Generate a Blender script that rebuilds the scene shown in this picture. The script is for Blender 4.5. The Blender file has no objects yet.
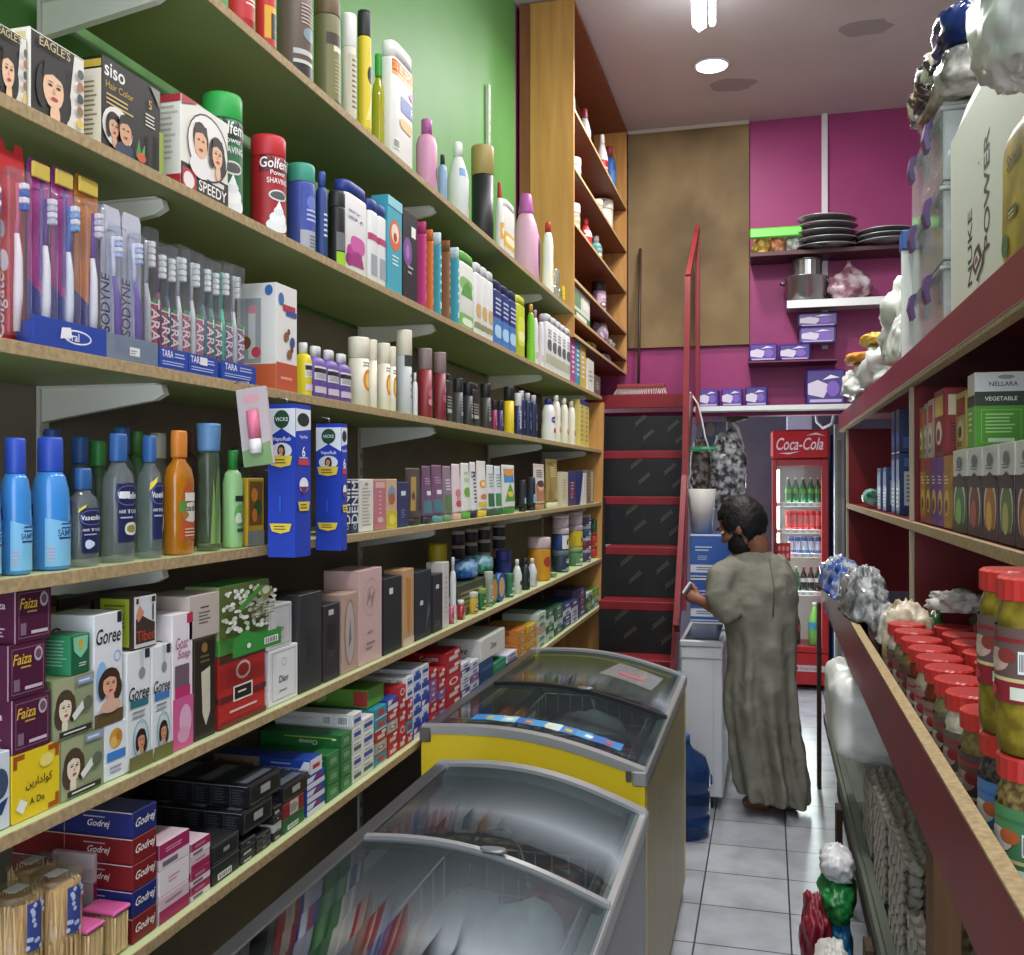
import bpy, bmesh, math, random
from mathutils import Vector, Matrix
from mathutils.geometry import tessellate_polygon
from math import sin, cos, pi
R = random.Random(11)
SC = bpy.context.scene
COL = SC.collection
# ---------------------------------------------------------------- camera model: aisle runs along +Y, eye at (0,0,1.7)
FPX, CX, VPX, HY, EYE = 960.0, 512.0, 768.0, 481.0, 1.7
A = math.atan((VPX - CX) / FPX); CA, SA = cos(A), sin(A)
def W(px, py, d):
    u = (px - CX) / FPX * d
    return Vector((u * CA - d * SA, u * SA + d * CA, EYE - (py - HY) / FPX * d))
def dX(px, X): return X / ((px - CX) / FPX * CA - SA)
def YX(px, X):
    d = dX(px, X); return d * ((px - CX) / FPX * SA + CA)
def ZX(px, py, X): return EYE - (py - HY) / FPX * dX(px, X)
def XY(px, Y):
    t = (px - CX) / FPX; d = Y / (t * SA + CA); return d * (t * CA - SA)
def ZY(px, py, Y):
    t = (px - CX) / FPX; d = Y / (t * SA + CA); return EYE - (py - HY) / FPX * d
# ---------------------------------------------------------------- materials
def lin(c): return c / 12.92 if c <= .04045 else ((c + .055) / 1.055) ** 2.4
def rgb(h):
    h = h.lstrip('#'); return tuple(lin(int(h[i:i + 2], 16) / 255) for i in (0, 2, 4)) + (1,)
_M = {}
def M(h, rough=.45, metal=0.0, emit=0.0, coat=0.0):
    k = (h, rough, metal, emit, coat)
    if k in _M: return _M[k]
    m = bpy.data.materials.new('paint_' + h); m.use_nodes = True
    p = m.node_tree.nodes['Principled BSDF']
    p.inputs['Base Color'].default_value = rgb(h); p.inputs['Roughness'].default_value = rough
    p.inputs['Metallic'].default_value = metal
    if coat: p.inputs['Coat Weight'].default_value = coat
    if emit:
        p.inputs['Emission Color'].default_value = rgb(h); p.inputs['Emission Strength'].default_value = emit
    _M[k] = m; return m
def CLEAR(h='ffffff', haze=.06, hz='c8ccd0', rough=.06, ior=1.4):
    """thin clear plastic or glass: transparent with a fresnel gloss and a little haze"""
    k = ('clr', h, haze, hz, rough, ior)
    if k in _M: return _M[k]
    m = bpy.data.materials.new('clear_' + h); m.use_nodes = True; nt = m.node_tree; nt.nodes.clear()
    o = nt.nodes.new('ShaderNodeOutputMaterial'); t = nt.nodes.new('ShaderNodeBsdfTransparent'); t.inputs[0].default_value = rgb(h)
    g = nt.nodes.new('ShaderNodeBsdfGlossy'); g.inputs['Roughness'].default_value = rough
    d = nt.nodes.new('ShaderNodeBsdfDiffuse'); d.inputs[0].default_value = rgb(hz)
    fr = nt.nodes.new('ShaderNodeFresnel'); fr.inputs[0].default_value = ior
    a = nt.nodes.new('ShaderNodeMixShader'); a.inputs[0].default_value = haze
    b = nt.nodes.new('ShaderNodeMixShader')
    nt.links.new(t.outputs[0], a.inputs[1]); nt.links.new(d.outputs[0], a.inputs[2])
    ge = nt.nodes.new('ShaderNodeNewGeometry'); mm = nt.nodes.new('ShaderNodeMath'); mm.operation = 'SUBTRACT'; mm.use_clamp = True
    nt.links.new(fr.outputs[0], mm.inputs[0]); nt.links.new(ge.outputs['Backfacing'], mm.inputs[1])   # thin sheet: only its outer face is glossy
    nt.links.new(mm.outputs[0], b.inputs[0]); nt.links.new(a.outputs[0], b.inputs[1]); nt.links.new(g.outputs[0], b.inputs[2])
    nt.links.new(b.outputs[0], o.inputs[0]); _M[k] = m; return m
def NOISE(name, c1, c2, scale=(1, 1, 1), detail=6, rough=.6, lo=.35, hi=.65, bump=0.0, nscale=5.0, metal=0.0, wave=False, spec=None):
    """two-tone procedural material in object coordinates (wood, plaster, wear)"""
    if name in _M: return _M[name]
    m = bpy.data.materials.new(name); m.use_nodes = True; nt = m.node_tree; p = nt.nodes['Principled BSDF']
    tc = nt.nodes.new('ShaderNodeTexCoord'); mp = nt.nodes.new('ShaderNodeMapping'); mp.inputs['Scale'].default_value = scale
    n = nt.nodes.new('ShaderNodeTexNoise'); n.inputs['Scale'].default_value = nscale; n.inputs['Detail'].default_value = detail
    r = nt.nodes.new('ShaderNodeValToRGB'); r.color_ramp.elements[0].position = lo; r.color_ramp.elements[1].position = hi
    r.color_ramp.elements[0].color = rgb(c1); r.color_ramp.elements[1].color = rgb(c2)
    nt.links.new(tc.outputs['Object'], mp.inputs[0]); nt.links.new(mp.outputs[0], n.inputs['Vector'])
    nt.links.new(n.outputs[0], r.inputs[0]); nt.links.new(r.outputs[0], p.inputs['Base Color'])
    p.inputs['Roughness'].default_value = rough; p.inputs['Metallic'].default_value = metal; p.inputs['Specular IOR Level'].default_value = .3
    if bump:
        b = nt.nodes.new('ShaderNodeBump'); b.inputs['Strength'].default_value = bump; b.inputs['Distance'].default_value = .01
        nt.links.new(n.outputs[0], b.inputs['Height']); nt.links.new(b.outputs[0], p.inputs['Normal'])
    _M[name] = m; return m
def TILES():
    m = bpy.data.materials.new('floor_tiles'); m.use_nodes = True; nt = m.node_tree; p = nt.nodes['Principled BSDF']
    tc = nt.nodes.new('ShaderNodeTexCoord'); mp = nt.nodes.new('ShaderNodeMapping')
    mp.inputs['Location'].default_value = (.264, -.255, 0)
    b = nt.nodes.new('ShaderNodeTexBrick'); b.offset = 0; b.squash = 1
    b.inputs['Scale'].default_value = 1; b.inputs['Brick Width'].default_value = .345; b.inputs['Row Height'].default_value = .334
    b.inputs['Mortar Size'].default_value = .0035; b.inputs['Mortar Smooth'].default_value = .1
    b.inputs['Color1'].default_value = rgb('b4b8bf'); b.inputs['Color2'].default_value = rgb('a9adb6'); b.inputs['Mortar'].default_value = rgb('3c3d42')
    n = nt.nodes.new('ShaderNodeTexNoise'); n.inputs['Scale'].default_value = 6; n.inputs['Detail'].default_value = 8
    r = nt.nodes.new('ShaderNodeValToRGB'); r.color_ramp.elements[0].position = .3; r.color_ramp.elements[0].color = (.72, .72, .72, 1); r.color_ramp.elements[1].position = .6
    x = nt.nodes.new('ShaderNodeMix'); x.data_type = 'RGBA'; x.blend_type = 'MULTIPLY'; x.inputs[0].default_value = 1
    nt.links.new(tc.outputs['Object'], mp.inputs[0]); nt.links.new(mp.outputs[0], b.inputs['Vector']); nt.links.new(tc.outputs['Object'], n.inputs['Vector'])
    nt.links.new(n.outputs[0], r.inputs[0]); nt.links.new(b.outputs[0], x.inputs[6]); nt.links.new(r.outputs[0], x.inputs[7]); nt.links.new(x.outputs[2], p.inputs['Base Color'])
    p.inputs['Roughness'].default_value = .28
    return m
# ---------------------------------------------------------------- mesh builder
_T = {}
def tgeo(s):
    if s in _T: return _T[s]
    cu = bpy.data.curves.new('t', 'FONT'); cu.body = s; cu.size = 1; cu.resolution_u = 3; cu.offset = .012
    ob = bpy.data.objects.new('t', cu); COL.objects.link(ob)
    dg = bpy.context.evaluated_depsgraph_get(); ev = ob.evaluated_get(dg); me = ev.to_mesh()
    me.calc_loop_triangles()
    vs = [(v.co.x, v.co.y) for v in me.vertices]; fs = [tuple(t.vertices) for t in me.loop_triangles]
    ev.to_mesh_clear(); bpy.data.objects.remove(ob); bpy.data.curves.remove(cu)
    if vs:
        x0 = min(v[0] for v in vs); x1 = max(v[0] for v in vs); y0 = min(v[1] for v in vs); y1 = max(v[1] for v in vs)
        h = max(y1 - y0, .3); vs = [((x - (x0 + x1) / 2) / h, (y - (y0 + y1) / 2) / h) for x, y in vs]; w = (x1 - x0) / h
    else: w = 0
    _T[s] = (vs, fs, w); return _T[s]
class MB:
    def __init__(s): s.v, s.f, s.m, s.s, s.mats = [], [], [], [], []; s.layer = 0
    def mi(s, m):
        if m not in s.mats: s.mats.append(m)
        return s.mats.index(m)
    def add(s, vs, fs, m, smooth=False):
        b = len(s.v); s.v += [tuple(v) for v in vs]; i = s.mi(m)
        for f in fs: s.f.append(tuple(b + q for q in f)); s.m.append(i); s.s.append(smooth)
        return s
    def box(s, x0, y0, z0, x1, y1, z1, m, ch=.0015):
        ch = min(ch, (x1 - x0) * .3, (y1 - y0) * .3, (z1 - z0) * .3)
        if ch <= 0: ch = 1e-5
        vs, idx = [], {}
        for i, (xs, X) in enumerate(((1, x0), (-1, x1))):
            for j, (ys, Y) in enumerate(((1, y0), (-1, y1))):
                for k, (zs, Z) in enumerate(((1, z0), (-1, z1))):
                    for a in range(3):
                        p = [X + xs * ch, Y + ys * ch, Z + zs * ch]; p[a] = (X, Y, Z)[a]
                        idx[i, j, k, a] = len(vs); vs.append(p)
        fs = []
        for i in (0, 1):
            q = [(i, 0, 0, 0), (i, 1, 0, 0), (i, 1, 1, 0), (i, 0, 1, 0)]; fs.append([idx[t] for t in (q if i else q[::-1])])
            q = [(0, i, 0, 1), (1, i, 0, 1), (1, i, 1, 1), (0, i, 1, 1)]; fs.append([idx[t] for t in (q[::-1] if i else q)])
            q = [(0, 0, i, 2), (1, 0, i, 2), (1, 1, i, 2), (0, 1, i, 2)]; fs.append([idx[t] for t in (q if i else q[::-1])])
        for j in (0, 1):
            for k in (0, 1):
                fs.append([idx[0, j, k, 1], idx[1, j, k, 1], idx[1, j, k, 2], idx[0, j, k, 2]] if (j != k) else [idx[0, j, k, 2], idx[1, j, k, 2], idx[1, j, k, 1], idx[0, j, k, 1]])
                fs.append([idx[j, 0, k, 2], idx[j, 1, k, 2], idx[j, 1, k, 0], idx[j, 0, k, 0]] if (j != k) else [idx[j, 0, k, 0], idx[j, 1, k, 0], idx[j, 1, k, 2], idx[j, 0, k, 2]])
                fs.append([idx[j, k, 0, 0], idx[j, k, 1, 0], idx[j, k, 1, 1], idx[j, k, 0, 1]] if (j != k) else [idx[j, k, 0, 1], idx[j, k, 1, 1], idx[j, k, 1, 0], idx[j, k, 0, 0]])
        for i in (0, 1):
            for j in (0, 1):
                for k in (0, 1):
                    t = [idx[i, j, k, 0], idx[i, j, k, 1], idx[i, j, k, 2]]; fs.append(t if (i + j + k) % 2 else t[::-1])
        return s.add(vs, fs, m)
    def rings(s, rings, m, smooth=True, c0=True, c1=True, closed=True):
        n = len(rings[0]); vs = [p for r in rings for p in r]; fs = []
        for i in range(len(rings) - 1):
            for j in range(n if closed else n - 1):
                k = (j + 1) % n
                fs.append((i * n + j, i * n + k, (i + 1) * n + k, (i + 1) * n + j))
        s.add(vs, fs, m, smooth); b = len(s.v) - len(vs); i = s.mi(m)
        if c0: s.f.append(tuple(b + q for q in range(n))[::-1]); s.m.append(i); s.s.append(False)
        if c1: s.f.append(tuple(b + len(vs) - n + q for q in range(n))); s.m.append(i); s.s.append(False)
        return s
    def oval(s, prof, m, cx=0, cy=0, n=20, pw=2.0, c0=True, c1=True, smooth=True):
        rs = []
        for z, rx, ry in prof:
            rr = []
            for i in range(n):
                t = 2 * pi * i / n; c, q = cos(t), sin(t)
                rr.append((cx + rx * math.copysign(abs(c) ** (2 / pw), c), cy + ry * math.copysign(abs(q) ** (2 / pw), q), z))
            rs.append(rr)
        return s.rings(rs, m, smooth, c0, c1)
    def lathe(s, prof, m, cx=0, cy=0, n=18, c0=True, c1=True, smooth=True):
        return s.oval([(z, r, r) for z, r in prof], m, cx, cy, n, 2, c0, c1, smooth)
    def tube(s, pts, r, m, n=7, smooth=True):
        pts = [Vector(p) for p in pts]; rs = []; up = None
        for i, p in enumerate(pts):
            t = (pts[min(i + 1, len(pts) - 1)] - pts[max(i - 1, 0)]).normalized()
            if up is None:
                up = Vector((0, 0, 1)) if abs(t.z) < .9 else Vector((1, 0, 0))
            a = t.cross(up)
            if a.length < 1e-4: a = t.cross(Vector((0, 1, 0)))
            a.normalize(); b = a.cross(t).normalized(); up = b
            q = r[i] if isinstance(r, (list, tuple)) else r
            rs.append([p + (a * cos(2 * pi * k / n) + b * sin(2 * pi * k / n)) * q for k in range(n)])
        return s.rings(rs, m, smooth)
    def ball(s, c, r, m, nu=14, nv=9, jit=0, sd=0):
        r = r if isinstance(r, (tuple, list)) else (r, r, r); q = random.Random(sd); rs = []
        for i in range(nv):
            t = -pi / 2 + pi * (i + .5) / nv; rr = []
            for k in range(nu):
                a = 2 * pi * k / nu; f = 1 + (q.random() - .5) * jit
                rr.append((c[0] + r[0] * cos(t) * cos(a) * f, c[1] + r[1] * cos(t) * sin(a) * f, c[2] + r[2] * sin(t) * f))
            rs.append(rr)
        return s.rings(rs, m)
    def prism(s, poly, fn0, fn1, m, smooth=False):
        """poly of (a,b); fn0/fn1 map it to the two end planes"""
        n = len(poly); vs = [fn0(a, b) for a, b in poly] + [fn1(a, b) for a, b in poly]
        tr = tessellate_polygon([[Vector((a, b, 0)) for a, b in poly]])
        fs = [(i, (i + 1) % n, n + (i + 1) % n, n + i) for i in range(n)] + [tuple(t) for t in tr] + [tuple(n + q for q in t) for t in tr]
        return s.add(vs, fs, m, smooth)
    # ---- printed artwork: flat shapes laid a hair above a surface. mp(u,v,lift)
    def art(s, prims, mp, Wd, Hd, du=None):
        s.layer = 0
        def put(vs, fs, m):
            if du:
                q = list(fs); out = []; vs = list(vs); cache = {}
                while q:
                    a, b, c = q.pop()
                    e = max(((abs(vs[i][0] - vs[j][0]), i, j, k) for i, j, k in ((a, b, c), (b, c, a), (c, a, b))), key=lambda t: t[0])
                    if e[0] > du and len(out) < 4000:
                        i, j, k = e[1:]; key = (min(i, j), max(i, j))
                        if key not in cache:
                            cache[key] = len(vs); vs.append(((vs[i][0] + vs[j][0]) / 2, (vs[i][1] + vs[j][1]) / 2))
                        w = cache[key]; q += [(i, w, k), (w, j, k)]
                    else: out.append((a, b, c))
                fs = out
            lift = .0005 + .00022 * s.layer; s.layer += 1
            s.add([mp(u, v, lift) for u, v in vs], fs, m)
        for p in prims:
            k = p[0]
            if k == 'r':
                _, x0, y0, x1, y1, c = p[:6]; put([(x0, y0), (x1, y0), (x1, y1), (x0, y1)], [(0, 1, 2), (0, 2, 3)], PM(c))
            elif k == 'e':
                _, cx, cy, rx, ry, c = p[:6]; n = 18
                put([(cx, cy)] + [(cx + rx * cos(2 * pi * i / n), cy + ry * sin(2 * pi * i / n)) for i in range(n)], [(0, 1 + i, 1 + (i + 1) % n) for i in range(n)], PM(c))
            elif k == 'o':
                _, cx, cy, rx, ry, t, c = p; n = 22; tx, ty = t / Wd, t / Hd
                vs = [(cx + (rx - tx * j) * cos(2 * pi * i / n), cy + (ry - ty * j) * sin(2 * pi * i / n)) for j in (0, 1) for i in range(n)]
                put(vs, [t3 for i in range(n) for t3 in ((i, (i + 1) % n, n + i), ((i + 1) % n, n + (i + 1) % n, n + i))], PM(c))
            elif k == 'b':
                _, x0, y0, x1, y1, t, c = p; tx, ty = t / Wd, t / Hd
                put([(x0, y0), (x1, y0), (x1, y1), (x0, y1), (x0 + tx, y0 + ty), (x1 - tx, y0 + ty), (x1 - tx, y1 - ty), (x0 + tx, y1 - ty)], [t3 for i in range(4) for t3 in ((i, (i + 1) % 4, 4 + i), ((i + 1) % 4, 4 + (i + 1) % 4, 4 + i))], PM(c))
            elif k == 'p':
                pl = p[1]; put(pl, [tuple(t) for t in tessellate_polygon([[Vector((a, b, 0)) for a, b in pl]])], PM(p[2]))
            elif k == 't':
                _, tx, cx, cy, h, c = p[:6]; mw = p[6] if len(p) > 6 else .9; sh = p[7] if len(p) > 7 else 0; rot = p[8] if len(p) > 8 else 0
                vs, fs, w = tgeo(tx)
                if not fs: continue
                hh = h * Hd; lim = mw * (Hd if rot in (90, -90) else Wd)
                sx = hh if w * hh <= lim else max(lim / w, hh * .62)
                if w * sx > lim: hh *= lim / (w * sx); sx = lim / w
                o = []
                for x, y in vs:
                    x2, y2 = (x + sh * y) * sx, y * hh
                    if rot: a = math.radians(rot); x2, y2 = x2 * cos(a) - y2 * sin(a), x2 * sin(a) + y2 * cos(a)
                    o.append((cx + x2 / Wd, cy + y2 / Hd))
                put(o, fs, PM(c))
            elif k == 'z':      # fine print: thin lines
                _, x0, y0, x1, y1, n, c = p; q = random.Random(n * 7 + int(x0 * 99))
                vs, fs = [], []
                for i in range(n):
                    yy = y0 + (y1 - y0) * (i + .3) / n; hh = (y1 - y0) / n * .4; e = x0 + (x1 - x0) * (.65 + .35 * q.random()); b = len(vs)
                    vs += [(x0, yy), (e, yy), (e, yy + hh), (x0, yy + hh)]; fs += [(b, b + 1, b + 2), (b, b + 2, b + 3)]
                put(vs, fs, PM(c))
            elif k == 'k':      # bar code on white
                _, x0, y0, x1, y1 = p[:5]; q = random.Random(int(x0 * 1000) + 5)
                put([(x0, y0), (x1, y0), (x1, y1), (x0, y1)], [(0, 1, 2), (0, 2, 3)], PM('f2f2f0'))
                vs, fs = [], []; x = x0 + (x1 - x0) * .08
                while x < x1 - (x1 - x0) * .1:
                    w = (x1 - x0) * (.02 + .05 * q.random()); b = len(vs); ya, yb = y0 + (y1 - y0) * .12, y1 - (y1 - y0) * .12
                    vs += [(x, ya), (x + w, ya), (x + w, yb), (x, yb)]; fs += [(b, b + 1, b + 2), (b, b + 2, b + 3)]; x += w * 1.9
                put(vs, fs, PM('202020'))
        return s
    def front(s, prims, y0, y1, z0, z1, x=0):        # face +X ; u runs along +Y
        return s.art(prims, lambda u, v, l: (x + l, y0 + (y1 - y0) * u, z0 + (z1 - z0) * v), y1 - y0, z1 - z0)
    def near(s, prims, x0, x1, z0, z1, y=0):         # face -Y ; u runs along +X
        return s.art(prims, lambda u, v, l: (x0 + (x1 - x0) * u, y - l, z0 + (z1 - z0) * v), x1 - x0, z1 - z0)
    def top(s, prims, x0, x1, y0, y1, z):            # face +Z ; u along +Y, v along -X (read from the aisle)
        return s.art(prims, lambda u, v, l: (x1 + (x0 - x1) * v, y0 + (y1 - y0) * u, z + l), y1 - y0, abs(x1 - x0))
    def obj(s, name, parent=None, loc=None, recalc=True, mods=None):
        me = bpy.data.meshes.new(name); me.from_pydata(s.v, [], s.f)
        for m in s.mats: me.materials.append(m)
        me.polygons.foreach_set('material_index', s.m); me.polygons.foreach_set('use_smooth', s.s)
        if recalc:
            bm = bmesh.new(); bm.from_mesh(me); bmesh.ops.recalc_face_normals(bm, faces=bm.faces); bm.to_mesh(me); bm.free()
        me.update(); o = bpy.data.objects.new(name, me); COL.objects.link(o)
        if parent: o.parent = parent
        if loc is not None: o.location = loc
        return o
def PM(c): return c if not isinstance(c, str) else M(c, .5)
def face(cx, cy, s, asp, hair='1c1613', skin='e2b594', side=1, lip='b0333a'):
    """a small printed portrait of a generic woman; asp = width/height of the panel"""
    x = lambda v: cx + v * s / asp
    y = lambda v: cy + v * s
    E = lambda a, b, ra, rb, c: ('e', x(a), y(b), ra * s / asp, rb * s, c)
    return [E(0, .12, .5, .56, hair), E(.28 * side, -.22, .3, .5, hair), E(-.36 * side, -.05, .2, .5, hair), E(.04 * side, -.62, .16, .3, skin), E(-.02, -.02, .33, .46, skin), ('p', [(x(-.36), y(.2)), (x(-.3), y(.55)), (x(.3), y(.58)), (x(.38), y(.1)), (x(.2), y(.26)), (x(-.05), y(.33))], hair),
            E(-.13, .05, .07, .03, '2a1a16'), E(.13, .05, .07, .03, '2a1a16'), ('p', [(x(-.03), y(.02)), (x(.04), y(-.12)), (x(-.05), y(-.12))], 'c89270'), E(0, -.24, .11, .04, lip), ('r', x(-.2), y(.12), x(-.06), y(.14), hair), ('r', x(.06), y(.12), x(.2), y(.14), hair)]
def man(cx, cy, s, asp, hair='17120f', skin='cf9d78', shirt='2a3350'):
    x = lambda v: cx + v * s / asp
    y = lambda v: cy + v * s
    E = lambda a, b, ra, rb, c: ('e', x(a), y(b), ra * s / asp, rb * s, c)
    return [E(0, -.75, .55, .35, shirt), E(0, .1, .4, .5, hair), E(0, -.05, .33, .45, skin), ('p', [(x(-.36), y(.15)), (x(-.3), y(.5)), (x(.3), y(.52)), (x(.37), y(.12)), (x(.1), y(.3)), (x(-.15), y(.25))], hair), E(-.12, .05, .06, .03, '221512'), E(.12, .05, .06, .03, '221512'), E(0, -.23, .11, .035, '8e3b38')]
# ---------------------------------------------------------------- naming
def tag(o, label, cat, group=None, kind=None):
    if label: o['label'] = label
    if cat: o['category'] = cat
    if group: o['group'] = group
    if kind: o['kind'] = kind
    return o
def empty(name, loc=(0, 0, 0), rz=0):
    o = bpy.data.objects.new(name, None); COL.objects.link(o); o.location = loc; o.rotation_euler = (0, 0, rz); o.empty_display_size = .02; return o
def struct(o): o['kind'] = 'structure'; return o
KIDS = {}
def copy_tree(o, parent=None):
    c = o.copy(); COL.objects.link(c)
    if parent is not None: c.parent = parent
    for ch in list(o.children): copy_tree(ch, c)
    return c
_P = {}
def place(key, build, loc, rz, label, cat, group=None, tilt=None):
    """first use builds the thing, later uses copy it with all its parts"""
    if key in _P: o = copy_tree(_P[key])
    else: o = build(); _P[key] = o
    for k in ('group',):
        if k in o: del o[k]
    o.location = loc; o.rotation_euler = (tilt[0] if tilt else 0, tilt[1] if tilt else 0, rz)
    return tag(o, label, cat, group)
ORD = ['first', 'second', 'third', 'fourth', 'fifth', 'sixth', 'seventh', 'eighth', 'ninth', 'tenth', 'eleventh', 'twelfth', 'thirteenth', 'fourteenth', 'fifteenth']
# ================================================================= THE ROOM
CEIL = 4.29; WL = -1.32; YB = 7.12
WOOD_EDGE = NOISE('chipboard_edge', '8f7a58', 'b39c74', (3, 3, 3), 8, .7, .3, .7, 0, 30)
LAMI = NOISE('shelf_laminate', 'b4c08e', 'c2cc9c', (1, 1, 1), 4, .45, .3, .7, 0, 4); UNDER_SHADE = NOISE('shelf_underside_shade', '808b58', '8a9562', (1, 1, 1), 4, .5, .3, .7, 0, 4)  # undersides: shade and green wall bounce put into a darker laminate colour
WHITE = M('d9d8d0', .4); GREEN = NOISE('green_wall_paint', '508641', '588d48', (1, 1, 1), 5, .55, .3, .7, .02, 3)
PINK = NOISE('pink_wall_paint', '8c3265', '98386c', (1, 1, 1), 6, .5, .3, .7, .03, 2.5)
MAPLE = NOISE('maple_veneer', 'b07c42', 'c59454', (6, 6, .5), 8, .4, .3, .7, 0, 4)
MAPLE_IN = NOISE('brown_laminate', '7a4a30', '8a5638', (6, 6, .5), 8, .5, .3, .7, 0, 4)
def plane(name, vs, m, th=None):
    b = MB(); b.add(vs, [tuple(range(len(vs)))], m); return struct(b.obj(name, recalc=False))
def slab(name, x0, y0, z0, x1, y1, z1, m): return struct(MB().box(x0, y0, z0, x1, y1, z1, m, .002).obj(name))
slab('floor', -1.6, -1.6, -.1, 1.75, 9.0, 0, TILES())
slab('ceiling', -1.6, -1.6, CEIL, 1.75, 9.0, CEIL + .1, NOISE('ceiling_paint', 'bdb4b4', 'cac2c2', (1, 1, 1), 6, .75, .3, .7, .02, 1.2))
slab('wall_left', WL - .1, -1.6, 0, WL, 5.02, CEIL, GREEN)
slab('wall_left_far', WL - .1, 5.02, 0, WL, YB, CEIL, PINK)
slab('wall_right', 1.62, -1.6, 0, 1.72, 9.0, CEIL, NOISE('right_wall_paint', 'a59ea0', 'b0a9aa', (1, 1, 1), 5, .6))
# back wall above the passage, with the brown board on its left half
bw = MB(); bw.box(WL, YB, 2.17, 1.62, YB + .12, CEIL, PINK); struct(bw.obj('wall_back'))
bd = MB(); xb0, xb1 = XY(627, YB - .03), XY(749.5, YB - .03); zb = ZY(690, 347, YB)
bd.box(-1.0, YB - .035, zb, xb1, YB - .001, CEIL - .012, NOISE('stained_hardboard', '4e3e28', '8a7450', (1, 1, .8), 9, .7, .22, .58, .05, 1.6))
bd.box(-1.0, YB - .05, CEIL - .03, xb1, YB - .036, CEIL - .002, M('b9aca0'))
tag(bd.obj('board_panel'), 'large stained brown hardboard panel fixed on the pink back wall', 'panel')
slab('wall_rear', -1.6, 8.7, 0, 1.62, 8.8, CEIL, NOISE('rear_wall', '4a4650', '56525c', (1, 1, 1), 5, .7))
# dark shelf backing behind the products (below the green wall)
slab('wall_left_panel', WL + .001, -1.2, .4, WL + .012, 5.95, 2.2, NOISE('backing_board', '7a6f62', '8c8172', (1, 1, 3), 6, .7, .3, .7, 0, 3))
# ---------------------------------------------------------------- left wall shelving
XE = -1.0
SZ = {'A': 2.590, 'B': 2.207, 'C': 1.875, 'D': 1.548, 'E': 1.200, 'F': .910}
SN = {'A': 'top shelf', 'B': 'second shelf', 'C': 'third shelf', 'D': 'fourth shelf', 'E': 'fifth shelf', 'F': 'lowest shelf'}
TH = .018
SEND = {'A': 5.02, 'B': 5.93, 'C': 5.93, 'D': 5.93, 'E': 5.93, 'F': 5.93}
for k, z in SZ.items():
    b = MB(); b.box(WL + .021, -.9, z, XE - .003, SEND[k], z + TH - .0012, UNDER_SHADE, .001); b.box(WL + .021, -.9, z + TH - .0011, XE - .003, SEND[k], z + TH, LAMI, .0003)
    o = b.obj('shelf_board')
    MB().box(XE - .0029, -.9, z - .001, XE, SEND[k], z + TH + .001, WOOD_EDGE, .001).obj('edge_strip', o)
    tag(o, {'A': 'topmost long wall shelf board, carrying detergents and spray cans', 'B': 'second wall shelf board from top, carrying hair dye and shaving foam',
            'C': 'third wall shelf board from top, carrying the toothbrushes', 'D': 'fourth wall shelf board, carrying blue shampoo and clear hair oil bottles',
            'E': 'fifth wall shelf board, carrying soap and perfume cartons', 'F': 'lowest wall shelf board, carrying toothpaste cartons above the freezers'}[k], 'shelf', 'long wall shelves')
UPY = [1.50, YX(434, -1.045), YX(541, -1.045), 5.6]
for n, y in enumerate(UPY):
    b = MB(); b.box(WL + .0125, y - .014, 0, WL + .0205, y + .014, (2.7, 2.7, 3.62, 2.4)[n], M('c3c2b6', .45), .002)
    for q in range(60):
        zz = .52 + q * .05
        if zz < (2.66, 2.66, 3.58, 2.35)[n]: b.box(WL + .02, y - .004, zz, WL + .0208, y + .004, zz + .022, M('2a2a28'), .0003)
    o = b.obj('slotted_upright')
    tag(o, ['slotted white upright nearest the camera, behind the shampoo bottles', 'slotted white upright behind the boxed perfumes', 'slotted white upright behind the hand creams', 'slotted white upright farthest down the wall shelves'][n], 'upright', 'shelf uprights')
    for k, z in SZ.items():
        if y > SEND[k] - .05: continue
        g = MB(); pts = [(WL + .0212, z - .066), (WL + .0212, z - .003), (-1.045, z - .003), (-1.04, z - .02), (-1.06, z - .03)]
        g.prism(pts, lambda a, c: (a, y - .008, c), lambda a, c: (a, y + .008, c), M('d8d8ce', .4)); g.box(WL + .0212, y - .018, z - .004, -1.05, y + .018, z - .0005, M('d8d8ce', .4), .001)
        ob = g.obj('shelf_bracket'); tag(ob, f'white cantilever bracket under the {SN[k]}, {["nearest", "second nearest", "third nearest", "farthest"][n]} one along that shelf', 'bracket', 'shelf brackets')
# wooden end panel of the lower shelves
b = MB(); pts = [(XE - .01, 0), (XE - .01, .93), (XE + .012, 2.19), (WL + .015, 2.19), (WL + .015, 0)]
b.prism(pts, lambda a, c: (a, 5.932, c), lambda a, c: (a, 5.952, c), MAPLE)
tag(b.obj('end_panel'), 'wooden end panel closing the lower wall shelves by the red steps', 'panel')
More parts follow.
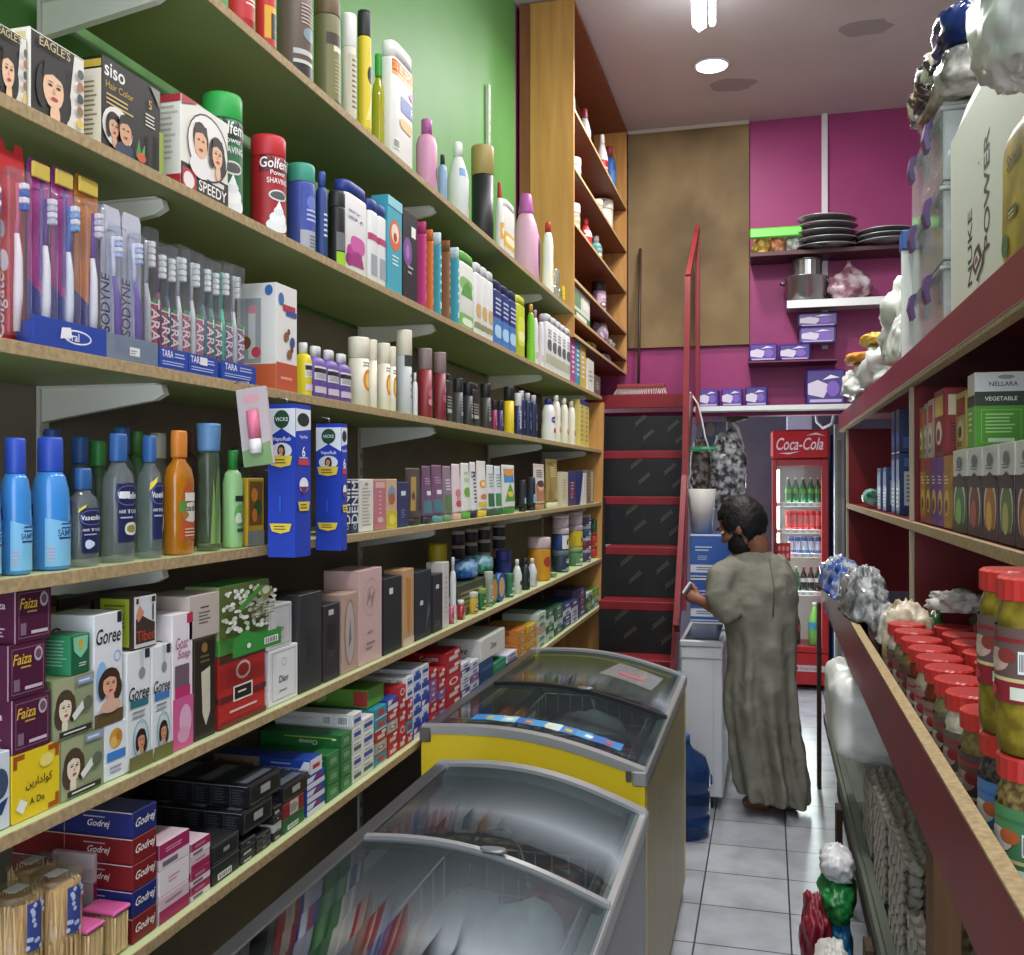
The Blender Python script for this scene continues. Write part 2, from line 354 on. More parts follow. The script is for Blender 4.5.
# ---------------------------------------------------------------- tall maple cabinet on the wall above
CY0, CY1, CXF = 5.03, 7.03, -1.0
b = MB(); b.box(-1.24, CY0, 2.47, CXF, CY0 + .02, CEIL - .01, MAPLE, .001); 
cab = empty('cupboard', (0, 0, 0)); b.obj('side_panel', cab)
MB().box(-1.24, CY1 - .02, 2.47, CXF, CY1, CEIL - .01, MAPLE, .001).obj('side_panel', cab)
MB().box(-1.30, CY0 + .002, 2.47, -1.242, CY1, CEIL - .01, MAPLE_IN, .001).obj('back_panel', cab)
MB().box(-1.24, CY0 + .021, CEIL - .03, CXF, CY1 - .021, CEIL - .01, MAPLE_IN, .001).obj('top_panel', cab)
CSH = [2.49, 2.595, 2.79, 3.09, 3.39, 3.70]
for z in CSH:
    s_ = MB(); s_.box(-1.24, CY0 + .021, z - .016, CXF - .003, CY1 - .021, z, MAPLE_IN, .001); s_.box(CXF - .0029, CY0 + .021, z - .0165, CXF, CY1 - .021, z + .0005, M('c2a878', .5), .001); s_.obj('shelf', cab)
tag(cab, 'tall maple cabinet of open shelves reaching up to the ceiling', 'cabinet')
# ---------------------------------------------------------------- ceiling lamps
LAMP_C = (1.0, .98, .96)
def downlight(x, y, label, power, cfl=False):
    o = empty('ceiling_downlight', (x, y, CEIL))
    b = MB(); b.lathe([(-.004, .115), (-.012, .115), (-.014, .1), (-.006, .09), (-.006, .04)], M('cfccd6', .35), n=28); b.obj('trim_ring', o)
    if cfl:
        q = MB()
        for i in range(3):
            a = i * 2 * pi / 3
            px_, py_ = .045 * cos(a), .045 * sin(a)
            q.tube([(px_ - .024 * sin(a), py_ + .024 * cos(a), -.09), (px_ - .024 * sin(a), py_ + .024 * cos(a), -.24), (px_, py_, -.256), (px_ + .024 * sin(a), py_ - .024 * cos(a), -.24), (px_ + .024 * sin(a), py_ - .024 * cos(a), -.09)], .0145, M('f2f6ff', .3, 0, 30), 8)
        q.obj('fluorescent_tubes', o)
        MB().lathe([(-.012, .03), (-.03, .05), (-.088, .075), (-.092, .05)], M('e4e4e6', .4)).obj('lamp_base', o)
    else:
        MB().lathe([(-.0145, .0), (-.0145, .092), (-.009, .092)], M('fbfaf2', .3, 0, 14), n=28, c0=False).obj('diffuser', o)
    tag(o, label, 'ceiling lamp')
    l = bpy.data.lights.new('lamp', 'AREA'); l.shape = 'DISK'; l.size = .22; l.energy = power; l.color = LAMP_C
    lo = bpy.data.objects.new('lamp_light', l); COL.objects.link(lo); lo.location = (x, y, CEIL - (.3 if cfl else .03)); return o
pd = W(712, 63, 5.96); pc = W(705, 8, 5.0)
downlight(pd.x, pd.y, 'round recessed downlight in the ceiling ahead', 26)
downlight(pc.x, pc.y - .1, 'bright folded fluorescent bulb hanging from the ceiling', 44, True)
for yy, lb in ((.4, 'round recessed downlight above the shop front'), (2.2, 'round recessed downlight above the near freezer'), (3.7, 'round recessed downlight above the yellow ended freezer')): downlight(.3, yy, lb, 35)  # extra lamps out of view, added with fixtures to light the aisle
for px, py, lb in ((865, 27, 'square stained patch left by an old fitting, nearer one'), (733, 84, 'square stained patch on the ceiling beyond the downlight')):
    d = (CEIL - EYE) * FPX / (HY - py); c = W(px, py, d); b = MB(); q = random.Random(px)
    pts = [(c.x + .13 * cos(t * pi / 7) * (.85 + .25 * q.random()) * (1.1 if t % 4 else 1.3), c.y + .1 * sin(t * pi / 7) * (.9 + .25 * q.random())) for t in range(14)]
    b.prism(pts, lambda a, e: (a, e, CEIL - .003), lambda a, e: (a, e, CEIL - .0005), M('a0979a', .8)); tag(b.obj('ceiling_patch'), lb, 'patch', 'ceiling patches')
# ---------------------------------------------------------------- camera, world
cam = bpy.data.cameras.new('camera'); co = bpy.data.objects.new('camera', cam); COL.objects.link(co); SC.camera = co
cam.sensor_fit = 'HORIZONTAL'; cam.sensor_width = 36; cam.lens = FPX / 1024 * 36; cam.clip_start = .02
co.location = (0, 0, EYE); co.rotation_euler = (math.radians(90) + math.atan((HY - 477.5) / FPX), 0, A)
w = bpy.data.worlds.new('world'); SC.world = w; w.use_nodes = True
w.node_tree.nodes['Background'].inputs[0].default_value = (.82, .9, 1.0, 1); w.node_tree.nodes['Background'].inputs[1].default_value = 4.0
SC.view_settings.view_transform = 'Standard'; SC.view_settings.look = 'None'; SC.view_settings.gamma = 1; SC.view_settings.use_curve_mapping = False
SC.view_settings.exposure = 0.0
SC.cycles.max_bounces = 10; SC.cycles.diffuse_bounces = 5; SC.cycles.transparent_max_bounces = 24; SC.cycles.sample_clamp_indirect = 6
SC.cycles.caustics_reflective = False; SC.cycles.caustics_refractive = False
# ================================================================= FREEZERS
STEEL = M('b0b2b4', .3, .5); STEEL_D = M('77797c', .3, .8); DARK = M('17181a', .5); FGLASS = CLEAR('ccd4d4', .05, '8c9294', .05, 1.2)
FX0, FX1 = -.985, -.335
def zarch(t): # t 0 at the wall side, 1 at the aisle side
    return .965 - .08 * t + .04 * sin(pi * t) 
def freezer(name, y0, y1, x0, x1, split, endm, sidem, label, strip, dz=0):
    o = empty(name, ((x0 + x1) / 2, (y0 + y1) / 2, 0)); ox, oy = o.location.x, o.location.y
    N = 14; ar = [(x0 + (x1 - x0) * i / N, zarch(i / N) + dz) for i in range(N + 1)]
    def F(b, nm, p=o):
        b.v = [(a - ox, c - oy, e) for a, c, e in b.v]; return b.obj(nm, p)
    b = MB()   # outer body: open tub with thick walls
    th = .06
    pro = [(x0, .06)] + [(x, z - .008) for x, z in ar] + [(x1, .06)]
    b.prism(pro, lambda a, c: (a, y0, c), lambda a, c: (a, y0 + th, c), endm); b.prism(pro, lambda a, c: (a, y1 - th, c), lambda a, c: (a, y1, c), endm)
    b.box(x0, y0 + th, .06, x0 + th, y1 - th, ar[0][1] - .03, sidem); b.box(x1 - th, y0 + th, .06, x1, y1 - th, ar[-1][1] - .03, sidem)
    b.box(x0 + th, y0 + th, .06, x1 - th, y1 - th, .3, M('64686b', .5))
    F(b, 'body')
    b = MB(); b.box(x0 + th, y0 + th, .3, x0 + th + .004, y1 - th, .85, M('64686b', .5)); b.box(x1 - th - .004, y0 + th, .3, x1 - th, y1 - th, .8, M('64686b', .5))
    b.box(x0 + th, y0 + th, .3, x1 - th, y0 + th + .004, .82, M('64686b', .5)); b.box(x0 + th, y1 - th - .004, .3, x1 - th, y1 - th, .82, M('64686b', .5)); F(b, 'liner')
    # rim: arched end frames and long rails
    def archbar(ya, yb, up, m, nm, t0=0, t1=1, wd=0):
        b = MB(); pl = [(x, z + up) for i, (x, z) in enumerate(ar)] + [(x, z - .008) for x, z in reversed(ar)]
        b.prism(pl, lambda a, c: (a, ya, c), lambda a, c: (a, yb, c), m); F(b, nm)
    archbar(y0 - .004, y0 + .03, .016, STEEL, 'end_frame'); archbar(y1 - .03, y1 + .004, .016, STEEL, 'end_frame')
    b = MB(); b.box(x1 - .034, y0 - .008, ar[-1][1] - .03, x1 + .006, y1 + .008, ar[-1][1] + .012, STEEL, .004); b.box(x1 - .052, y0 - .006, ar[-1][1] - .02, x1 - .036, y1 + .006, ar[-1][1] + .014, STEEL_D, .003); F(b, 'front_rail')
    b = MB(); b.box(x0 - .004, y0 - .007, ar[0][1] - .03, x0 + .03, y1 + .007, ar[0][1] + .012, STEEL_D, .003); F(b, 'rear_rail')
    # two sliding curved panes
    for nm, ya, yb, up in (('glass_lid', y0 + .032, split + .02, .010), ('glass_lid', split - .02, y1 - .032, .0035)):
        b = MB(); r0 = [[(x, yy, z + up) for x, z in ar[1:]] for yy in (ya, yb)]; r1 = [[(x, yy, z + up + .004) for x, z in ar[1:]] for yy in (ya, yb)]
        b.rings([r1[0] , r1[1], r0[1], r0[0], r1[0]], FGLASS, True, False, False, False); lid = F(b, nm)
        b = MB(); yy = yb if up > .005 else ya
        pl = [(x, z + up + .012) for x, z in ar[1:]] + [(x, z + up - .001) for x, z in reversed(ar[1:])]
        if up > .005:
            b.prism(pl, lambda a, c: (a, yy - .016, c), lambda a, c: (a, yy, c), strip); F(b, 'lid_frame', lid)
            b = MB(); mx, mz = ar[N // 2 + 1]; b.oval([(mz + .022, .03, .012), (mz + .03, .026, .01)], M('8d9093', .3, .5), mx, yy - .008, 14); F(b, 'handle', lid)
    for yy in (y0 + .12, y1 - .12):
        for xx in (x0 + .08, x1 - .08): F(MB().lathe([(0, .025), (.05, .025), (.06, .035)], DARK, xx, yy, 10), 'foot')
    return tag(o, label, 'freezer', 'glass topped chest freezers'), F, ar
YELLOW = M('e8cc26', .35); WOODSIDE = NOISE('yellowed_laminate', '8f8452', 'a5986a', (8, 8, .6), 6, .35, .3, .7, 0, 3)
f1y1 = 2.345; f1y0 = .72
fr1, F1, ar1 = freezer('chest_freezer', f1y0, f1y1, -.82, -.287, 1.78, M('8f9496', .35, .3), M('84888c', .3, .4), 'grey chest freezer with curved glass lids, nearest the camera', STEEL)
# baskets and frozen goods in the near freezer
WIRE = M('aeb2b5', .35, .6)
def basket(F, x0, x1, y0, y1, z0, z1, par=None):
    b = MB(); r = .0025
    for z in (z0, (z0 + z1) / 2, z1): b.tube([(x0, y0, z), (x1, y0, z), (x1, y1, z), (x0, y1, z), (x0, y0, z)], r if z < z1 else .004, WIRE, 5)
    n = 9
    for i in range(n + 1):
        x = x0 + (x1 - x0) * i / n; y = y0 + (y1 - y0) * i / n
        b.tube([(x, y0, z1), (x, y0, z0), (x, y1, z0), (x, y1, z1)], r * .8, WIRE, 4); b.tube([(x0, y, z1), (x0, y, z0), (x1, y, z0), (x1, y, z1)], r * .8, WIRE, 4)
    # hooked handle
    b.tube([(x0 + .05, y1, z1), (x0 + .07, y1 - .01, z1 + .05), (x0 + .14, y1 - .02, z1 + .06), (x0 + .2, y1 - .12, z1 + .05), (x0 + .24, y1 - .2, z1)], .004, WIRE, 6)
    return b
b = basket(None, -.75, -.38, .82, 1.5, .55, .76); tag(b.obj('wire_basket'), 'grey wire basket inside the near freezer, closest to camera', 'basket', 'freezer baskets')
b = basket(None, -.75, -.38, 1.56, 2.26, .58, .80); tag(b.obj('wire_basket'), 'grey wire basket at the far end inside the near freezer', 'basket', 'freezer baskets')
def lump(c, r, m, sd, jit=.16, nu=16, nv=10, name='frozen_pack', label='', cat='bag', group=None, flat=None):
    b = MB(); b.ball((0, 0, 0), r, m, nu, nv, jit, sd)
    if flat: b.v = [(x, y, max(z, -flat)) for x, y, z in b.v]
    return tag(b.obj(name, loc=c), label, cat, group)
FROST = NOISE('frosty_film', 'a9aeb2', 'd5d9dc', (1, 1, 1), 5, .3, .35, .65, .3, 14)
RED_P = NOISE('red_frozen_pack', '8a1420', 'b08a8c', (1, 1, 1), 4, .35, .4, .7, .2, 16)
lump((-.52, 1.32, .63), (.09, .11, .07), FROST, 4, label='frosted white bag inside the nearest freezer basket', group='frozen goods')
lump((-.52, 1.06, .63), (.12, .11, .06), RED_P, 5, label='frosted red food pack at the front of the near basket', group='frozen goods')
lump((-.68, 1.25, .60), (.06, .16, .05), FROST, 6, label='long frosted bag on the wall side of the near basket', group='frozen goods')
lump((-.65, 1.72, .735), (.09, .10, .05), RED_P, 8, label='frosted red pack at the wall side of the far freezer basket', group='frozen goods')
lump((-.49, 1.93, .75), (.085, .13, .065), FROST, 9, label='large round frosted white bag in the far freezer basket', group='frozen goods')
lump((-.47, 2.16, .73), (.08, .09, .05), RED_P, 10, label='dull red frozen pack at the far corner of the grey freezer', group='frozen goods')
lump((-.66, 2.05, .71), (.075, .15, .05), M('8a9094', .4), 12, label='grey frozen pack beside the round frosted bag', group='frozen goods')
# far freezer with the yellow end
f2y0 = 2.66; f2y1 = 4.02
fr2, F2, ar2 = freezer('chest_freezer', f2y0, f2y1, -.985, -.33, 3.26, YELLOW, WOODSIDE, 'yellow ended chest freezer with curved glass lids, behind the grey one', M('1d1e20', .35))
b = basket(None, -.89, -.43, 3.3, 3.88, .6, .82); tag(b.obj('wire_basket'), 'wire basket inside the yellow ended freezer', 'basket', 'freezer baskets')
b = basket(None, -.89, -.43, 2.76, 3.26, .6, .82); tag(b.obj('wire_basket'), 'empty wire basket at the near end of the yellow ended freezer', 'basket', 'freezer baskets')
lump((-.66, 3.6, .74), (.15, .16, .08), FROST, 19, label='frosted white bag inside the yellow ended freezer', group='frozen goods')
lump((-.62, 3.02, .66), (.16, .15, .05), M('5c6064', .5), 21, label='flat grey frozen pack inside the yellow ended freezer', group='frozen goods')
# promotional strip and sticker under the far freezer's glass
b = MB(); q = random.Random(3)
def arch_pt(x, y, up=0):
    t = (x + .985) / .655; return (x, y, zarch(t) + up)
def on_lid(poly, m, up):
    b2 = [arch_pt(x, y, up) for x, y in poly]; b.add(b2 + [(x, y, z - .001) for x, y, z in b2], [tuple(range(len(b2)))] + [tuple(reversed(range(len(b2), 2 * len(b2))))] + [(i, (i + 1) % len(b2), len(b2) + (i + 1) % len(b2), len(b2) + i) for i in range(len(b2))], m)
xs = [-.86 + .045 * i for i in range(11)]
for i in range(10):
    yy = 2.745 - .0 * i; wob = .006 * (i % 2)
    on_lid([(xs[i], yy + wob), (xs[i + 1], yy + .006 - wob), (xs[i + 1], yy + .07), (xs[i], yy + .064)], M(['2f7fc0', '57a8d8', '9cc8dc', '2a6ab8', '3b8fca', 'c8dde2', '2f7fc0', '3f97d2', '2a6ab8', '2f7fc0'][i], .4), .0155)
for i in range(7):
    x = -.82 + .06 * i; on_lid([(x, 2.765), (x + .022, 2.76), (x + .026, 2.785), (x + .004, 2.79)], M(['d8b23a', 'e8e4d0', 'c98a3a', 'e0d8a0', 'd0a848', 'e8e8e8', 'c84848'][i], .4), .0165)
tag(b.obj('promotional_strip'), 'blue ice cream promotional strip on the yellow ended freezer glass', 'sticker')
b = MB()
for i in range(8):
    t0, t1 = i / 8, (i + 1) / 8; P_ = lambda t, v: (-.62 + .2 * t + .04 * v * (1 - t) + .02 * v * t, 3.62 - .04 * t + .25 * v); on_lid([P_(t0, 0), P_(t1, 0), P_(t1, 1), P_(t0, 1)], CLEAR('e8e8e8', .28, 'c8c8cc'), .0105)
    if 1 < i < 6: on_lid([P_(t0, .3), P_(t1, .3), P_(t1, .45), P_(t0, .45)], M('b6626a', .4), .012)
tag(b.obj('faded_sticker'), 'faded clear sticker on the far lid of the yellow ended freezer', 'sticker')
# ================================================================= RED STEPS
RED = NOISE('red_steel_paint', '6e1a20', '802329', (1, 1, 1), 5, .4, .3, .7, .02, 5); REDD = NOISE('red_step_paint', '741a22', '862228', (1, 1, 1), 5, .5, .3, .7, .02, 6)
st = empty('step_ladder', (-.72, 5.4, 0))
def S(b, nm, p=None):
    b.v = [(x + .72, y - 5.4, z) for x, y, z in b.v]; return b.obj(nm, p or st)
PLYD = NOISE('film_faced_plywood', '121315', '1b1c1e', (1, 1, 1), 4, .45, .3, .7, 0, 5)
SX0, SX1 = -.985, -.52
sd = [(5.06, .07), (5.28, .37), (5.5, .674), (5.72, .979), (5.94, 1.29), (6.16, 1.597), (6.38, 1.90)]
yy = lambda d, X=-.7: (d + X * SA) / CA
for i, (d, z) in enumerate(sd):
    y = yy(d); y2 = yy(sd[i + 1][0]) if i + 1 < len(sd) else yy(6.6); z2 = sd[i + 1][1] if i + 1 < len(sd) else 2.2
    X0 = SX0 if y < 5.97 else -1.29
    b = MB(); b.box(X0, y, z - .03, SX1 - .012, y2 + .02, z, REDD, .004); b.box(X0, y - .006, z - .052, SX1 - .012, y + .02, z + .002, REDD, .004); S(b, 'tread')
    b = MB(); X0 = SX0 if y2 < 5.98 else -1.29; b.box(X0, y2 - .004, z, SX1 - .014, y2 + .008, z2 - .052, PLYD, .001)
    tx = lambda u, v, l: (SX0 + .53 * u, y2 - .004 - l, z + (z2 - z - .05) * v)
    if i >= 1:
        for (u, v, a) in ((.3, .35, 35), (.62, .6, 35), (.72, .25, 35), (.2, .75, 35)):
            b.art([('p', [(u + .022 * q_, v + .04 * q_), (u + .022 * q_ + .012, v + .04 * q_ + .022), (u + .022 * q_ - .004, v + .04 * q_ + .09), (u + .022 * q_ - .016, v + .04 * q_ + .068)], '4d4836') for q_ in range(6)] + [('p', [(u - .02, v - .05), (u + .14, v + .22), (u + .135, v + .235), (u - .025, v - .035)], '433f34')], tx, .53, z2 - z - .05)
    S(b, 'riser')
S(MB().box(-1.29, 5.958, 0, -.984, 5.968, 1.6, PLYD, .001), 'closing_panel')
b = MB(); yp = yy(6.6); b.box(-1.29, yp, 2.205, SX1 + .02, YB - .04, 2.30, REDD, .004); S(b, 'platform')
def bar(p, q, w, t, m, nm, wx=.04):
    b = MB(); p, q = Vector(p), Vector(q); d = (q - p).normalized(); n = Vector((1, 0, 0)); u = d.cross(n).normalized()
    rs = [[c + n * sx * wx / 2 + u * sy * w / 2 for sx, sy in ((-1, -1), (1, -1), (1, 1), (-1, 1))] for c in (p, q)]
    b.rings(rs, m, False); return S(b, nm)
bar((SX1 + .008, yy(4.95, -.45), .0), (SX1 + .008, yp - .02, 2.24), .16, 0, RED, 'stringer', .03)
# hand rail: two tall posts joined by sloping flats
top = W(690, 216, 6.45); p1 = W(688, 404, 6.5); hb = W(684, 645, 5.3)
RX = SX1 + .045
b = MB(); hr = [(RX, yy(6.55, -.45), 2.0), (RX, yy(6.45, -.45), 3.45), (RX, yy(6.35, -.45), 3.49)]
b = MB()
def flat(b, p, q, w, t, m):
    p, q = Vector(p), Vector(q); d = (q - p).normalized(); n = Vector((1, 0, 0)); u = d.cross(n).normalized()
    b.rings([[c + n * sx * t / 2 + u * sy * w / 2 for sx, sy in ((-1, -1), (1, -1), (1, 1), (-1, 1))] for c in (p, q)], m, False)
ra, rb, rc = (RX, yy(6.72, -.45), 3.47), (RX, yy(6.72, -.45), 2.25), (RX, yy(5.85, -.45), 2.42)
flat(b, (RX, yy(6.72, -.45), 2.1), ra, .05, .028, RED); flat(b, ra, (RX, yy(5.9, -.45), 2.95), .05, .028, RED); flat(b, (RX, yy(5.9, -.45), 2.95), (RX, yy(5.55, -.45), .95), .05, .034, RED)
flat(b, (RX - .004, yy(5.2, -.45), .9), (RX - .004, yy(6.0, -.45), 2.2), .09, .03, RED)
S(b, 'handrail')
tag(st, 'steep red steel steps with dark printed plywood risers and handrail', 'steps')
# broom on the platform
br = empty('broom', (-.86, 6.56, 2.305)); b = MB(); b.tube([(-.03, .27, .03), (-.045, .49, 1.1)], .011, M('3a2a22', .5), 8); b.obj('handle', br)
b = MB(); b.box(-.17, .16, .045, .17, .2, .075, M('8c2a30', .5), .006); b.tube([(-.03, .27, .06), (-.02, .19, .07)], .012, M('8c2a30'), 6); b.obj('head_block', br)
b = MB(); q = random.Random(2)
for i in range(60):
    x = -.165 + .33 * (i % 30) / 29; y = .165 + .025 * (i // 30); b.tube([(x, y, .046), (x * 1.12 + .006 * (q.random() - .5), y - .05 - .01 * q.random(), .0)], .0022, M('e0d8cc', .6), 3)
b.obj('bristles', br); tag(br, 'red broom with pale bristles lying on the red platform', 'broom')
# ================================================================= soft goods helper
from mathutils import noise as NZ
def blob(b, c, r, m, sd=0, amp=.12, freq=14.0, pw=2.4, flat=None, nu=44, nv=26, rot=0, tie=False):
    """crumpled bag: rounded box with folds; flat = level of its flat base below the centre"""
    rs = []; off = Vector((sd * 3.1, sd * 1.7, sd * .9)); sp = lambda v: math.copysign(abs(v) ** (2 / pw), v)
    for i in range(nv):
        t = -pi / 2 + pi * (i + .4) / (nv - .2); rr = []
        for k in range(nu):
            a = 2 * pi * k / nu; p = Vector((sp(cos(t)) * sp(cos(a)), sp(cos(t)) * sp(sin(a)), sp(sin(t))))
            q3 = Vector((p.x * r[0], p.y * r[1], p.z * r[2])) * freq
            n = 1.1 * NZ.noise(q3 * 1.3 + off) + 1.5 * (.35 - abs(NZ.noise(q3 * 2.4 + off))) + .9 * (.3 - abs(NZ.noise(q3 * 6 + off)))
            f = 1 + amp * n; x, y, z = p.x * r[0] * f, p.y * r[1] * f, p.z * r[2] * f
            if tie and p.z > .55:
                q = max(.18, 1 - (p.z - .55) / .45 * 1.1); x *= q; y *= q; z *= 1 + (p.z - .55) * .7
            if flat is not None: z = max(z, -flat)
            cx, cy = x * cos(rot) - y * sin(rot), x * sin(rot) + y * cos(rot); rr.append((c[0] + cx, c[1] + cy, c[2] + z))
        rs.append(rr)
    return b.rings(rs, m)
def bag(name, c, r, m, label, cat='bag', group=None, sd=1, amp=.2, freq=14, flat=None, tie=False, rot=0, pw=2.4, extra=None):
    b = MB(); blob(b, (0, 0, 0), r, m, sd, amp, freq, pw, flat, rot=rot, tie=tie)
    if extra: extra(b)
    return tag(b.obj(name, loc=c), label, cat, group)
def over_sill(cx, cz):
    def f(b): b.v = [(x, y, max(z, 1.201 - cz)) if x + cx < .345 else (x, y, z) for x, y, z in b.v]
    return f
FILM = CLEAR('f0f2f2', .16, 'd8dcde', .12, 1.5); BAGW = NOISE('white_plastic_film', 'bfc1bd', 'e2e3df', (1, 1, 1), 5, .3, .3, .7, .25, 9)
# ================================================================= RIGHT HAND RED SHELVING
REDP = NOISE('red_painted_board', '7e2430', '912b38', (1, 1, 1), 5, .4, .3, .7, .02, 4); REDI = NOISE('dark_red_board', '6a141c', '7a1a22', (1, 1, 1), 4, .5, .3, .7, 0, 4)
XR = .30; RY0 = -.5; YD = YX(910, XR); YE = YX(845, XR); YU = YX(842, XR); YL = YX(824, XR)
u = empty('display_unit', (.5, 2, 0)); XU = .45; XK = .94
YD = YX(910, XU); YE = YX(846, XU); YU = YX(841, XU)
def U(b, nm, p=u): b.v = [(x - .5, y - 2, z) for x, y, z in b.v]; return b.obj(nm, p)
b = MB(); b.box(XU + .02, RY0, 2.092, XK, YU - .002, 2.113, REDI); U(b, 'top_shelf')
b = MB(); b.box(XU - .014, RY0, 2.022, XU + .0195, YU, 2.117, REDP); b.box(XU - .012, RY0, 2.010, XU + .0185, YU, 2.0219, WOOD_EDGE, .001); U(b, 'top_fascia')
b = MB(); b.box(XU + .012, RY0, 1.542, XK - .002, YE - .02, 1.566, REDI); b.box(XU - .002, RY0, 1.540, XU + .0119, YE - .02, 1.568, WOOD_EDGE, .001); U(b, 'middle_shelf')
b = MB(); b.box(XK, RY0, .44, XK + .016, YL - .1, 2.09, REDI); U(b, 'back_panel')
for y, nm in ((YE - .0195, 'end_panel'), (YD, 'divider')):
    for z0, z1 in ((1.052, 1.538), (1.5685, 2.009)):
        b = MB(); b.box(XU + .014, y, z0, XK - .002, y + .022, z1, REDI); b.box(XU, y, z0, XU + .0138, y + .022, z1, M('a89a80', .5), .001); U(b, nm)
b = MB(); b.box(XR + .011, RY0, 1.03, XK - .002, YL - .12, 1.050, REDP); U(b, 'tray_board')
b = MB(); b.box(XR - .015, RY0, 1.027, XR + .0105, YL, 1.190, REDP); b.box(XR - .0155, RY0, 1.1902, XR + .011, YL, 1.197, WOOD_EDGE, .001); U(b, 'tray_fascia')
DW = NOISE('dark_old_wood', '3a2a20', '4c382a', (8, 8, .8), 7, .7, .3, .7, .05, 4); GW = NOISE('greenish_old_wood', '5a6154', '70786a', (6, .6, 6), 7, .6, .3, .7, .05, 4); BRW = NOISE('brown_post_wood', '5e4228', '7a5836', (10, 10, .7), 7, .6, .3, .7, .05, 4)
b = MB(); b.box(XR - .01, RY0, .392, XR + .012, YL - .1, .44, GW); b.box(XR + .0122, RY0, .40, XK - .002, YL - .1, .425, GW); b.box(XR + .002, RY0, .4402, XR + .03, YL - .1, .455, GW); U(b, 'bottom_shelf')
b = MB(); b.box(XR + .06, RY0, .0, XR + .078, YL - .1, .391, DW); U(b, 'kick_panel')
for y0, y1, m, z1, x0, x1 in ((YX(932, .315), YX(914, .315), BRW, 1.028, .315, .37), (YX(836, .262) - .0, YX(824, .262), DW, .391, .262, .286), (YX(865, .262), YX(846, .262), DW, .391, .262, .286), (5.55, 5.63, DW, 1.028, .262, .284)):
    b = MB(); b.box(x0, min(y0, y1), 0 if z1 < 1 or x0 < .3 else .456, x1, min(y0, y1) + min(abs(y1 - y0), .09), z1, m, .003); U(b, 'post')
tag(u, 'long red display shelving on the right side of the aisle', 'shelving')
# ---------------------------------------------------------------- spice jars
LID = M('c23530', .35); LIDD = M('a82c2a', .4)
def spice_jar(key, content, label_art, h=.255, r=.05):
    def build():
        o = empty('spice_jar'); b = MB()
        pr = [(0, r * .86), (.006, r * .97), (h * .1, r), (h * .3, r), (h * .31, r * .95), (h * .33, r * .95), (h * .34, r), (h * .7, r), (h * .72, r * .95), (h * .74, r * .95), (h * .76, r), (h * .82, r * .9), (h * .86, r * .84), (h * .88, r * .84)]
        b.lathe(pr, content, n=24)
        mpf = lambda u, v, l: ((r + .0012 + l) * -cos((u - .5) * 2.6 + .5), (r + .0012 + l) * -sin((u - .5) * 2.6 + .5), h * (.3 + .42 * v))
        b.obj('body', o)
        b = MB(); b.art(label_art, mpf, r * 2.6, h * .42, .06); b.obj('label', o)
        b = MB(); n = 40; rs = []
        for z, rr in ((h * .865, r * .93), (h * .87, r * .97), (h * .985, r * .97), (h, r * .9)):
            rs.append([((rr + (.0012 if k % 2 and .87 * h <= z < h * .99 else 0)) * cos(2 * pi * k / n), (rr + (.0012 if k % 2 and .87 * h <= z < h * .99 else 0)) * sin(2 * pi * k / n), z) for k in range(n)])
        b.rings(rs, LID, False); b.oval([(h + .0002, r * .8, r * .8), (h - .0015, r * .7, r * .7)], LIDD, 0, 0, 24); b.obj('lid', o)
        return o
    return build
def spice_art(c1, c2, c3, band='8d2530'):
    return [('r', 0, 0, 1, 1, c1), ('r', 0, 0, 1, .28, band), ('r', 0, .28, 1, .33, 'd8c890'), ('r', 0, .8, 1, .86, band), ('e', .36, .55, .2, .16, c2), ('e', .52, .62, .12, .1, c3), ('e', .28, .5, .1, .08, 'cfc7b4'), ('k', .66, .4, .86, .7), ('e', .3, .14, .1, .08, 'd0404a'), ('r', .58, .05, .85, .22, 'dfe6d4')]
def CONT(nm, a, b_, sc=60): return NOISE(nm, a, b_, (1, 1, 1), 3, .4, .4, .62, .05, sc)
conts = {'pickle': (CONT('olive_pickle', '6e5f1c', '98862e', 28), spice_art('6a5450', 'c9a79a', '8a3a34')), 'seed': (CONT('black_seed', '1e1c1a', '5c5650', 120), spice_art('4a78b0', 'd8d4cc', 'c46a3a', '3a68a8')),
         'mix': (CONT('mixed_seed', '5c4a28', 'a08a58', 90), spice_art('4f8a5c', 'd8d4cc', 'c46a3a', '3a7a4c')), 'brown': (CONT('brown_spice', '6a5a34', '857346', 90), spice_art('4a3a38', 'a08878', '7a2a2a')),
         'white': (CONT('white_spice', 'b8b09c', 'd2ccbc', 80), spice_art('57504a', 'b9a89a', '8a3030')), 'grey': (CONT('grey_green_spice', '6e6a50', '8a8464', 90), spice_art('5a4a44', 'c2b2a2', '7a3030')),
         'red': (CONT('red_brown_spice', '5e2416', '7c3620', 90), spice_art('7c6a64', 'd4c4bc', 'a0302c')), 'pale': (CONT('pale_spice', 'a39880', 'bfb49c', 80), spice_art('8a6a6a', 'e0d4cc', '9a3a3a'))}
cname = {'pickle': 'olive pickle', 'seed': 'black seeds', 'mix': 'mixed pale seeds', 'brown': 'brown spice', 'white': 'white spice', 'grey': 'grey-green spice', 'red': 'red-brown spice', 'pale': 'pale spice'}
JG = 'spice jars in the red tray'; JZ = 1.0505
def jar(kind, x, d, label, z=JZ):
    c, art = conts[kind]; y = (d + x * SA) / CA
    place('jar' + kind, spice_jar(kind, c, art), (x, y, z), 0.25 * R.random(), label, 'jar', JG)
front = ['seed', 'brown', 'white', 'grey', 'red', 'pale', 'red', 'brown', 'grey', 'white']
fd = [1.505, 1.66, 1.80, 1.92, 2.04, 2.16, 2.28, 2.41, 2.54, 2.67]
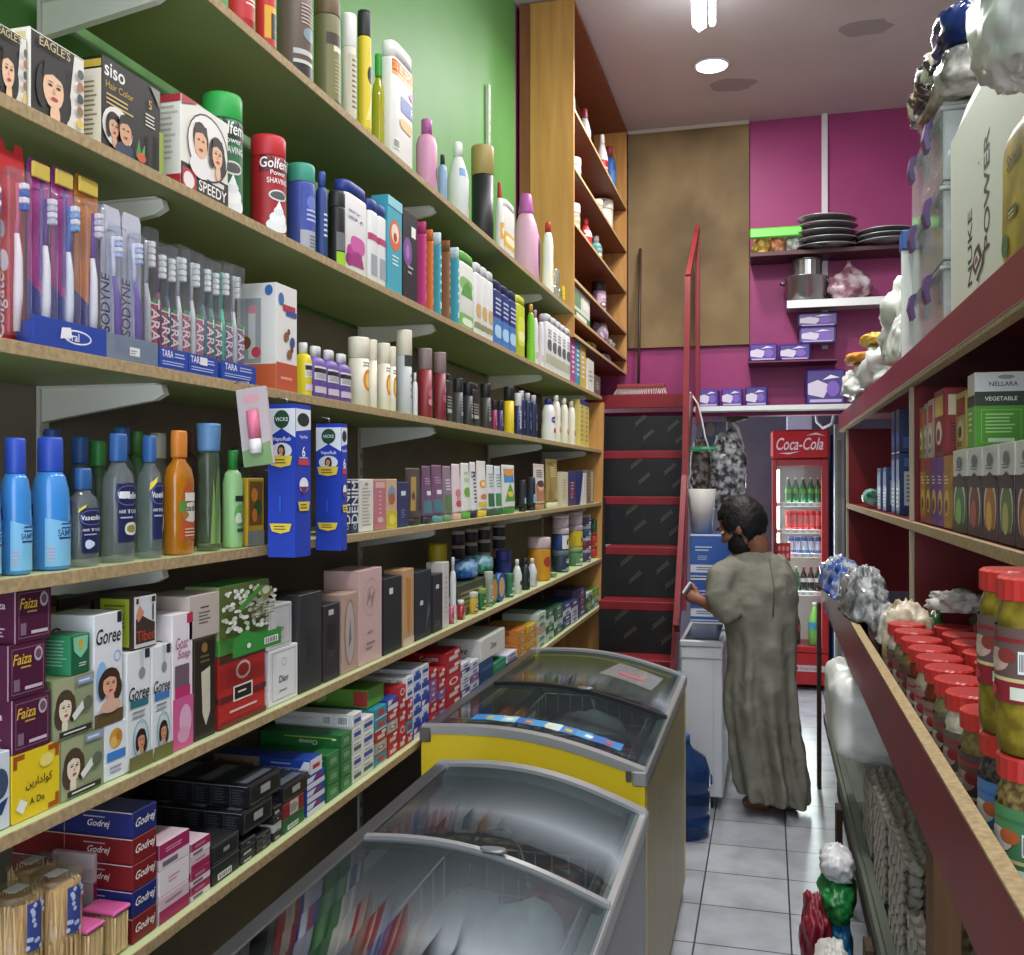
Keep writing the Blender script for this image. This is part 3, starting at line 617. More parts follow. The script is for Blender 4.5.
jar('mix', .372, 1.39, 'red-lidded jar of mixed pale seeds with green label, nearest of the tray')
for i, (k, d) in enumerate(zip(front, fd)):
    lb = {0: 'red-lidded jar of black seeds with blue label under the olive pickle jar'}.get(i, f'red-lidded jar of {cname[k]}, {ORD[i]} in the front row beyond the black seeds jar')
    jar(k, .372, d, lb)
jar('pickle', .372, 1.505, 'large red-lidded olive pickle jar stacked on the black seeds jar', JZ + .257)
jar('pickle', .372, 1.39, 'olive pickle jar with yellow label at the right edge, on the seeds jar', JZ + .257)
for row, x in ((0, .485), (1, .598)):
    for i in range(8):
        k = ['brown', 'red', 'grey', 'white', 'pale', 'brown', 'red', 'grey'][(i + row * 3) % 8]
        jar(k, x, 1.7 + .13 * i + .03 * row, f'red-lidded jar of {cname[k]}, {ORD[i]} along the {["middle", "rear"][row]} row of the jar tray')
# ---------------------------------------------------------------- bags at the far end of the red tray
bag('rice_bag', (.39, 2.97, 1.19), (.065, .085, .155), NOISE('printed_rice_bag', '9c8a6a', 'd8cdb8', (1, 1, 3), 5, .35, .4, .6, .2, 9), 'cream printed food bag with red bands at the far end of the jars', sd=3, flat=.139, extra=lambda b: b.add([(-.062, -.05, -.05), (-.068, .05, -.05), (-.066, .05, -.03), (-.062, -.05, -.03), (-.064, -.05, -.09), (-.068, .05, -.09), (-.068, .05, -.075), (-.064, -.05, -.075)], [(0, 1, 2, 3), (4, 5, 6, 7)], M('9a2c28', .4)))
bag('snack_bag', (.385, 3.19, 1.17), (.06, .09, .13), NOISE('grey_film_pack', '7c7c78', 'c8c8c4', (1, 1, 1), 4, .2, .4, .6, .3, 14), 'crumpled clear and grey snack bag behind the cream food bag', sd=5, flat=.118, extra=over_sill(.385, 1.17))
bag('snack_bag', (.35, 3.85, 1.20), (.075, .3, .155), NOISE('shiny_film_pack', '5c5e60', 'b8babc', (1, 1, 1), 4, .15, .4, .6, .3, 16), 'shiny grey film snack bags at the far end of the red tray', sd=6, flat=.148, extra=over_sill(.35, 1.20))
bag('snack_bag', (.33, 4.75, 1.185), (.085, .48, .14), NOISE('blue_grey_film', '34549a', 'a4aab0', (1, 1, 1), 3, .15, .42, .5, .3, 5), 'shiny blue and clear film bag farthest along the red tray', sd=7, flat=.133, extra=over_sill(.33, 1.185))
bag('snack_bag', (.50, 3.22, 1.168), (.03, .08, .13), M('2f6a38', .3), 'green food pack standing behind the grey snack bag', sd=8, flat=.116, amp=.08)
bag('snack_bag', (.35, 3.08, 1.1), (.018, .018, .05), M('a02a28', .3), 'small red sachet beside the cream food bag', sd=9, amp=.06, flat=.048)
def tin(nm, x, y, z, w, h, m, label, art=()):
    b = MB(); b.box(-w, -w / 2, 0, 0, w / 2, h, m); b.near(list(art), -w, 0, 0, h, -w / 2); tag(b.obj(nm, loc=(x + w, y, z)), label, 'box')
tin('tea_box', .5, 3.62, 1.0505, .08, .17, M('1f4a2c'), 'dark green box standing at the back of the red tray', [('e', .3, .7, .15, .08, 'd8e4d0'), ('r', .1, .2, .9, .3, 'c8d8c0')])
tin('tea_box', .59, 3.60, 1.0505, .06, .15, M('c8c4b0'), 'pale box with dark drawing beside the dark green box', [('p', [(.3, .1), (.7, .1), (.55, .7), (.45, .7)], '2a2a2a')])
bag('paper_scraps', (.5, 2.86, 1.365), (.06, .05, .028), M('b8b4ae', .6), 'crumpled white paper lying on the jar lids', 'paper', sd=12, amp=.4, freq=30, flat=.022)
bag('dark_bag', (.66, 3.05, 1.20), (.08, .09, .16), M('3a2a2a', .5), 'dark bag at the back beside the red divider', sd=13, flat=.148)
bag('dark_bag', (.68, 1.75, 1.4), (.07, .2, .06), NOISE('dark_sweet_bags', '1a1012', '6a4844', (1, 1, 1), 4, .3, .5, .7, .2, 16), 'dark sweet packets piled on the rear jars under the middle shelf', sd=14, flat=.055)
# ---------------------------------------------------------------- middle shelf cartons
def ncarton(nm, x, y, z, w, dp, h, m, label, frontart=(), nearart=(), group=None, ch=.0015):
    """carton on the right shelf; front faces the aisle (-X), near face looks back to the camera"""
    b = MB(); b.box(-dp, -w / 2, 0, 0, w / 2, h, m, ch); b.front(list(frontart), -w / 2, w / 2, 0, h); b.near([], 0, 1, 0, 1)
    if nearart: b.art(list(nearart), lambda u, v, l: (-dp * (1 - u), w / 2 + l, h * v) if False else (-dp * u, w / 2 + l, h * v), dp, h)
    o = b.obj(nm, loc=(x, y, z)); o.rotation_euler = (0, 0, pi); return tag(o, label, 'carton', group)
MZ = 1.5695
def arcs(base, c1, c2): return [('r', 0, .0, 1, .68, base), ('e', .5, .34, .42, .3, 'd8d4c8'), ('e', .5, .31, .37, .27, c1), ('r', 0, 0, 1, .12, base), ('e', .45, .25, .2, .16, c2), ('p', [(.0, .62), (.5, .72), (1, .62), (1, .55), (0, .55)], '3a2224'), ('e', .5, .85, .2, .07, '7a7a78'), ('z', .25, .74, .75, .8, 2, '6a6a68')]
pcs = [(1016, 1040, '3a1e22', '7a3a20', 'c4782a'), (999, 1015, '44262a', '5c7a30', 'b8b060'), (983, 998, '4a2a24', 'b06a1c', 'e0a83a'), (968, 982, '3c1e20', '6a2c20', 'b04a2a'), (953, 967, '3a3a22', '3c7a30', '88b050')]
for i, (a, c, b1, b2, b3) in enumerate(pcs):
    y0, y1 = YX(c, .475), YX(a, .475)
    ncarton('noodle_carton', .475, (y0 + y1) / 2, MZ, abs(y1 - y0) - .004, .12, .21, M('d8d8d4', .4), f'white topped {["brown", "dark red", "orange", "deep red", "green"][i]} noodle carton in the lower row of the middle right shelf', arcs(b1, b2, b3), arcs(b1, b2, b3), 'noodle cartons')
y0, y1 = YX(951, .475), YX(920, .475)
wd = (y1 - y0 - .016) / 5
for i in range(5):
    cc = ['a87820', '6a3a8a', '6a3a8a', '7a5a30', 'b0782a'][i]
    ncarton('spice_carton', .475, y0 + .008 + wd * (i + .5), MZ, wd - .003, .12, .20, M('96382c' if i > 2 else cc, .4), ['amber', 'purple', 'second purple', 'brown', 'farthest amber'][i] + ' film-wrapped spice carton between divider and noodle cartons', [('r', 0, .1, 1, .8, cc), ('e', .5, .35, .35, .18, 'd8b050'), ('e', .45, .3, .2, .1, '5a2a1a'), ('z', .2, .6, .8, .74, 3, 'e8d8c0')], [('r', 0, .1, 1, .8, cc)], 'film wrapped spice cartons')
z2 = MZ + .2115
ncarton('food_carton', .48, YX(969, .475), z2, .085, .115, .18, M('e0e0dc', .4), 'green and white vegetable carton standing on the noodle cartons', [('r', 0, .0, 1, .62, '6aa83a'), ('r', 0, .55, 1, .7, '3a3a2a'), ('z', .2, .2, .8, .5, 4, 'c8e0a8')], [('r', 0, 0, 1, .72, '58a428'), ('r', 0, .55, 1, .74, '33402a'), ('t', 'VEGETABLE', .5, .645, .055, 'f0f0ea', .8), ('t', 'NELLARA', .55, .84, .06, '3c3c3c', .75), ('e', .6, .93, .16, .03, '9aa09a'), ('b', .12, .06, .88, .5, .001, 'a8d878'), ('z', .2, .18, .8, .46, 6, 'b8e090'), ('r', .25, .07, .75, .12, 'e0ecd4')])
ups = [(957, 966, 'c8a860', 'cream and yellow food carton leaning next to the green vegetable carton'), (946, 956, 'd0b468', 'tall yellow food carton second from the green vegetable carton'), (935, 945, '8e2228', 'dark red food carton beside the yellow ones'), (928.5, 934, 'b8a8a0', 'pale striped food carton beside the dark red one'), (924.5, 928, 'a09898', 'thin grey food carton on the purple cartons'), (920, 924, '9a7a34', 'brown and gold food carton beside the divider')]
for i, (a, c, col, lb) in enumerate(ups):
    y0, y1 = YX(c, .475), YX(a, .475); zz = z2 if i < 2 else MZ + .2015
    ncarton('food_carton', .475 + (.03 if i < 2 else 0), (y0 + y1) / 2 + (.03 if i < 2 else .012), zz, abs(y1 - y0) - .004, .11, [.145, .16, .19, .175, .17, .165][i], M(col, .4), lb, [('r', .1, .6, .9, .9, 'a83a30' if i != 2 else 'd8b060'), ('e', .5, .35, .3, .18, 'e8dcc0'), ('e', .45, .32, .18, .1, '6a4a2a'), ('z', .15, .08, .85, .16, 2, '3a2a20')], [('r', .1, .6, .9, .9, 'd8c8b0'), ('z', .15, .2, .85, .5, 6, '3a2a20')])
blues = [(0.490, 3.472, 0.087, 0.225, '27467e', 'blue tea carton just beyond the divider on the middle shelf'), (0.490, 3.600, 0.087, 0.225, '2b4a86', 'second blue tea carton beyond the divider'), (0.490, 4.015, 0.102, 0.239, '1f3c74', 'blue carton with white panel in the far section of the middle shelf'), (0.490, 4.161, 0.102, 0.239, '22407a', 'plain blue carton beside the one with the white panel'), (0.490, 4.672, 0.131, 0.189, '3a4a8a', 'short blue carton farthest along the middle shelf'), (0.490, 4.453, 0.116, 0.189, '34427e', 'short blue carton, second farthest on the middle shelf')]
for x, y, wq, hq, col, lb in blues:
    ncarton('tea_carton', x, y, MZ, wq, .14, hq, M(col, .35), lb, [('r', .1, .55, .9, .9, '8fa4d0'), ('z', .2, .1, .8, .45, 5, 'c8d0e4')], [('r', .12, .15, .6, .7, 'd0d4d8'), ('z', .18, .2, .55, .66, 7, '5a6480'), ('r', .12, .78, .88, .92, '4a6ab0')], 'blue cartons in the far section')
for x, y, lb in ((.49, 4.015, 'upper blue carton stacked on the one with the white panel'), (.49, 4.161, 'upper plain blue carton, second in its stack')):
    ncarton('tea_carton', x, y, MZ + .241, .1, .14, .17, M('1b2f5e', .35), lb, [('r', .1, .2, .9, .5, '4a6ab0')], [('r', .1, .1, .9, .35, '3a5aa0')], 'blue cartons in the far section')
ncarton('tea_carton', .5, 3.49, MZ + .2265, .07, .14, .17, M('a8a8a4'), 'grey carton on top of the blue tea cartons beyond the divider', [('z', .2, .2, .8, .8, 6, '5a5a5a')], [('z', .2, .2, .8, .8, 6, '5a5a5a')])
b = MB(); b.tube([(0, 0, 0), (0, .14, .004), (.01, .28, 0)], [.036, .044, .038], NOISE('teal_film', '3c7a6c', '8cc0b0', (1, 1, 1), 4, .2, .4, .6, .3, 30), 12); tag(b.obj('film_roll', loc=(.50, 5.0, MZ + .046)), 'rolled teal film packet at the far end of the middle shelf', 'packet')
# ---------------------------------------------------------------- goods on top of the red shelving
TZ = 2.1145
cy0, cy1 = YX(1100, .50), YX(951, .50)
o = empty('cardboard_carton', (.50, (cy0 + cy1) / 2, TZ + .003)); L = cy1 - cy0; HC = .54
CARD = M('d2d5ca', .6); b = MB(); b.box(0, -L / 2, 0, .4, L / 2, HC, CARD, .003)
e_ = lambda pts: [(.30 + (x - .24) * .9, .20 + (y - .25) * .72) for x, y in pts]
b.art([('t', 'NUKE', .215, .33, .10, '1e1a1c', .4, 0, 90), ('t', 'POWER', .37, .50, .115, '1e1a1c', .52, 0, 90), ('p', e_([(.2, .22), (.275, .30), (.24, .40), (.2, .38), (.17, .30)]), '2a1a1e'), ('p', e_([(.205, .25), (.25, .3), (.225, .36), (.19, .32)]), 'd8d8d0'), ('p', e_([(.205, .275), (.235, .3), (.22, .335), (.198, .315)]), '8a2a4a'), ('p', e_([(.23, .16), (.29, .24), (.3, .32), (.285, .32), (.27, .25), (.215, .18)]), '2a1a1e'), ('r', .30, .66, .306, .675, '1e1a1c')], lambda u, v, l: (-l, L / 2 - L * u, HC * v), L, HC)
b.obj('body', o)
b = MB(); b.prism([(-L / 2, .0), (L / 2 - .03, .0), (L / 2 - .12, .06), (-L / 2, .07)], lambda a, c: (.006 + c * .25, a, HC + .002 + c * .95), lambda a, c: (.01 + c * .25, a, HC + .002 + c * .95), CARD); b.obj('flap', o)
tag(o, 'large white cardboard carton lettered in black on top of the red shelving', 'carton')
PUR = M('43275f', .35); CRT = CLEAR('f0f3f4', .34, 'dde2e2', .12, 1.35)
def crate(x0, y0, z, w, l, h, lb):
    o = empty('storage_crate', (x0, y0, z)); th = .004; b = MB()
    for p in ((0, 0, 0, w, l, th), (0, 0, th, th, l, h - .03), (w - th, 0, th, w, l, h - .03), (th, 0, th, w - th, th, h - .03), (th, l - th, th, w - th, l, h - .03)): b.box(*p, CRT, .001)
    b.obj('tub', o)
    b = MB(); b.box(-.012, -.012, h - .03, w + .012, l + .012, h - .018, CRT, .003); b.box(.0, .0, h - .018, w, l, h - .002, CLEAR('f0f2f2', .3, 'd8dcdc', .2), .004); b.obj('lid', o)
    for ya in (l * .2, l * .7):
        g = MB(); g.prism([(-.012, h - .012), (-.03, h - .02), (-.036, h - .06), (-.026, h - .10), (-.014, h - .095), (-.02, h - .06), (-.018, h - .04), (-.012, h - .033)], lambda a, c: (a, ya, c), lambda a, c: (a, ya + .06, c), PUR); g.obj('latch', o)
    g = MB(); g.prism([(w * .25, h - .012), (w * .5, h - .012), (w * .55, h - .06), (w * .45, h - .10), (w * .3, h - .09)], lambda a, c: (a, -.0125, c), lambda a, c: (a, -.03, c), PUR); g.obj('latch', o)
    return tag(o, lb, 'crate', 'clear storage crates with purple latches')
ky0, ky1 = YX(945, .50), YX(912, .50)
crl = ky1 - ky0; ch_ = .232
for i in range(3):
    nm = ['lowest', 'middle', 'topmost'][i]; zz = TZ + .004 + (ch_ + .003) * i
    crate(.50, ky0 + .02, zz, .38, crl - .03, ch_, [nm + ' clear crate with purple latches beside the lettered carton', nm + ' clear crate with purple latches in its stack', nm + ' clear crate with purple latches under the film-wrapped packs'][i])
    for q, (yy_, mm, nn) in enumerate(((.2, NOISE('clear_sachets', '8a8480', 'd0c8c0', (1, 1, 1), 4, .25, .4, .6, .3, 20), 'pale'), (.55, M(['9c7458', 'a8683c', '6a6458'][i], .4), ['tan', 'orange-brown', 'grey-brown'][i]), (.82, M(['b0aca4', 'c4b49c', '8a8e92'][i], .4), ['grey-white', 'cream', 'grey'][i]))):
        bag('packet', (.60, ky0 + .02 + (crl - .03) * yy_, zz + .0065 + .07), (.075, (crl - .03) * .125, .07), mm, f'{nn} packet inside the {nm} clear crate, {["nearest", "middle", "far"][q]} one', 'packet', sd=20 + i * 3 + q, flat=.069, amp=.12)
cz = TZ + .004 + (ch_ + .003) * 3
bag('film_pack', (.66, ky0 + .32, cz + .060), (.16, .28, .06), NOISE('brown_film_pack', '4a3a36', '9a928c', (1, 1, 1), 4, .15, .4, .65, .3, 9), 'brown food packs wrapped in clear film on the topmost crate', sd=41, flat=.057, pw=4, amp=.12)
bag('film_pack', (.64, ky0 + .42, cz + .18), (.16, .3, .05), NOISE('striped_film_pack', '2a3038', 'cfcabc', (1, 2.2, 1), 2, .15, .46, .54, .2, 12), 'dark and white striped film pack lying on the brown packs', sd=42, flat=.049, pw=4, amp=.12)
bag('film_pack', (.60, ky0 - .06, cz + .16), (.13, .13, .06), NOISE('navy_film_pack', '141f4a', '22326c', (1, 1, 1), 4, .2, .4, .6, .2, 8), 'shiny navy blue pack at the top of the pile on the crates', sd=43, flat=.058, pw=3.5, amp=.12)
bag('film_pack', (.60, ky0 - .05, cz + .05), (.12, .1, .05), NOISE('grey_film', '6a6864', 'c4c0ba', (1, 1, 1), 4, .2, .4, .6, .3, 12), 'grey film-wrapped pack under the navy blue pack', sd=44, flat=.049, pw=4, amp=.1)
bag('plastic_bag', (.425, 1.86, 2.52), (.062, .16, .115), BAGW, 'white plastic carrier bag hanging over the front of the lettered white carton', sd=45, amp=.22, freq=9)
b = MB(); blob(b, (0, 0, 0), (.014, .12, .132), NOISE('yellow_food_pack', 'a08a2c', 'c9b24a', (1, 1, 1), 4, .35, .4, .6, .2, 10), 47, .06, 10, 5)
b.art([('t', 'Splash', .5, .78, .16, '2c3a2a', .8, .15), ('r', .3, .3, .62, .4, '4a5a28'), ('z', .34, .31, .58, .38, 2, 'd8cc8c'), ('e', .2, .12, .12, .1, '2f6a3a')], lambda u, v, l: (-.0165 - l, .11 - .22 * u, -.115 + .23 * v), .22, .23)
tag(b.obj('food_pack', loc=(.472, YX(1022, .47), TZ + .139)), 'yellow flat food pack standing in front of the lettered carton', 'pack')
WBL = [((.64, 4.15, 2.315), (.17, .3, .2), 51, 'large white plastic bag on the red shelving, beside the crates', .199), ((.58, 4.85, 2.23), (.14, .2, .115), 52, 'white plastic bag leaning in the middle of the far pile', .114), ((.55, 5.4, 2.21), (.14, .23, .095), 53, 'white and orange plastic bag at the far end of the red shelving', .094), ((.49, 3.86, 2.21), (.045, .1, .095), 55, 'crumpled white bag in front beside the lowest crate', .095)]
for c, r, sd, lb, fl in WBL: bag('plastic_bag', c, r, BAGW, lb, 'bag', 'white plastic bags', sd, .26, 9, fl)
bag('snack_packet', (.47, 5.3, 2.335), (.07, .14, .03), M('c8842a', .35), 'orange snack packet showing on the far white bags', 'packet', sd=56, amp=.2)
bag('snack_packet', (.50, 4.9, 2.375), (.07, .12, .028), M('c9a23a', .35), 'yellow snack packet on the white bags', 'packet', sd=57, amp=.2)
tag(MB().box(0, 0, 0, .26, .014, .42, M('d8dcd8', .5)).obj('white_sheet', loc=(.47, ky1 + .03, TZ + .003)), 'white board standing upright behind the crates', 'board')
tag(MB().box(0, 0, 0, .12, .08, .07, M('2c5aa8', .4), .004).obj('blue_box', loc=(.47, ky1 + .015, TZ + .425)), 'small blue box on top of the white board behind the crates', 'box')
# ---------------------------------------------------------------- under the tray
EGG = NOISE('grey_pulp', '979085', 'aaa397', (1, 1, 1), 5, .85, .3, .7, .15, 30)
def egg_tray():
    b = MB(); n = 40; g = .3
    f = lambda i, j: .017 * (cos(2 * pi * i / 8) * cos(2 * pi * j / 8)) + .007 * cos(4 * pi * i / 8) * cos(4 * pi * j / 8)
    for s_ in (0, 1):
        vs = [(-g / 2 + g * i / n, -g / 2 + g * j / n, .03 + f(i, j) - .003 * s_) for i in range(n + 1) for j in range(n + 1)]
        b.add(vs, [(i * (n + 1) + j, (i + 1) * (n + 1) + j, (i + 1) * (n + 1) + j + 1, i * (n + 1) + j + 1) for i in range(n) for j in range(n)], EGG, True)
    return b.obj('egg_tray', recalc=False)
for sk, (yy_, cnt) in enumerate(((2.36, 7), (2.74, 10), (3.12, 9), (3.48, 8))):
    for i in range(cnt):
        place('egg', egg_tray, (.475 + .003 * (i % 2), yy_ + .003 * ((i // 2) % 2), .448 + .027 * i), 0, f'grey pulp egg tray, {"topmost" if i == cnt - 1 else ORD[i] + " from bottom"} of the {["nearest", "second", "third", "farthest"][sk]} stack under the red tray', 'egg tray', 'grey egg trays')
bag('sack', (.37, 3.85, .85), (.15, .28, .155), BAGW, 'white plastic sack hanging under the far part of the red tray', sd=61, amp=.07, pw=5, freq=7)
for c, r, m, sd, lb, fl in (((.185, 3.0, .15), (.06, .16, .15), M('c2c2be', .4), 62, 'white plastic bag on the floor by the wooden posts', .148), ((.15, 3.36, .15), (.045, .12, .15), M('7a1a2c', .4), 63, 'dark red bag on the floor beside the white one', .138), ((.225, 3.44, .29), (.055, .12, .06), M('1f7a3a', .35), 64, 'green bag resting on the blue bag by the posts', None), ((.235, 3.44, .112), (.035, .11, .115), M('2f7ab0', .35), 66, 'light blue bag on the floor under the green one', .118), ((.225, 3.46, .395), (.05, .09, .05), M('d0d0d4', .35), 67, 'white and blue bag on top of the green bag', None)):
    if lb: bag('carrier_bag', c, r, m, lb, 'bag', 'bags on the floor', sd, .24, 12, fl)
# ================================================================= BACK WALL SHELVES
YF = 6.84
def wshelf(nm, pa, pb, py, th, m, label, yf=YF, lip=0):
    xa, xb = XY(pa, yf), XY(pb, yf); z = ZY((pa + pb) / 2, py, yf); b = MB(); b.box(xa, yf, z - th, xb, YB - .002, z, m, .002)
    if lip: b.box(xa, yf - .012, z - lip, xb, yf - .0005, z + .004, M('c9cac8', .35, .3), .002)
    tag(b.obj('wall_shelf', loc=(0, 0, 0)), label, 'shelf'); return z
z1 = wshelf('a', 750, 930, 247, .03, M('4a2428', .5), 'dark red wall shelf holding plates, upper of two on the pink wall')
z2w = wshelf('b', 787, 930, 298, .03, M('c9cac8', .35, .3), 'white metal wall shelf holding the cooking pot', lip=.05)
z3 = wshelf('c', 748, 838, 360, .012, M('6a2a4c', .5), 'narrow pink shelf under the purple packs')
z4 = wshelf('d', 692, 935, 405, .02, M('a8a49a', .5), 'pale ledge along the bottom of the pink back wall', lip=.03)
tag(MB().box(XY(822, 7.1), 7.095, z2w - .3, XY(828, 7.1), 7.119, ZY(825, 100, 7.1), M('cfc6cc', .4), .001).obj('slotted_upright'), 'white slotted upright rail on the pink back wall', 'upright')
def px(p, y): return XY(p, y)
Y0 = 6.95
# snack bags
for i, (pa, pb, h, m, lb) in enumerate(((752, 770, .15, NOISE('yellow_snacks', 'a8862c', 'd8c87c', (1, 1, 1), 4, .3, .4, .6, .2, 24), 'yellow snack bag at the left end of the plate shelf'), (770, 786, .2, NOISE('orange_snacks', 'b86a3c', 'e0c0a0', (1, 1, 1), 4, .3, .4, .6, .2, 24), 'orange and clear snack bag on the plate shelf'), (786, 804, .2, NOISE('clear_snacks', '98a098', 'd8dcd8', (1, 1, 1), 4, .25, .4, .6, .2, 24), 'clear snack bag next to the stacked plates'))):
    xa, xb = px(pa, Y0), px(pb, Y0); bag('snack_bag', ((xa + xb) / 2, 6.99, z1 + h * .42), ((xb - xa) * .48, .08, h * .5), m, lb, sd=70 + i, flat=h * .415)
b = MB(); b.box(px(750, 6.86), 6.855, z1 + .10, px(803, 6.86), 6.885, z1 + .17, M('5fc23a', .35), .012); tag(b.obj('green_tray_pack', loc=(0, 0, .0)), 'bright green strip pack lying across the snack bags', 'pack')
def plate():
    b = MB(); b.lathe([(0, .09), (.004, .1), (.018, .19), (.022, .195), (.024, .193), (.008, .1), (.006, .001)], M('8c8c8e', .22, .85), n=28); b.oval([(.0205, .196, .196), (.0235, .198, .198), (.0245, .196, .196)], M('d4d4d6', .3, .6), 0, 0, 28); return b.obj('metal_plate')
for i in range(5):
    place('plate', plate, (px(826, 6.98) + .01 * (i % 2) , 7.0 - .09, z1 + .002 + .046 * i), .3 * i, f'steel plate, {["bottom", "second", "middle", "fourth", "top"][i]} one of the taller stack on the wall shelf', 'plate', 'stacked steel plates', (.06, 0))
for i in range(3):
    place('plate', plate, (px(885, 6.98), 7.0 - .09, z1 + .002 + .035 * i), .5 * i, f'steel plate, {["bottom", "middle", "top"][i]} one of the low stack beside the clear crates', 'plate', 'stacked steel plates')
# pot, container, bag
xp = px(806, 6.98)
o = empty('cooking_pot', (xp, 6.98, z2w + .002)); b = MB(); b.lathe([(0, .12), (.01, .135), (.17, .14), (.175, .148), (.18, .148), (.178, .134), (.02, .128), (.018, .001)], M('a8a8aa', .25, .85), n=28); b.obj('body', o)
for sg in (-1, 1): MB().tube([(sg * .14, -.035, .14), (sg * .17, -.03, .145), (sg * .17, .03, .145), (sg * .14, .035, .14)], .006, M('8a8a8c', .3, .8)).obj('handle', o)
tag(o, 'aluminium cooking pot on the white wall shelf', 'pot')
o = empty('steel_container', (xp + .01, 6.98, z2w + .022)); b = MB(); n = 32
b.rings([[(r * (1 + .03 * (k % 2)) * cos(2 * pi * k / n), r * (1 + .03 * (k % 2)) * sin(2 * pi * k / n), z) for k in range(n)] for z, r in ((0, .08), (.01, .095), (.27, .095), (.275, .09))], M('9a9a9c', .25, .8), False); b.obj('body', o); MB().lathe([(.2755, .097), (.285, .097), (.3, .05), (.31, .02)], M('8c8c8e', .3, .8), n=24).obj('lid', o)
tag(o, 'ribbed steel container standing inside the cooking pot', 'container')
bag('plastic_bag', (px(849, 6.98), 6.98, z2w + .105), (.13, .09, .12), NOISE('pink_tinted_film', '8a5a6a', 'd8ccd0', (1, 1, 1), 4, .2, .4, .65, .3, 12), 'translucent tied plastic bag beside the pot on the white shelf', sd=81, flat=.1, tie=True, amp=.2)
# purple packs
PURP = M('4b2c86', .35); PUR2 = M('3d2a7a', .35); PW = 'cfc8dc'
def pack(pa, pb, z, h, dp, label, col=PURP, yf=6.88, art=True, rz=0):
    xa, xb = px(pa, yf), px(pb, yf); w = xb - xa; b = MB(); b.box(-w / 2, 0, 0, w / 2, dp, h, col, .012)
    if art: b.art([('p', [(.05, .3), (.45, .2), (.6, .55), (.3, .7), (.05, .6)], PW), ('e', .68, .45, .16, .22, '7a5ab8'), ('p', [(.42, .7), (.62, .84), (.85, .76), (.66, .74)], 'e0dcf0'), ('r', .1, .08, .9, .16, 'b8a8d8')], lambda u, v, l: (-w / 2 + w * u, -l, h * v), w, h)
    o = b.obj('sanitary_pack', loc=((xa + xb) / 2, yf, z)); o.rotation_euler = (0, 0, rz); return tag(o, label, 'pack', 'purple sanitary packs')
pack(698, 719, z4 + .002, .13, .16, 'purple pack at the left end of the back ledge, next to the handrail')
pack(721, 743, z4 + .002, .13, .16, 'purple pack, middle one of three on the back ledge')
pack(745, 768, z4 + .002, .135, .16, 'purple pack, rightmost of the three on the back ledge', PUR2)
pack(806, 846, z4 + .002, .245, .14, 'large purple sanitary towel pack standing on the back ledge', PUR2)
pack(749, 778, z3 + .002, .125, .15, 'purple pack lying at the left end of the narrow pink shelf')
pack(779, 811, z3 + .002, .115, .15, 'purple pack lying at the right end of the narrow pink shelf', PUR2)
pack(800, 836, z3 + .119, .11, .14, 'pale purple pack stacked on the right one of the narrow shelf', M('6a5a9a', .35), 6.9)
pack(798, 838, z3 + .231, .1, .14, 'violet pack on top of the pale purple one', M('54407e', .35), 6.9)
# ================================================================= REAR ROOM
FD = 7.8
fx0, fx1 = W(772, 690, FD).x, W(828, 690, FD).x; fy = W(800, 690, FD).y
o = empty('drinks_fridge', ((fx0 + fx1) / 2, fy, 0)); FW = (fx1 - fx0); hw = FW / 2
zf = lambda py: ZY(800, py, fy)
FR = M('a3161c', .35); ZT, ZS, ZG, ZB = zf(430), zf(459), zf(466), zf(646)
b = MB(); t = .03
b.box(-hw, .03, .05, -hw + t, .52, ZS, FR, .004); b.box(hw - t, .03, .05, hw, .52, ZS, FR, .004); b.box(-hw + t, .49, .05, hw - t, .52, ZS, M('e6e8e6', .5)); b.box(-hw + t, .03, ZS - .04, hw - t, .49, ZS, FR); b.box(-hw + t, .03, .05, hw - t, .49, ZB - .02, FR); b.obj('cabinet', o)
b = MB(); b.box(-hw - .01, -.03, ZS + .004, hw + .01, .3, ZT, FR, .02)
b.art([('r', .02, .06, .98, .94, 'c4141c'), ('t', 'Coca-Cola', .5, .52, .46, 'f4ece8', .84, .32), ('p', [(.12, .2), (.3, .16), (.5, .26), (.3, .22)], 'f4ece8'), ('p', [(.6, .8), (.78, .9), (.95, .78), (.78, .83)], 'f4ece8')], lambda u, v, l: (-hw + FW * u, -.03 - l, ZS + (ZT - ZS) * v), FW, ZT - ZS); b.obj('header_sign', o)
b = MB(); b.box(-hw, -.012, ZB - .05, -hw + .04, .028, ZS - .002, FR, .004); b.box(hw - .055, -.012, ZB - .05, hw, .028, ZS - .002, FR, .004); b.box(-hw + .04, -.012, ZG, hw - .055, .028, ZS - .002, FR, .004); b.box(-hw + .04, -.012, ZB - .05, hw - .055, .028, ZB, FR, .004); d_ = b.obj('door', o)
MB().box(-hw + .041, .005, ZB + .001, hw - .056, .010, ZG - .001, CLEAR('f4f8f8', .02, 'd0d4d4', .02, 1.35), .001).obj('glass_pane', d_)
MB().box(-hw + .008, -.035, ZB + .4, -hw + .022, -.013, ZB + 1.0, M('1a1a1c', .4), .004).obj('handle', d_)
b = MB(); b.box(-hw + .003, -.0135, ZB + .35, -hw + .007, -.0123, ZB + 1.1, M('e8c8c8'), .0005)
b = MB(); b.box(-hw + .035, -.018, zf(561), -hw + .035 + .11, -.0135, zf(543), M('a81c22', .4), .001)
b.art([('e', .2 + .3 * i, .3 + .4 * j, .1, .14, 'd88a80') for i in range(3) for j in range(2)], lambda u, v, l: (-hw + .035 + .11 * u, -.018 - l, zf(561) + .145 * v), .11, .145); b.obj('sticker', d_)
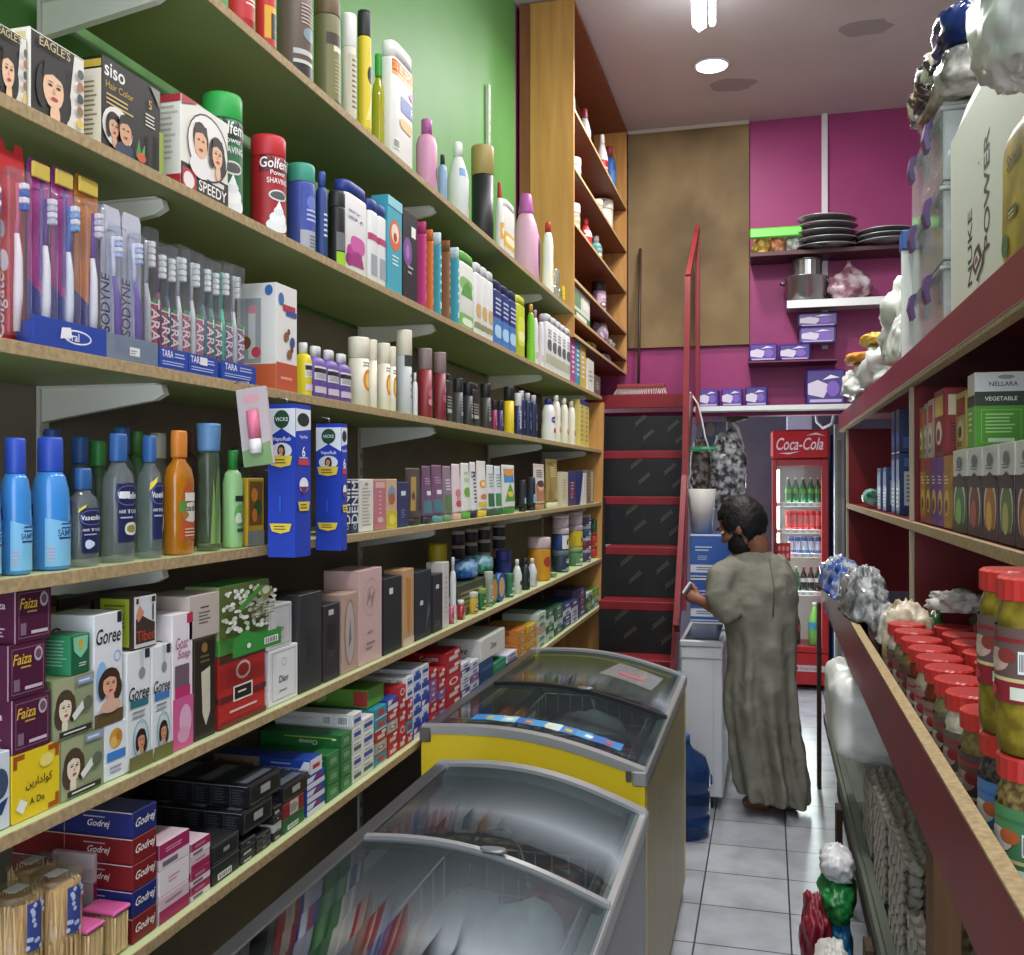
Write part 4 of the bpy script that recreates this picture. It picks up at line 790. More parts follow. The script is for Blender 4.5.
b = MB(); b.box(-hw, -.01, .05, hw, .029, ZB - .055, FR, .004); b.art([('r', .12, .42, .95, .62, 'b8b0b0'), ('e', .35, .52, .12, .1, 'a81c22'), ('t', 'Coca-Cola', .65, .52, .09, 'a81c22', .45, .3)], lambda u, v, l: (-hw + FW * u, -.01 - l, .05 + (ZB - .105) * v), FW, ZB - .1); b.obj('kick_plate', o)
sh = [503, 530, 554, 592]
for s_ in sh:
    b = MB(); z = zf(s_); b.box(-hw + t + .002, .05, z - .008, hw - t - .002, .48, z, M('dfe3e2', .4), .001); b.box(-hw + t + .002, .036, z - .03, hw - t - .002, .049, z + .004, M('e8eae8', .4), .002)
    for q in range(6): b.box(-hw + t + .02 + q * .06, .0345, z - .024, -hw + t + .05 + q * .06, .0358, z - .006, M('c9b8b8'), .0003)
    b.obj('shelf', o)
b = MB(); b.box(-hw + t + .002, .06, ZB + .02, -hw + t + .03, .085, ZG - .03, M('f4fff6', .4, 0, 9), .004); b.obj('light_strip', o)
tag(o, 'tall red drinks fridge with glass door and white lettered header sign', 'fridge')
l = bpy.data.lights.new('fridge_lamp', 'AREA'); l.shape = 'RECTANGLE'; l.size = .25; l.size_y = 1.2; l.energy = 15; l.color = (.93, 1, .95)
lo = bpy.data.objects.new('fridge_light', l); COL.objects.link(lo); lo.location = (o.location.x, fy + .06, 1.1); lo.rotation_euler = (math.radians(-90), 0, 0)
ox, oy = o.location.x, o.location.y
def drink(key, h, r, body, cap, lab, bottle=True):
    def build():
        e = empty(key); b = MB()
        if bottle: b.lathe([(0, r * .85), (.006, r), (h * .3, r * .96), (h * .36, r), (h * .55, r), (h * .68, r * .8), (h * .82, r * .38), (h * .92, r * .34)], body, n=14)
        else: b.lathe([(0, r * .8), (.008, r), (h * .92, r), (h * .97, r * .85), (h, r * .82)], body, n=14)
        b.obj('body', e); b = MB(); b.oval([(h * (.37 if bottle else .2), r * 1.012, r * 1.012), (h * (.54 if bottle else .75), r * 1.012, r * 1.012)], lab, 0, 0, 14, 2, False, False); b.obj('label', e)
        if bottle: MB().lathe([(h * .92, r * .4), (h * .995, r * .4), (h, r * .36)], cap, n=12).obj('cap', e)
        return e
    return build
def rowd(key, n, z, h, r, body, cap, lab, x0, x1, label, bottle=True, grp=None):
    for i in range(n):
        x = x0 + (x1 - x0) * (i / (n - 1) if n > 1 else .5)
        place(key, drink('drink_bottle' if bottle else 'drink_can', h, r, body, cap, lab, bottle), (ox + x, oy + .06 + r, z + .001), .2, label % ['leftmost', 'second', 'third', 'fourth', 'fifth', 'sixth'][i], 'bottle' if bottle else 'can', grp)
GB = M('1d6b34', .15, 0, 0, .5); rl, rr = -hw + t + .1, hw - t - .045
rowd('dg', 5, zf(503), .21, .029, GB, M('e4e8e4'), M('5aa84a'), rl, rr, 'green soda bottle, %s on the top shelf of the drinks fridge', True, 'green soda bottles')
rowd('dr', 6, zf(530), .155, .0235, M('c01c24', .25), GB, M('d86a68'), rl, rr, 'red soda can, %s on the second shelf of the drinks fridge', False, 'red soda cans')
rowd('db', 5, zf(554), .135, .0235, M('243c84', .25), GB, M('b8c4dc'), rl + .02, rr, 'blue soda can, %s on the third shelf of the drinks fridge', False, 'blue soda cans')
rowd('dk', 3, zf(592), .2, .029, M('1c1012', .15), M('b02228'), M('d8d8d8'), rl + .12, rr, 'dark cola bottle, %s on the fourth shelf of the drinks fridge', True, 'dark cola bottles')
rowd('dl', 2, zf(592), .2, .029, GB, M('e4e8e4'), M('6ab85a'), rl, rl + .062, 'green soda bottle, %s on the fourth shelf beside the cola', True, 'green soda bottles below')
rowd('dc', 2, ZB + .0, .3, .038, M('1c1012', .15), M('b02228'), M('b82228'), -hw + t + .078, -hw + t + .158, 'large cola bottle, %s at the bottom of the drinks fridge', True, 'large cola bottles')
rowd('dp', 1, ZB + .0, .345, .055, M('7ed04a', .15, 0, 0, .5), M('d8d8d8'), M('2f9ac0'), hw - t - .07, hw - t - .07, 'large lime green soda bottle with blue label, %s in the fridge bottom', True)
_z = bpy.data.objects
tag(MB().box(px(787, fy), fy - .02, ZT + .002, px(812, fy), fy + .25, ZT + .12, M('c4c8d8', .5), .004).obj('white_box'), 'pale box lying on top of the drinks fridge', 'box')
b = MB(); pc_ = [W(816, 412, 7.6), W(817, 422, 7.6), W(823, 428, 7.55), W(832, 424, 7.5), W(835, 410, 7.5), W(834, 404, 7.3)]; b.tube(pc_, .012, M('c8c8c8', .4), 8); tag(b.obj('hanging_cable'), 'white cable looping down above the drinks fridge', 'cable')
tag(MB().box(fx1 + .03, fy + .1, 0, fx1 + .1, fy + .35, zf(432), M('27509a', .4), .02).obj('blue_cabinet'), 'narrow blue cabinet between drinks fridge and grey post', 'cabinet')
b = MB(); x0_, x1_ = px(834, 7.5), px(844, 7.5); b.box(x0_, 7.45, 0, x1_, 7.53, 2.12, M('8c8e8a', .5), .004); b.box(x0_ + .02, 7.447, .2, x1_ - .02, 7.4495, 2.0, M('6c6e6c', .5), .0005); tag(b.obj('grey_post'), 'grey post standing right of the drinks fridge', 'post')
# hanging film bags and the framed panel at the left of the passage
b = MB(); y_ = 7.3
pts = [(px(696, y_), ZY(696, 496, y_)), (px(734, y_), ZY(734, 496, y_)), (px(741, y_), ZY(741, 470, y_)), (px(743, y_), ZY(743, 448, y_)), (px(738, y_), ZY(738, 428, y_)), (px(728, y_), ZY(728, 417, y_)), (px(696, y_), ZY(696, 417, y_))]
b.prism(pts, lambda a, c: (a, y_, c), lambda a, c: (a, y_ + .03, c), M('9a9aa0', .5)); rim = [Vector((a, y_ - .004, c)) for a, c in pts[1:6]]
b.tube(rim, .012, M('dcdcda', .4), 8); b.box(px(726, y_), y_ - .012, ZY(727, 470, y_), px(728, y_), y_ - .001, ZY(727, 421, y_), M('d8d8d6'), .001)
b.art([('r', .1, .35, .75, .85, '4a5a78'), ('e', .3, .72, .12, .12, '8a7a70'), ('e', .55, .74, .12, .12, '6a6a78')], lambda u, v, l: (px(698, y_) + .3 * u, y_ - l, ZY(696, 470, y_) + .42 * v), .3, .42)
tag(b.obj('hanging_board'), 'round-cornered pale panel hanging behind the red steps', 'panel')
bag('hanging_film_bundle', (px(728, 7.1), 7.1, ZY(724, 472, 7.1)), (.12, .07, .28), NOISE('silver_film', '3a3a3c', 'b4b4b6', (1, 1, 1), 4, .15, .42, .62, .4, 22), 'silver film-wrapped bundle hanging in the passage above the man', sd=91, amp=.16)
bag('hanging_film_bundle', (px(700, 7.1), 7.1, ZY(702, 470, 7.1)), (.07, .06, .22), NOISE('brown_film', '3a322a', '8a8478', (1, 1, 1), 4, .2, .42, .62, .4, 22), 'brownish film bundle hanging behind the handrail of the steps', sd=92, amp=.16)
bag('green_strip', (px(704, 6.95), 6.95, ZY(704, 449, 6.95)), (.09, .03, .018), M('3aa06a', .35), 'green strip across the hanging bundles', 'strip', sd=93, amp=.1)
bag('dark_bundle', (px(735, 7.2), 7.2, ZY(740, 414, 7.2)), (.09, .05, .05), M('3c3a20', .5), 'dark bundle tucked right under the back ledge', sd=94)
b = MB(); b.tube([W(690, 392, 6.6), W(698, 404, 6.6), W(702, 420, 6.6), W(705, 436, 6.6), W(710, 452, 6.6)], .006, M('d8d8d6', .4), 6); tag(b.obj('white_cable'), 'thin white cord hanging beside the red handrail', 'cord')
# ---------------------------------------------------------------- white counter freezer, cartons, water bottle
ya = W(705, 811, 4.96).y
o = empty('white_freezer', (-.335, ya, 0)); b = MB(); wx0, wx1 = -.105, .108
b.box(wx0, 0, .07, wx1, 1.5, .84, M('c9ccd2', .4), .006); b.box(wx1 - .045, -.003, .075, wx1 - .0445, -.0005, .835, M('6a6c70'), .0001); b.box(wx0 + .005, -.004, .78, wx1 - .005, -.0005, .786, M('8a8c90'), .0003); b.obj('body', o)
b = MB(); b.box(wx0 - .005, -.008, .842, wx1 + .006, 1.508, .875, M('b4b6ba', .35), .006); b.box(wx0 + .02, .02, .8752, wx1 - .02, .55, .884, M('2c2d30', .2), .002); b.obj('lid', o)
b = MB(); b.box(wx0 + .03, .05, 0, wx1 - .05, 1.4, .0695, M('18181a', .5)); b.obj('plinth', o)
tag(o, 'narrow white chest freezer that the man leans on', 'freezer')
b = MB(); b.tube([W(694, 772, 4.9), W(707, 772, 4.9), W(711, 776, 4.9), W(711, 784, 4.9)], .007, M('2f6ab4', .35), 8); tag(b.obj('blue_hook'), 'bent blue bar in front of the white freezer above the water bottle', 'hook')
def icarton(z, lb):
    b = MB(); w, h, dp = .34, .255, .28; b.box(0, 0, 0, w, dp, h, M('1f4f9c', .45), .003)
    b.art([('r', 0, .12, 1, .30, 'c8ccd4'), ('e', .5, .21, .07, .09, '18244a'), ('z', .1, .16, .36, .26, 2, '3a4a7a'), ('z', .62, .16, .92, .26, 2, '3a4a7a'), ('r', 0, .96, 1, 1, 'd0d4d8'), ('e', .82, .74, .2, .13, 'b8302c'), ('e', .82, .76, .17, .09, 'd8b040'), ('p', [(.7, .74), (.78, .82), (.94, .8), (.9, .74)], 'b82420'), ('z', .08, .6, .4, .74, 2, 'b8c4dc'), ('z', .12, .4, .34, .52, 3, '9ab0d4'), ('r', 0, .02, 1, .05, 'b8c0d0')], lambda u, v, l: (w * u, -l, h * v), w, h)
    o = b.obj('noodle_box', loc=(-.44, 5.72, z)); return tag(o, lb, 'carton', 'blue noodle boxes')
icarton(.8765, 'lower blue noodle box on the white freezer, behind the man'); icarton(1.1335, 'upper blue noodle box with red and yellow logo, behind the man')
b = MB(); b.lathe([(0, .06), (.26, .085), (.262, .08), (.01, .055)], M('b8b4b0', .5), n=18); tag(b.obj('white_bucket', loc=(-.385, 5.85, 1.39)), 'white tapering tub standing on the blue noodle boxes', 'tub')
b = MB(); b.box(0, 0, 0, .06, .3, .025, M('2a2a2e', .3), .004)
wb = W(704, 838, 4.62); o = empty('water_bottle', (-.40, wb.y, 0)); b = MB(); BL = CLEAR('6a8fc0', .25, '3c5c8c', .08, 1.4)
b.lathe([(0, .11), (.012, .128), (.09, .13), (.1, .122), (.115, .122), (.125, .13), (.2, .13), (.21, .122), (.225, .122), (.235, .13), (.31, .13), (.37, .11), (.41, .05), (.44, .032)], BL, n=24); b.obj('body', o); MB().lathe([(.43, .036), (.475, .036), (.478, .03)], M('2a5aa0', .4)).obj('cap', o)
tag(o, 'large blue refillable water bottle on the floor beside the white freezer', 'bottle')
# ================================================================= THE MAN
PXM = .00518; org = W(765, 803, 4.97); org.z = 0
def L(px_, py_, t=0.0):   # local point: s across the view, t away from the viewer, z up
    return Vector(((px_ - 765) * PXM, t, EYE - (py_ - HY) * PXM))
man_o = empty('person', org, A)
SKIN = NOISE('skin', '7c5140', '8a5d49', (1, 1, 1), 3, .5, .3, .7, .02, 20)
def remeshed(b, nm, vox, sm, mat, parent, it=2):
    tmp = b.obj('tmp'); md = tmp.modifiers.new('r', 'REMESH'); md.mode = 'VOXEL'; md.voxel_size = vox; s2 = tmp.modifiers.new('s', 'SMOOTH'); s2.factor = .5; s2.iterations = sm
    dg = bpy.context.evaluated_depsgraph_get(); me = bpy.data.meshes.new_from_object(tmp.evaluated_get(dg)); bpy.data.objects.remove(tmp)
    me.materials.clear(); me.materials.append(mat)
    me.polygons.foreach_set('use_smooth', [True] * len(me.polygons)); o = bpy.data.objects.new(nm, me); COL.objects.link(o); o.parent = parent; return o
b = MB(); K = M('ffffff')
hc = L(743, 527, .02)     # head centre
yaw, pit = math.radians(205 - 58), math.radians(-28)    # facing to the left and away from the viewer, looking down
HM = Matrix.Translation(hc) @ Matrix.Rotation(yaw, 4, 'Z') @ Matrix.Rotation(-pit, 4, 'Y') @ Matrix.Scale(1.13, 4)
def hp(p): return HM @ Vector(p)
def hball(b, c, r, m, nu=20, nv=14, jit=0, sd=0):
    i = len(b.v); b.ball(c, r, m, nu, nv, jit, sd); b.v[i:] = [tuple(hp(v)) for v in b.v[i:]]
for c, r in (((-.008, 0, .028), (.1, .077, .092)), ((.03, 0, -.045), (.066, .06, .075)), ((.06, 0, -.085), (.03, .034, .026)), ((.085, 0, .03), (.018, .05, .014)), ((.094, 0, -.002), (.016, .009, .03)), ((.106, 0, -.018), (.015, .016, .013)), ((.088, 0, -.052), (.014, .026, .008)), ((.086, 0, -.064), (.014, .022, .008)), ((-.005, .079, -.008), (.02, .011, .032)), ((-.005, -.079, -.008), (.02, .011, .032)), ((.062, .04, -.02), (.03, .026, .022)), ((.062, -.04, -.02), (.03, .026, .022))): hball(b, c, r, K)
nk = L(758, 553, .0)
b.tube([hp((-.03, 0, -.03)), (nk + hp((-.045, 0, -.07))) / 2, nk, L(758, 576)], [.062, .058, .06, .07], K, 16)
def limb(pts, rs): b.tube(pts, rs, K, 14)
# trunk, hips, legs, feet
limb([L(757, 572), L(758, 592), L(760, 625), L(760, 665), L(760, 695)], [.07, .10, .11, .11, .115])
for sg, fx in ((-1, 757), (1, 784)):
    limb([L(760 + sg * 16, 690), L(762 + sg * 16, 740, .02), L(fx, 790, .02), L(fx, 797, .02)], [.09, .07, .048, .045])
    f0 = L(fx, 797, .02); f0.z = .045
    dr = Vector((cos(yaw), sin(yaw), 0))
    limb([f0 - dr * .07 + Vector((0, 0, -.005)), f0 + dr * .0 - Vector((0, 0, .01)), f0 + dr * .05 - Vector((0, 0, .02)), f0 + dr * .07 - Vector((0, 0, .025))], [.04, .042, .034, .018])
# arms: near (left) arm bends forward to the phone, the other hangs in front
sh_l, el, wr = L(716, 578, -.03), L(729, 612, -.10), L(704, 602, .02)
limb([L(735, 572, -.02), sh_l, (sh_l + el) / 2, el, (el * .55 + wr * .45), wr], [.06, .062, .052, .045, .043, .03])
limb([L(780, 572, .05), L(788, 590, .12), L(778, 625, .22), L(745, 622, .32), L(722, 612, .36)], [.06, .062, .05, .04, .028])
hd = (wr - el).normalized(); up = Vector((0, 0, 1)); sd_ = hd.cross(up).normalized()
pal = wr + hd * .05
b.tube([wr - hd * .005, wr + hd * .03, wr + hd * .075, wr + hd * .09], [.026, .034, .036, .03], K, 12)
for i, (ln, off) in enumerate(((.062, .027), (.072, .010), (.068, -.007), (.052, -.023))):
    base = wr + hd * .085 + up * off
    b.tube([base - hd * .02, base + hd * ln * .4 + sd_ * .006, base + hd * ln * .72 + sd_ * .026, base + hd * ln * .75 + sd_ * .048], [.0095, .009, .0085, .007], K, 8)
tb = wr + hd * .03 + up * .03
b.tube([tb, tb + up * .022 + hd * .025 - sd_ * .0, tb + up * .03 + hd * .05 + sd_ * .018, tb + up * .03 + hd * .065 + sd_ * .03], [.012, .011, .01, .008], K, 8)
body = remeshed(b, 'body', .0055, 3, SKIN, man_o)
# hair, beard, brows
HAIR = NOISE('black_hair', '0c0b0b', '1d1a19', (1, 1, 1), 6, .55, .35, .65, .5, 60)
b = MB()
def cap_mesh(c, r, keep, jit, nm, m):
    b = MB(); b.ball(c, r, m, 40, 26, jit, 3)
    fs = [];
    for f, mm, ss in zip(b.f, b.m, b.s):
        p = sum((Vector(b.v[i]) for i in f), Vector()) / len(f)
        if keep(p): fs.append(f)
    b.f = fs; b.m = [0] * len(fs); b.s = [True] * len(fs); b.v = [tuple(hp(v)) for v in b.v]
    o = b.obj(nm, man_o); s_ = o.modifiers.new('t', 'SOLIDIFY'); s_.thickness = .012; s_.offset = -1; return o
cap_mesh((-.014, 0, .026), (.114, .091, .118), lambda p: not (p.x > .05 and p.z < .07) and not (p.x > -.012 and p.z < -.01 and abs(p.y) > .05) and p.z > -.1, .09, 'hair', HAIR)
cap_mesh((.034, 0, -.050), (.072, .066, .082), lambda p: (p.z < -.028 - max(0, p.x - .06) * .9 and p.x > .012) or (p.x > .0 and p.x < .03 and p.z < .02), .05, 'beard', HAIR)
b = MB()
for sg in (-1, 1): hball(b, (.082, sg * .034, .014), (.012, .016, .008), M('e0dad2', .3), 10, 8); hball(b, (.091, sg * .034, .013), (.005, .007, .007), M('1a1210', .3), 8, 6)
b.obj('eyes', man_o)
b = MB()
for sg in (-1, 1): hball(b, (.098, sg * .034, .038), (.008, .024, .006), HAIR, 10, 8)
b.obj('eyebrows', man_o)
# robe
CLOTH = NOISE('grey_green_cloth', '767468', '828074', (1, 1, .4), 5, .8, .3, .7, .03, 12)
prof = [(551, 741, 771, .06), (556, 733, 778, .075), (563, 722, 786, .10), (572, 714, 793, .125), (584, 713, 796, .145), (600, 716, 797, .155), (620, 724, 797, .16), (642, 728, 796, .165), (662, 728, 795, .165), (684, 726, 795, .175), (706, 726, 796, .175), (730, 729, 799, .175), (755, 732, 803, .175), (778, 735, 806, .18), (796, 737, 806, .18), (803, 739, 805, .178)]
b = MB(); n = 72; rs = []; rq = random.Random(5)
for (py_, l_, r_, dp) in prof:
    c = (L(l_, py_) + L(r_, py_)) / 2; hwid = (r_ - l_) * PXM / 2; dn = max(0, min(1, (py_ - 600) / 200)); ring = []
    for k in range(n):
        a = 2 * pi * k / n
        f = 1 + dn * (.30 * max(-.3, sin(8 * a + .010 * py_)) + .13 * sin(13 * a + 1.3 - .014 * py_)) + .03 * (1 - dn) * sin(4 * a + .13 * py_) + .02 * sin(7 * a - .1 * py_)
        if 640 < py_ < 720 and sin(a) < -.2: f += .05 * math.exp(-((py_ - 690) / 22) ** 2) * (.5 + .5 * cos(2 * (a + pi / 2 - .25)))
        x = hwid * cos(a) * (1 + (f - 1) * .35); y = dp * sin(a) * f
        if py_ > 770 and sin(a) < 0: 
            ga = abs(((a - 1.5 * pi - .12 + pi) % (2 * pi)) - pi); lift = .035 * math.exp(-(ga / .16) ** 2) * (py_ - 770) / 33
        else: lift = 0
        ring.append((c.x + x, c.y + y, max(.012, c.z + lift - (.03 * cos(a) if py_ > 790 else 0) + .03 * (py_ > 790))))
    rs.append(ring)
b.rings(rs, K, True, True, True)
# sleeves
b.tube([L(738, 566, -.02), L(718, 578, -.05), L(715, 592, -.08), L(722, 606, -.10), L(727, 615, -.095)], [.078, .08, .07, .066, .064], K, 22)
b.tube([L(722, 606, -.10), L(719, 607, -.075), L(716, 606, -.055)], [.066, .062, .058], K, 20)
b.tube([L(772, 566, .03), L(786, 584, .09), L(784, 612, .18), L(762, 624, .26)], [.085, .09, .08, .07], K, 20)
robe = remeshed(b, 'robe', .0085, 2, CLOTH, man_o)
tx = bpy.data.textures.new('folds', 'CLOUDS'); tx.noise_scale = .09; dm = robe.modifiers.new('f', 'DISPLACE'); dm.texture = tx; dm.strength = .022; dm.mid_level = .5
b = MB(); zt = L(762, 560); b.tube([L(765, 557, -.085), L(766, 585, -.155), L(764, 612, -.168)], .0035, M('5c5a50', .8), 6); b.obj('back_seam', man_o)
tag(man_o, 'man in a long grey-green robe standing with his back turned, looking down', 'person')
ph = wr + hd * .105 + up * .02 + sd_ * .03
b = MB(); b.box(-.036, -.005, -.075, .036, .005, .075, M('dfe3ea', .25), .004); b.box(-.033, -.0062, -.07, .033, -.0051, .07, M('9fb0c8', .1), .0003)
o = b.obj('phone'); o.matrix_world = Matrix.Translation(org) @ Matrix.Rotation(A, 4, 'Z') @ Matrix.Translation(ph) @ Matrix.Rotation(math.radians(-55), 4, 'Y') @ Matrix.Rotation(math.radians(60), 4, 'X'); tag(o, 'white phone held in the hand of the man', 'phone')
# ================================================================= GOODS ON THE LEFT WALL
XF = -1.020
ZT_ = {k: z + TH + .0012 for k, z in SZ.items()}
PT = {'can': ([(0, .93), (.012, 1), (.775, 1), (.795, .96)], [(.797, .97), (.805, 1), (.97, 1), (1, .93)], 2),
      'spray': ([(0, .93), (.012, 1), (.76, 1), (.80, .86), (.83, .6)], [(.83, .66), (.98, .66), (1, .6)], 2),
      'tallcap': ([(0, .93), (.012, 1), (.70, 1)], [(.702, 1), (.705, 1.03), (.985, 1.03), (1, .97)], 2),
      'shampoo': ([(0, .93), (.015, 1), (.45, 1), (.6, .93), (.70, .76), (.735, .6)], [(.737, .62), (.745, .64), (.98, .63), (1, .56)], 2.3),
      'slab': ([(0, .96), (.01, 1), (.84, 1), (.86, .97)], [(.862, .98), (.99, .97), (1, .92)], 4.5),
      'round': ([(0, .92), (.015, 1), (.66, 1), (.76, .8), (.8, .46)], [(.8, .5), (.985, .5), (1, .45)], 2.6),
      'oil': ([(0, .95), (.01, 1), (.6, 1), (.69, .85), (.75, .48), (.79, .42)], [(.78, .52), (.79, .54), (.98, .54), (1, .48)], 3),
      'vial': ([(0, .95), (.01, 1), (.74, .92), (.78, .86)], [(.78, .95), (.8, .95), (.98, 1.05), (1, 1.02)], 2.4),
      'softener': ([(0, .85), (.02, .95), (.3, 1), (.52, .96), (.68, .72), (.78, .48)], [(.78, .5), (.8, .54), (.9, .46), (.985, .4), (1, .33)], 2.4),
      'curvy': ([(0, .86), (.02, .95), (.28, 1), (.5, .86), (.68, .92), (.82, .7), (.86, .5)], [(.86, .5), (.98, .48), (1, .4)], 2.4),
      'neck': ([(0, .9), (.015, 1), (.55, 1), (.7, .7), (.82, .38)], [(.82, .42), (.98, .4), (1, .34)], 2.2),
      'jar': ([(0, .93), (.03, 1), (.7, 1), (.74, .95)], [(.745, 1), (.76, 1.03), (.97, 1.03), (1, .97)], 2),
      'stand': ([(.13, .97), (.3, 1), (.85, .97), (.97, .86), (1, .7)], [(0, .85), (.01, .88), (.128, .88)], 3.2)}
ALL = []
def bottle_b(w, dep, h, typ, body, cap, art, rng=(.08, .66), span=2.3, rot=0, cap2=None, nm='bottle'):
    bp, cp, pw = PT[typ]
    def build():
        o = empty(nm); cx = -dep / 2
        MB().oval([(z * h, s * dep / 2, s * w / 2) for z, s in bp], PM(body), cx, 0, 22, pw).obj('body', o)
        MB().oval([(z * h, s * dep / 2, s * w / 2) for z, s in cp], PM(cap), cx, 0, 18, pw if pw < 4 else 3.5).obj('cap', o)
        if art:
            def mp(u, v, l):
                z = rng[0] + (rng[1] - rng[0]) * v; s = bp[0][1]
                for (z0, s0), (z1, s1) in zip(bp, bp[1:]):
                    if z0 <= z <= z1: s = s0 + (s1 - s0) * (z - z0) / max(z1 - z0, 1e-6)
                t = (u - .5) * span + rot; c, q = cos(t), sin(t)
                return (cx + (s * dep / 2 + l) * math.copysign(abs(c) ** (2 / pw), c), (s * w / 2 + l) * math.copysign(abs(q) ** (2 / pw), q), z * h)
            b = MB(); b.art(art, mp, span * (w + dep) / 4, h * (rng[1] - rng[0]), .09); b.obj('label', o)
        return o
    return build
def geom(sh, p0, p1, py, xf=XF, zb=None):
    y0, y1 = YX(p0, xf), YX(p1, xf); z0 = ZT_[sh] if zb is None else zb; zt = ZX((p0 + p1) / 2, py, xf)
    return (y0 + y1) / 2, y1 - y0, zt - z0, z0
BK = [0]
def B(sh, p0, p1, py, typ, body, cap, art, label, cat='bottle', nm='bottle', dep=None, n=1, grp=None, xf=XF, zb=None, hmin=None, fit=.97, full=False, **k):
    """bottle, can or jar run: n equal pieces between two columns of the photograph, py the column's top"""
    yc, w, h, z0 = geom(sh, p0, p1, py, xf, zb); wi = w / n; pc = (p0 + p1) / 2
    if full: bw = dp = wi * .97
    elif typ != 'slab' and dep is None:        # round in plan: its apparent width is its diameter
        bw = min(wi * fit, (p1 - p0) / n * dX(pc, xf) / FPX * (1.0 if n == 1 else 1.3)); dp = bw
        if n == 1: yc = YX(pc, xf - bw / 2)
    elif dep is not None and n == 1:
        y0, y1 = YX(p0, xf - .6 * dep), YX(p1, xf); yc, bw, dp = (y0 + y1) / 2, max(.012, (y1 - y0) * fit), dep
    else: bw = wi * fit; dp = dep or min(.045, bw)
    if hmin: h = max(h, hmin) if py else hmin
    BK[0] += 1
    for i in range(n):
        y = yc - w / 2 + wi * (i + .5) if n > 1 else yc
        lb = label if n == 1 else label.replace('#', ORD[i])
        o = place(('b', BK[0]), bottle_b(bw, dp, h, typ, body, cap, art, nm=nm, **k), (xf, y, z0), 0, lb, cat, grp)
    return o
def C_(sh, p0, p1, py, col, front, near, label, dep=.08, n=1, grp=None, xf=XF, zb=None, nm='carton', cat='carton', hmin=None, top=None, rz=0, fit=.985, h=None):
    yc, w, hh, z0 = geom(sh, p0, p1, py, xf, zb)
    if h: hh = h
    if hmin: hh = max(hh, hmin)
    wi = w / n; BK[0] += 1; bw = wi * fit
    def build():
        b = MB(); b.box(-dep, -bw / 2, 0, 0, bw / 2, hh, PM(col), .0012)
        if front: b.front(front, -bw / 2, bw / 2, 0, hh)
        if near: b.near(near, -dep, 0, 0, hh, -bw / 2)
        if top: b.top(top, -dep, 0, -bw / 2, bw / 2, hh)
        return b.obj(nm)
    for i in range(n):
        o = place(('c', BK[0]), build, (xf, yc - w / 2 + wi * (i + .5), z0), rz, label if n == 1 else label.replace('#', ORD[i]), cat, grp)
    return o, z0 + hh
def T(s, h=.1, c='f0f0ee', x=.5, y=.5, mw=.9, sh=0, rot=0): return ('t', s, x, y, h, c, mw, sh, rot)
def band(y0, y1, c): return ('r', 0, y0, 1, y1, c)
def GA(seed, base, acc, ink='e8e8e4'):
    """modest printed label: band, emblem, fine print"""
    q = random.Random(seed); a = [('r', .02, 0, .98, 1, base)]; yy = .3 + .4 * q.random()
    a += [band(.0, .1, acc), ('e', .5, yy, .3, .14, acc), ('e', .46, yy + .02, .16, .07, ink), ('z', .22, .12, .8, .24, 3, ink), ('z', .25, .78, .78, .9, 2, ink)]
    return a
# ---- top shelf (seen from below) -------------------------------------------------
B('A', 228, 254, -40, 'can', 'b8242a', 'd8d8d4', [band(.1, .9, 'b8242a'), ('z', .2, .3, .8, .8, 8, 'e8d8d4')], 'red spray can with white print, leftmost on the top shelf', 'spray can', 'spray_can', hmin=.24)
B('A', 255, 275, -40, 'can', 'c4302a', '2a2a2a', [band(.0, .6, 'd8a428'), ('r', .3, .1, .7, .5, '28241e'), band(.0, .1, 'b8242a')], 'red and yellow spray can, second on the top shelf', 'spray can', 'spray_can', hmin=.24)
B('A', 276, 312, -60, 'can', '6a5a52', 'b8b4ae', [band(.0, .22, '1c1a1a'), band(.2, .24, 'c4c4c0'), band(.3, .36, 'b8b8b8'), ('e', .5, .55, .25, .08, '7a8a94'), ('z', .2, .65, .8, .9, 6, 'b8a49a')], 'large brown and silver spray can with black base, top shelf', 'spray can', 'spray_can', hmin=.27, rng=(.02, .7))
B('A', 313, 340, -22, 'can', '6c6a44', '6a5638', [band(.0, .78, '77754c'), band(.8, .96, '3a2a1c'), ('r', .25, .7, .8, .78, 'd8d4c0'), ('z', .3, .1, .7, .6, 9, 'a8a070')], 'olive gold spray can with brown cap on the top shelf', 'spray can', 'spray_can')
B('A', 341, 356, 6, 'tallcap', 'c9c4b4', 'e4e2dc', [band(.0, .95, 'c4bca4'), ('z', .2, .1, .8, .9, 10, '6a6450')], 'slim cream spray can with white cap on the top shelf', 'spray can', 'spray_can')
B('A', 357, 371, 3, 'can', 'd4bc28', '1c1c1c', [band(.0, 1, 'd8c02c'), ('e', .5, .72, .3, .12, '1c1c1c'), ('p', [(.1, .1), (.4, .1), (.9, .5), (.6, .5)], 'e8dc84')], 'yellow spray can with black cap on the top shelf', 'spray can', 'spray_can')
B('A', 372, 384, 47, 'oil', M('a8a420', .15, 0, 0, .4), '3aa038', None, 'yellow-green liquid bottle with green cap, top shelf', xf=-1.05)
B('A', 384, 415, 43, 'slab', 'e4e2de', 'e8e6e2', [band(.88, 1, 'c4502a'), band(.85, .88, 'd8b03a'), T('25% EXTRA', .07, 'e8c43a', .5, .94, .9), ('r', .45, .52, .95, .68, '2a4a94'), T('Fi', .08, 'e8e8f0', .7, .6, .4), ('e', .7, .76, .16, .04, 'a04a9a'), ('e', .55, .4, .14, .06, 'c8a050'), ('k', .08, .1, .4, .2)], 'white detergent bottle with orange 25 percent extra band, top shelf', rng=(.03, .84), dep=.05, rot=-.0)
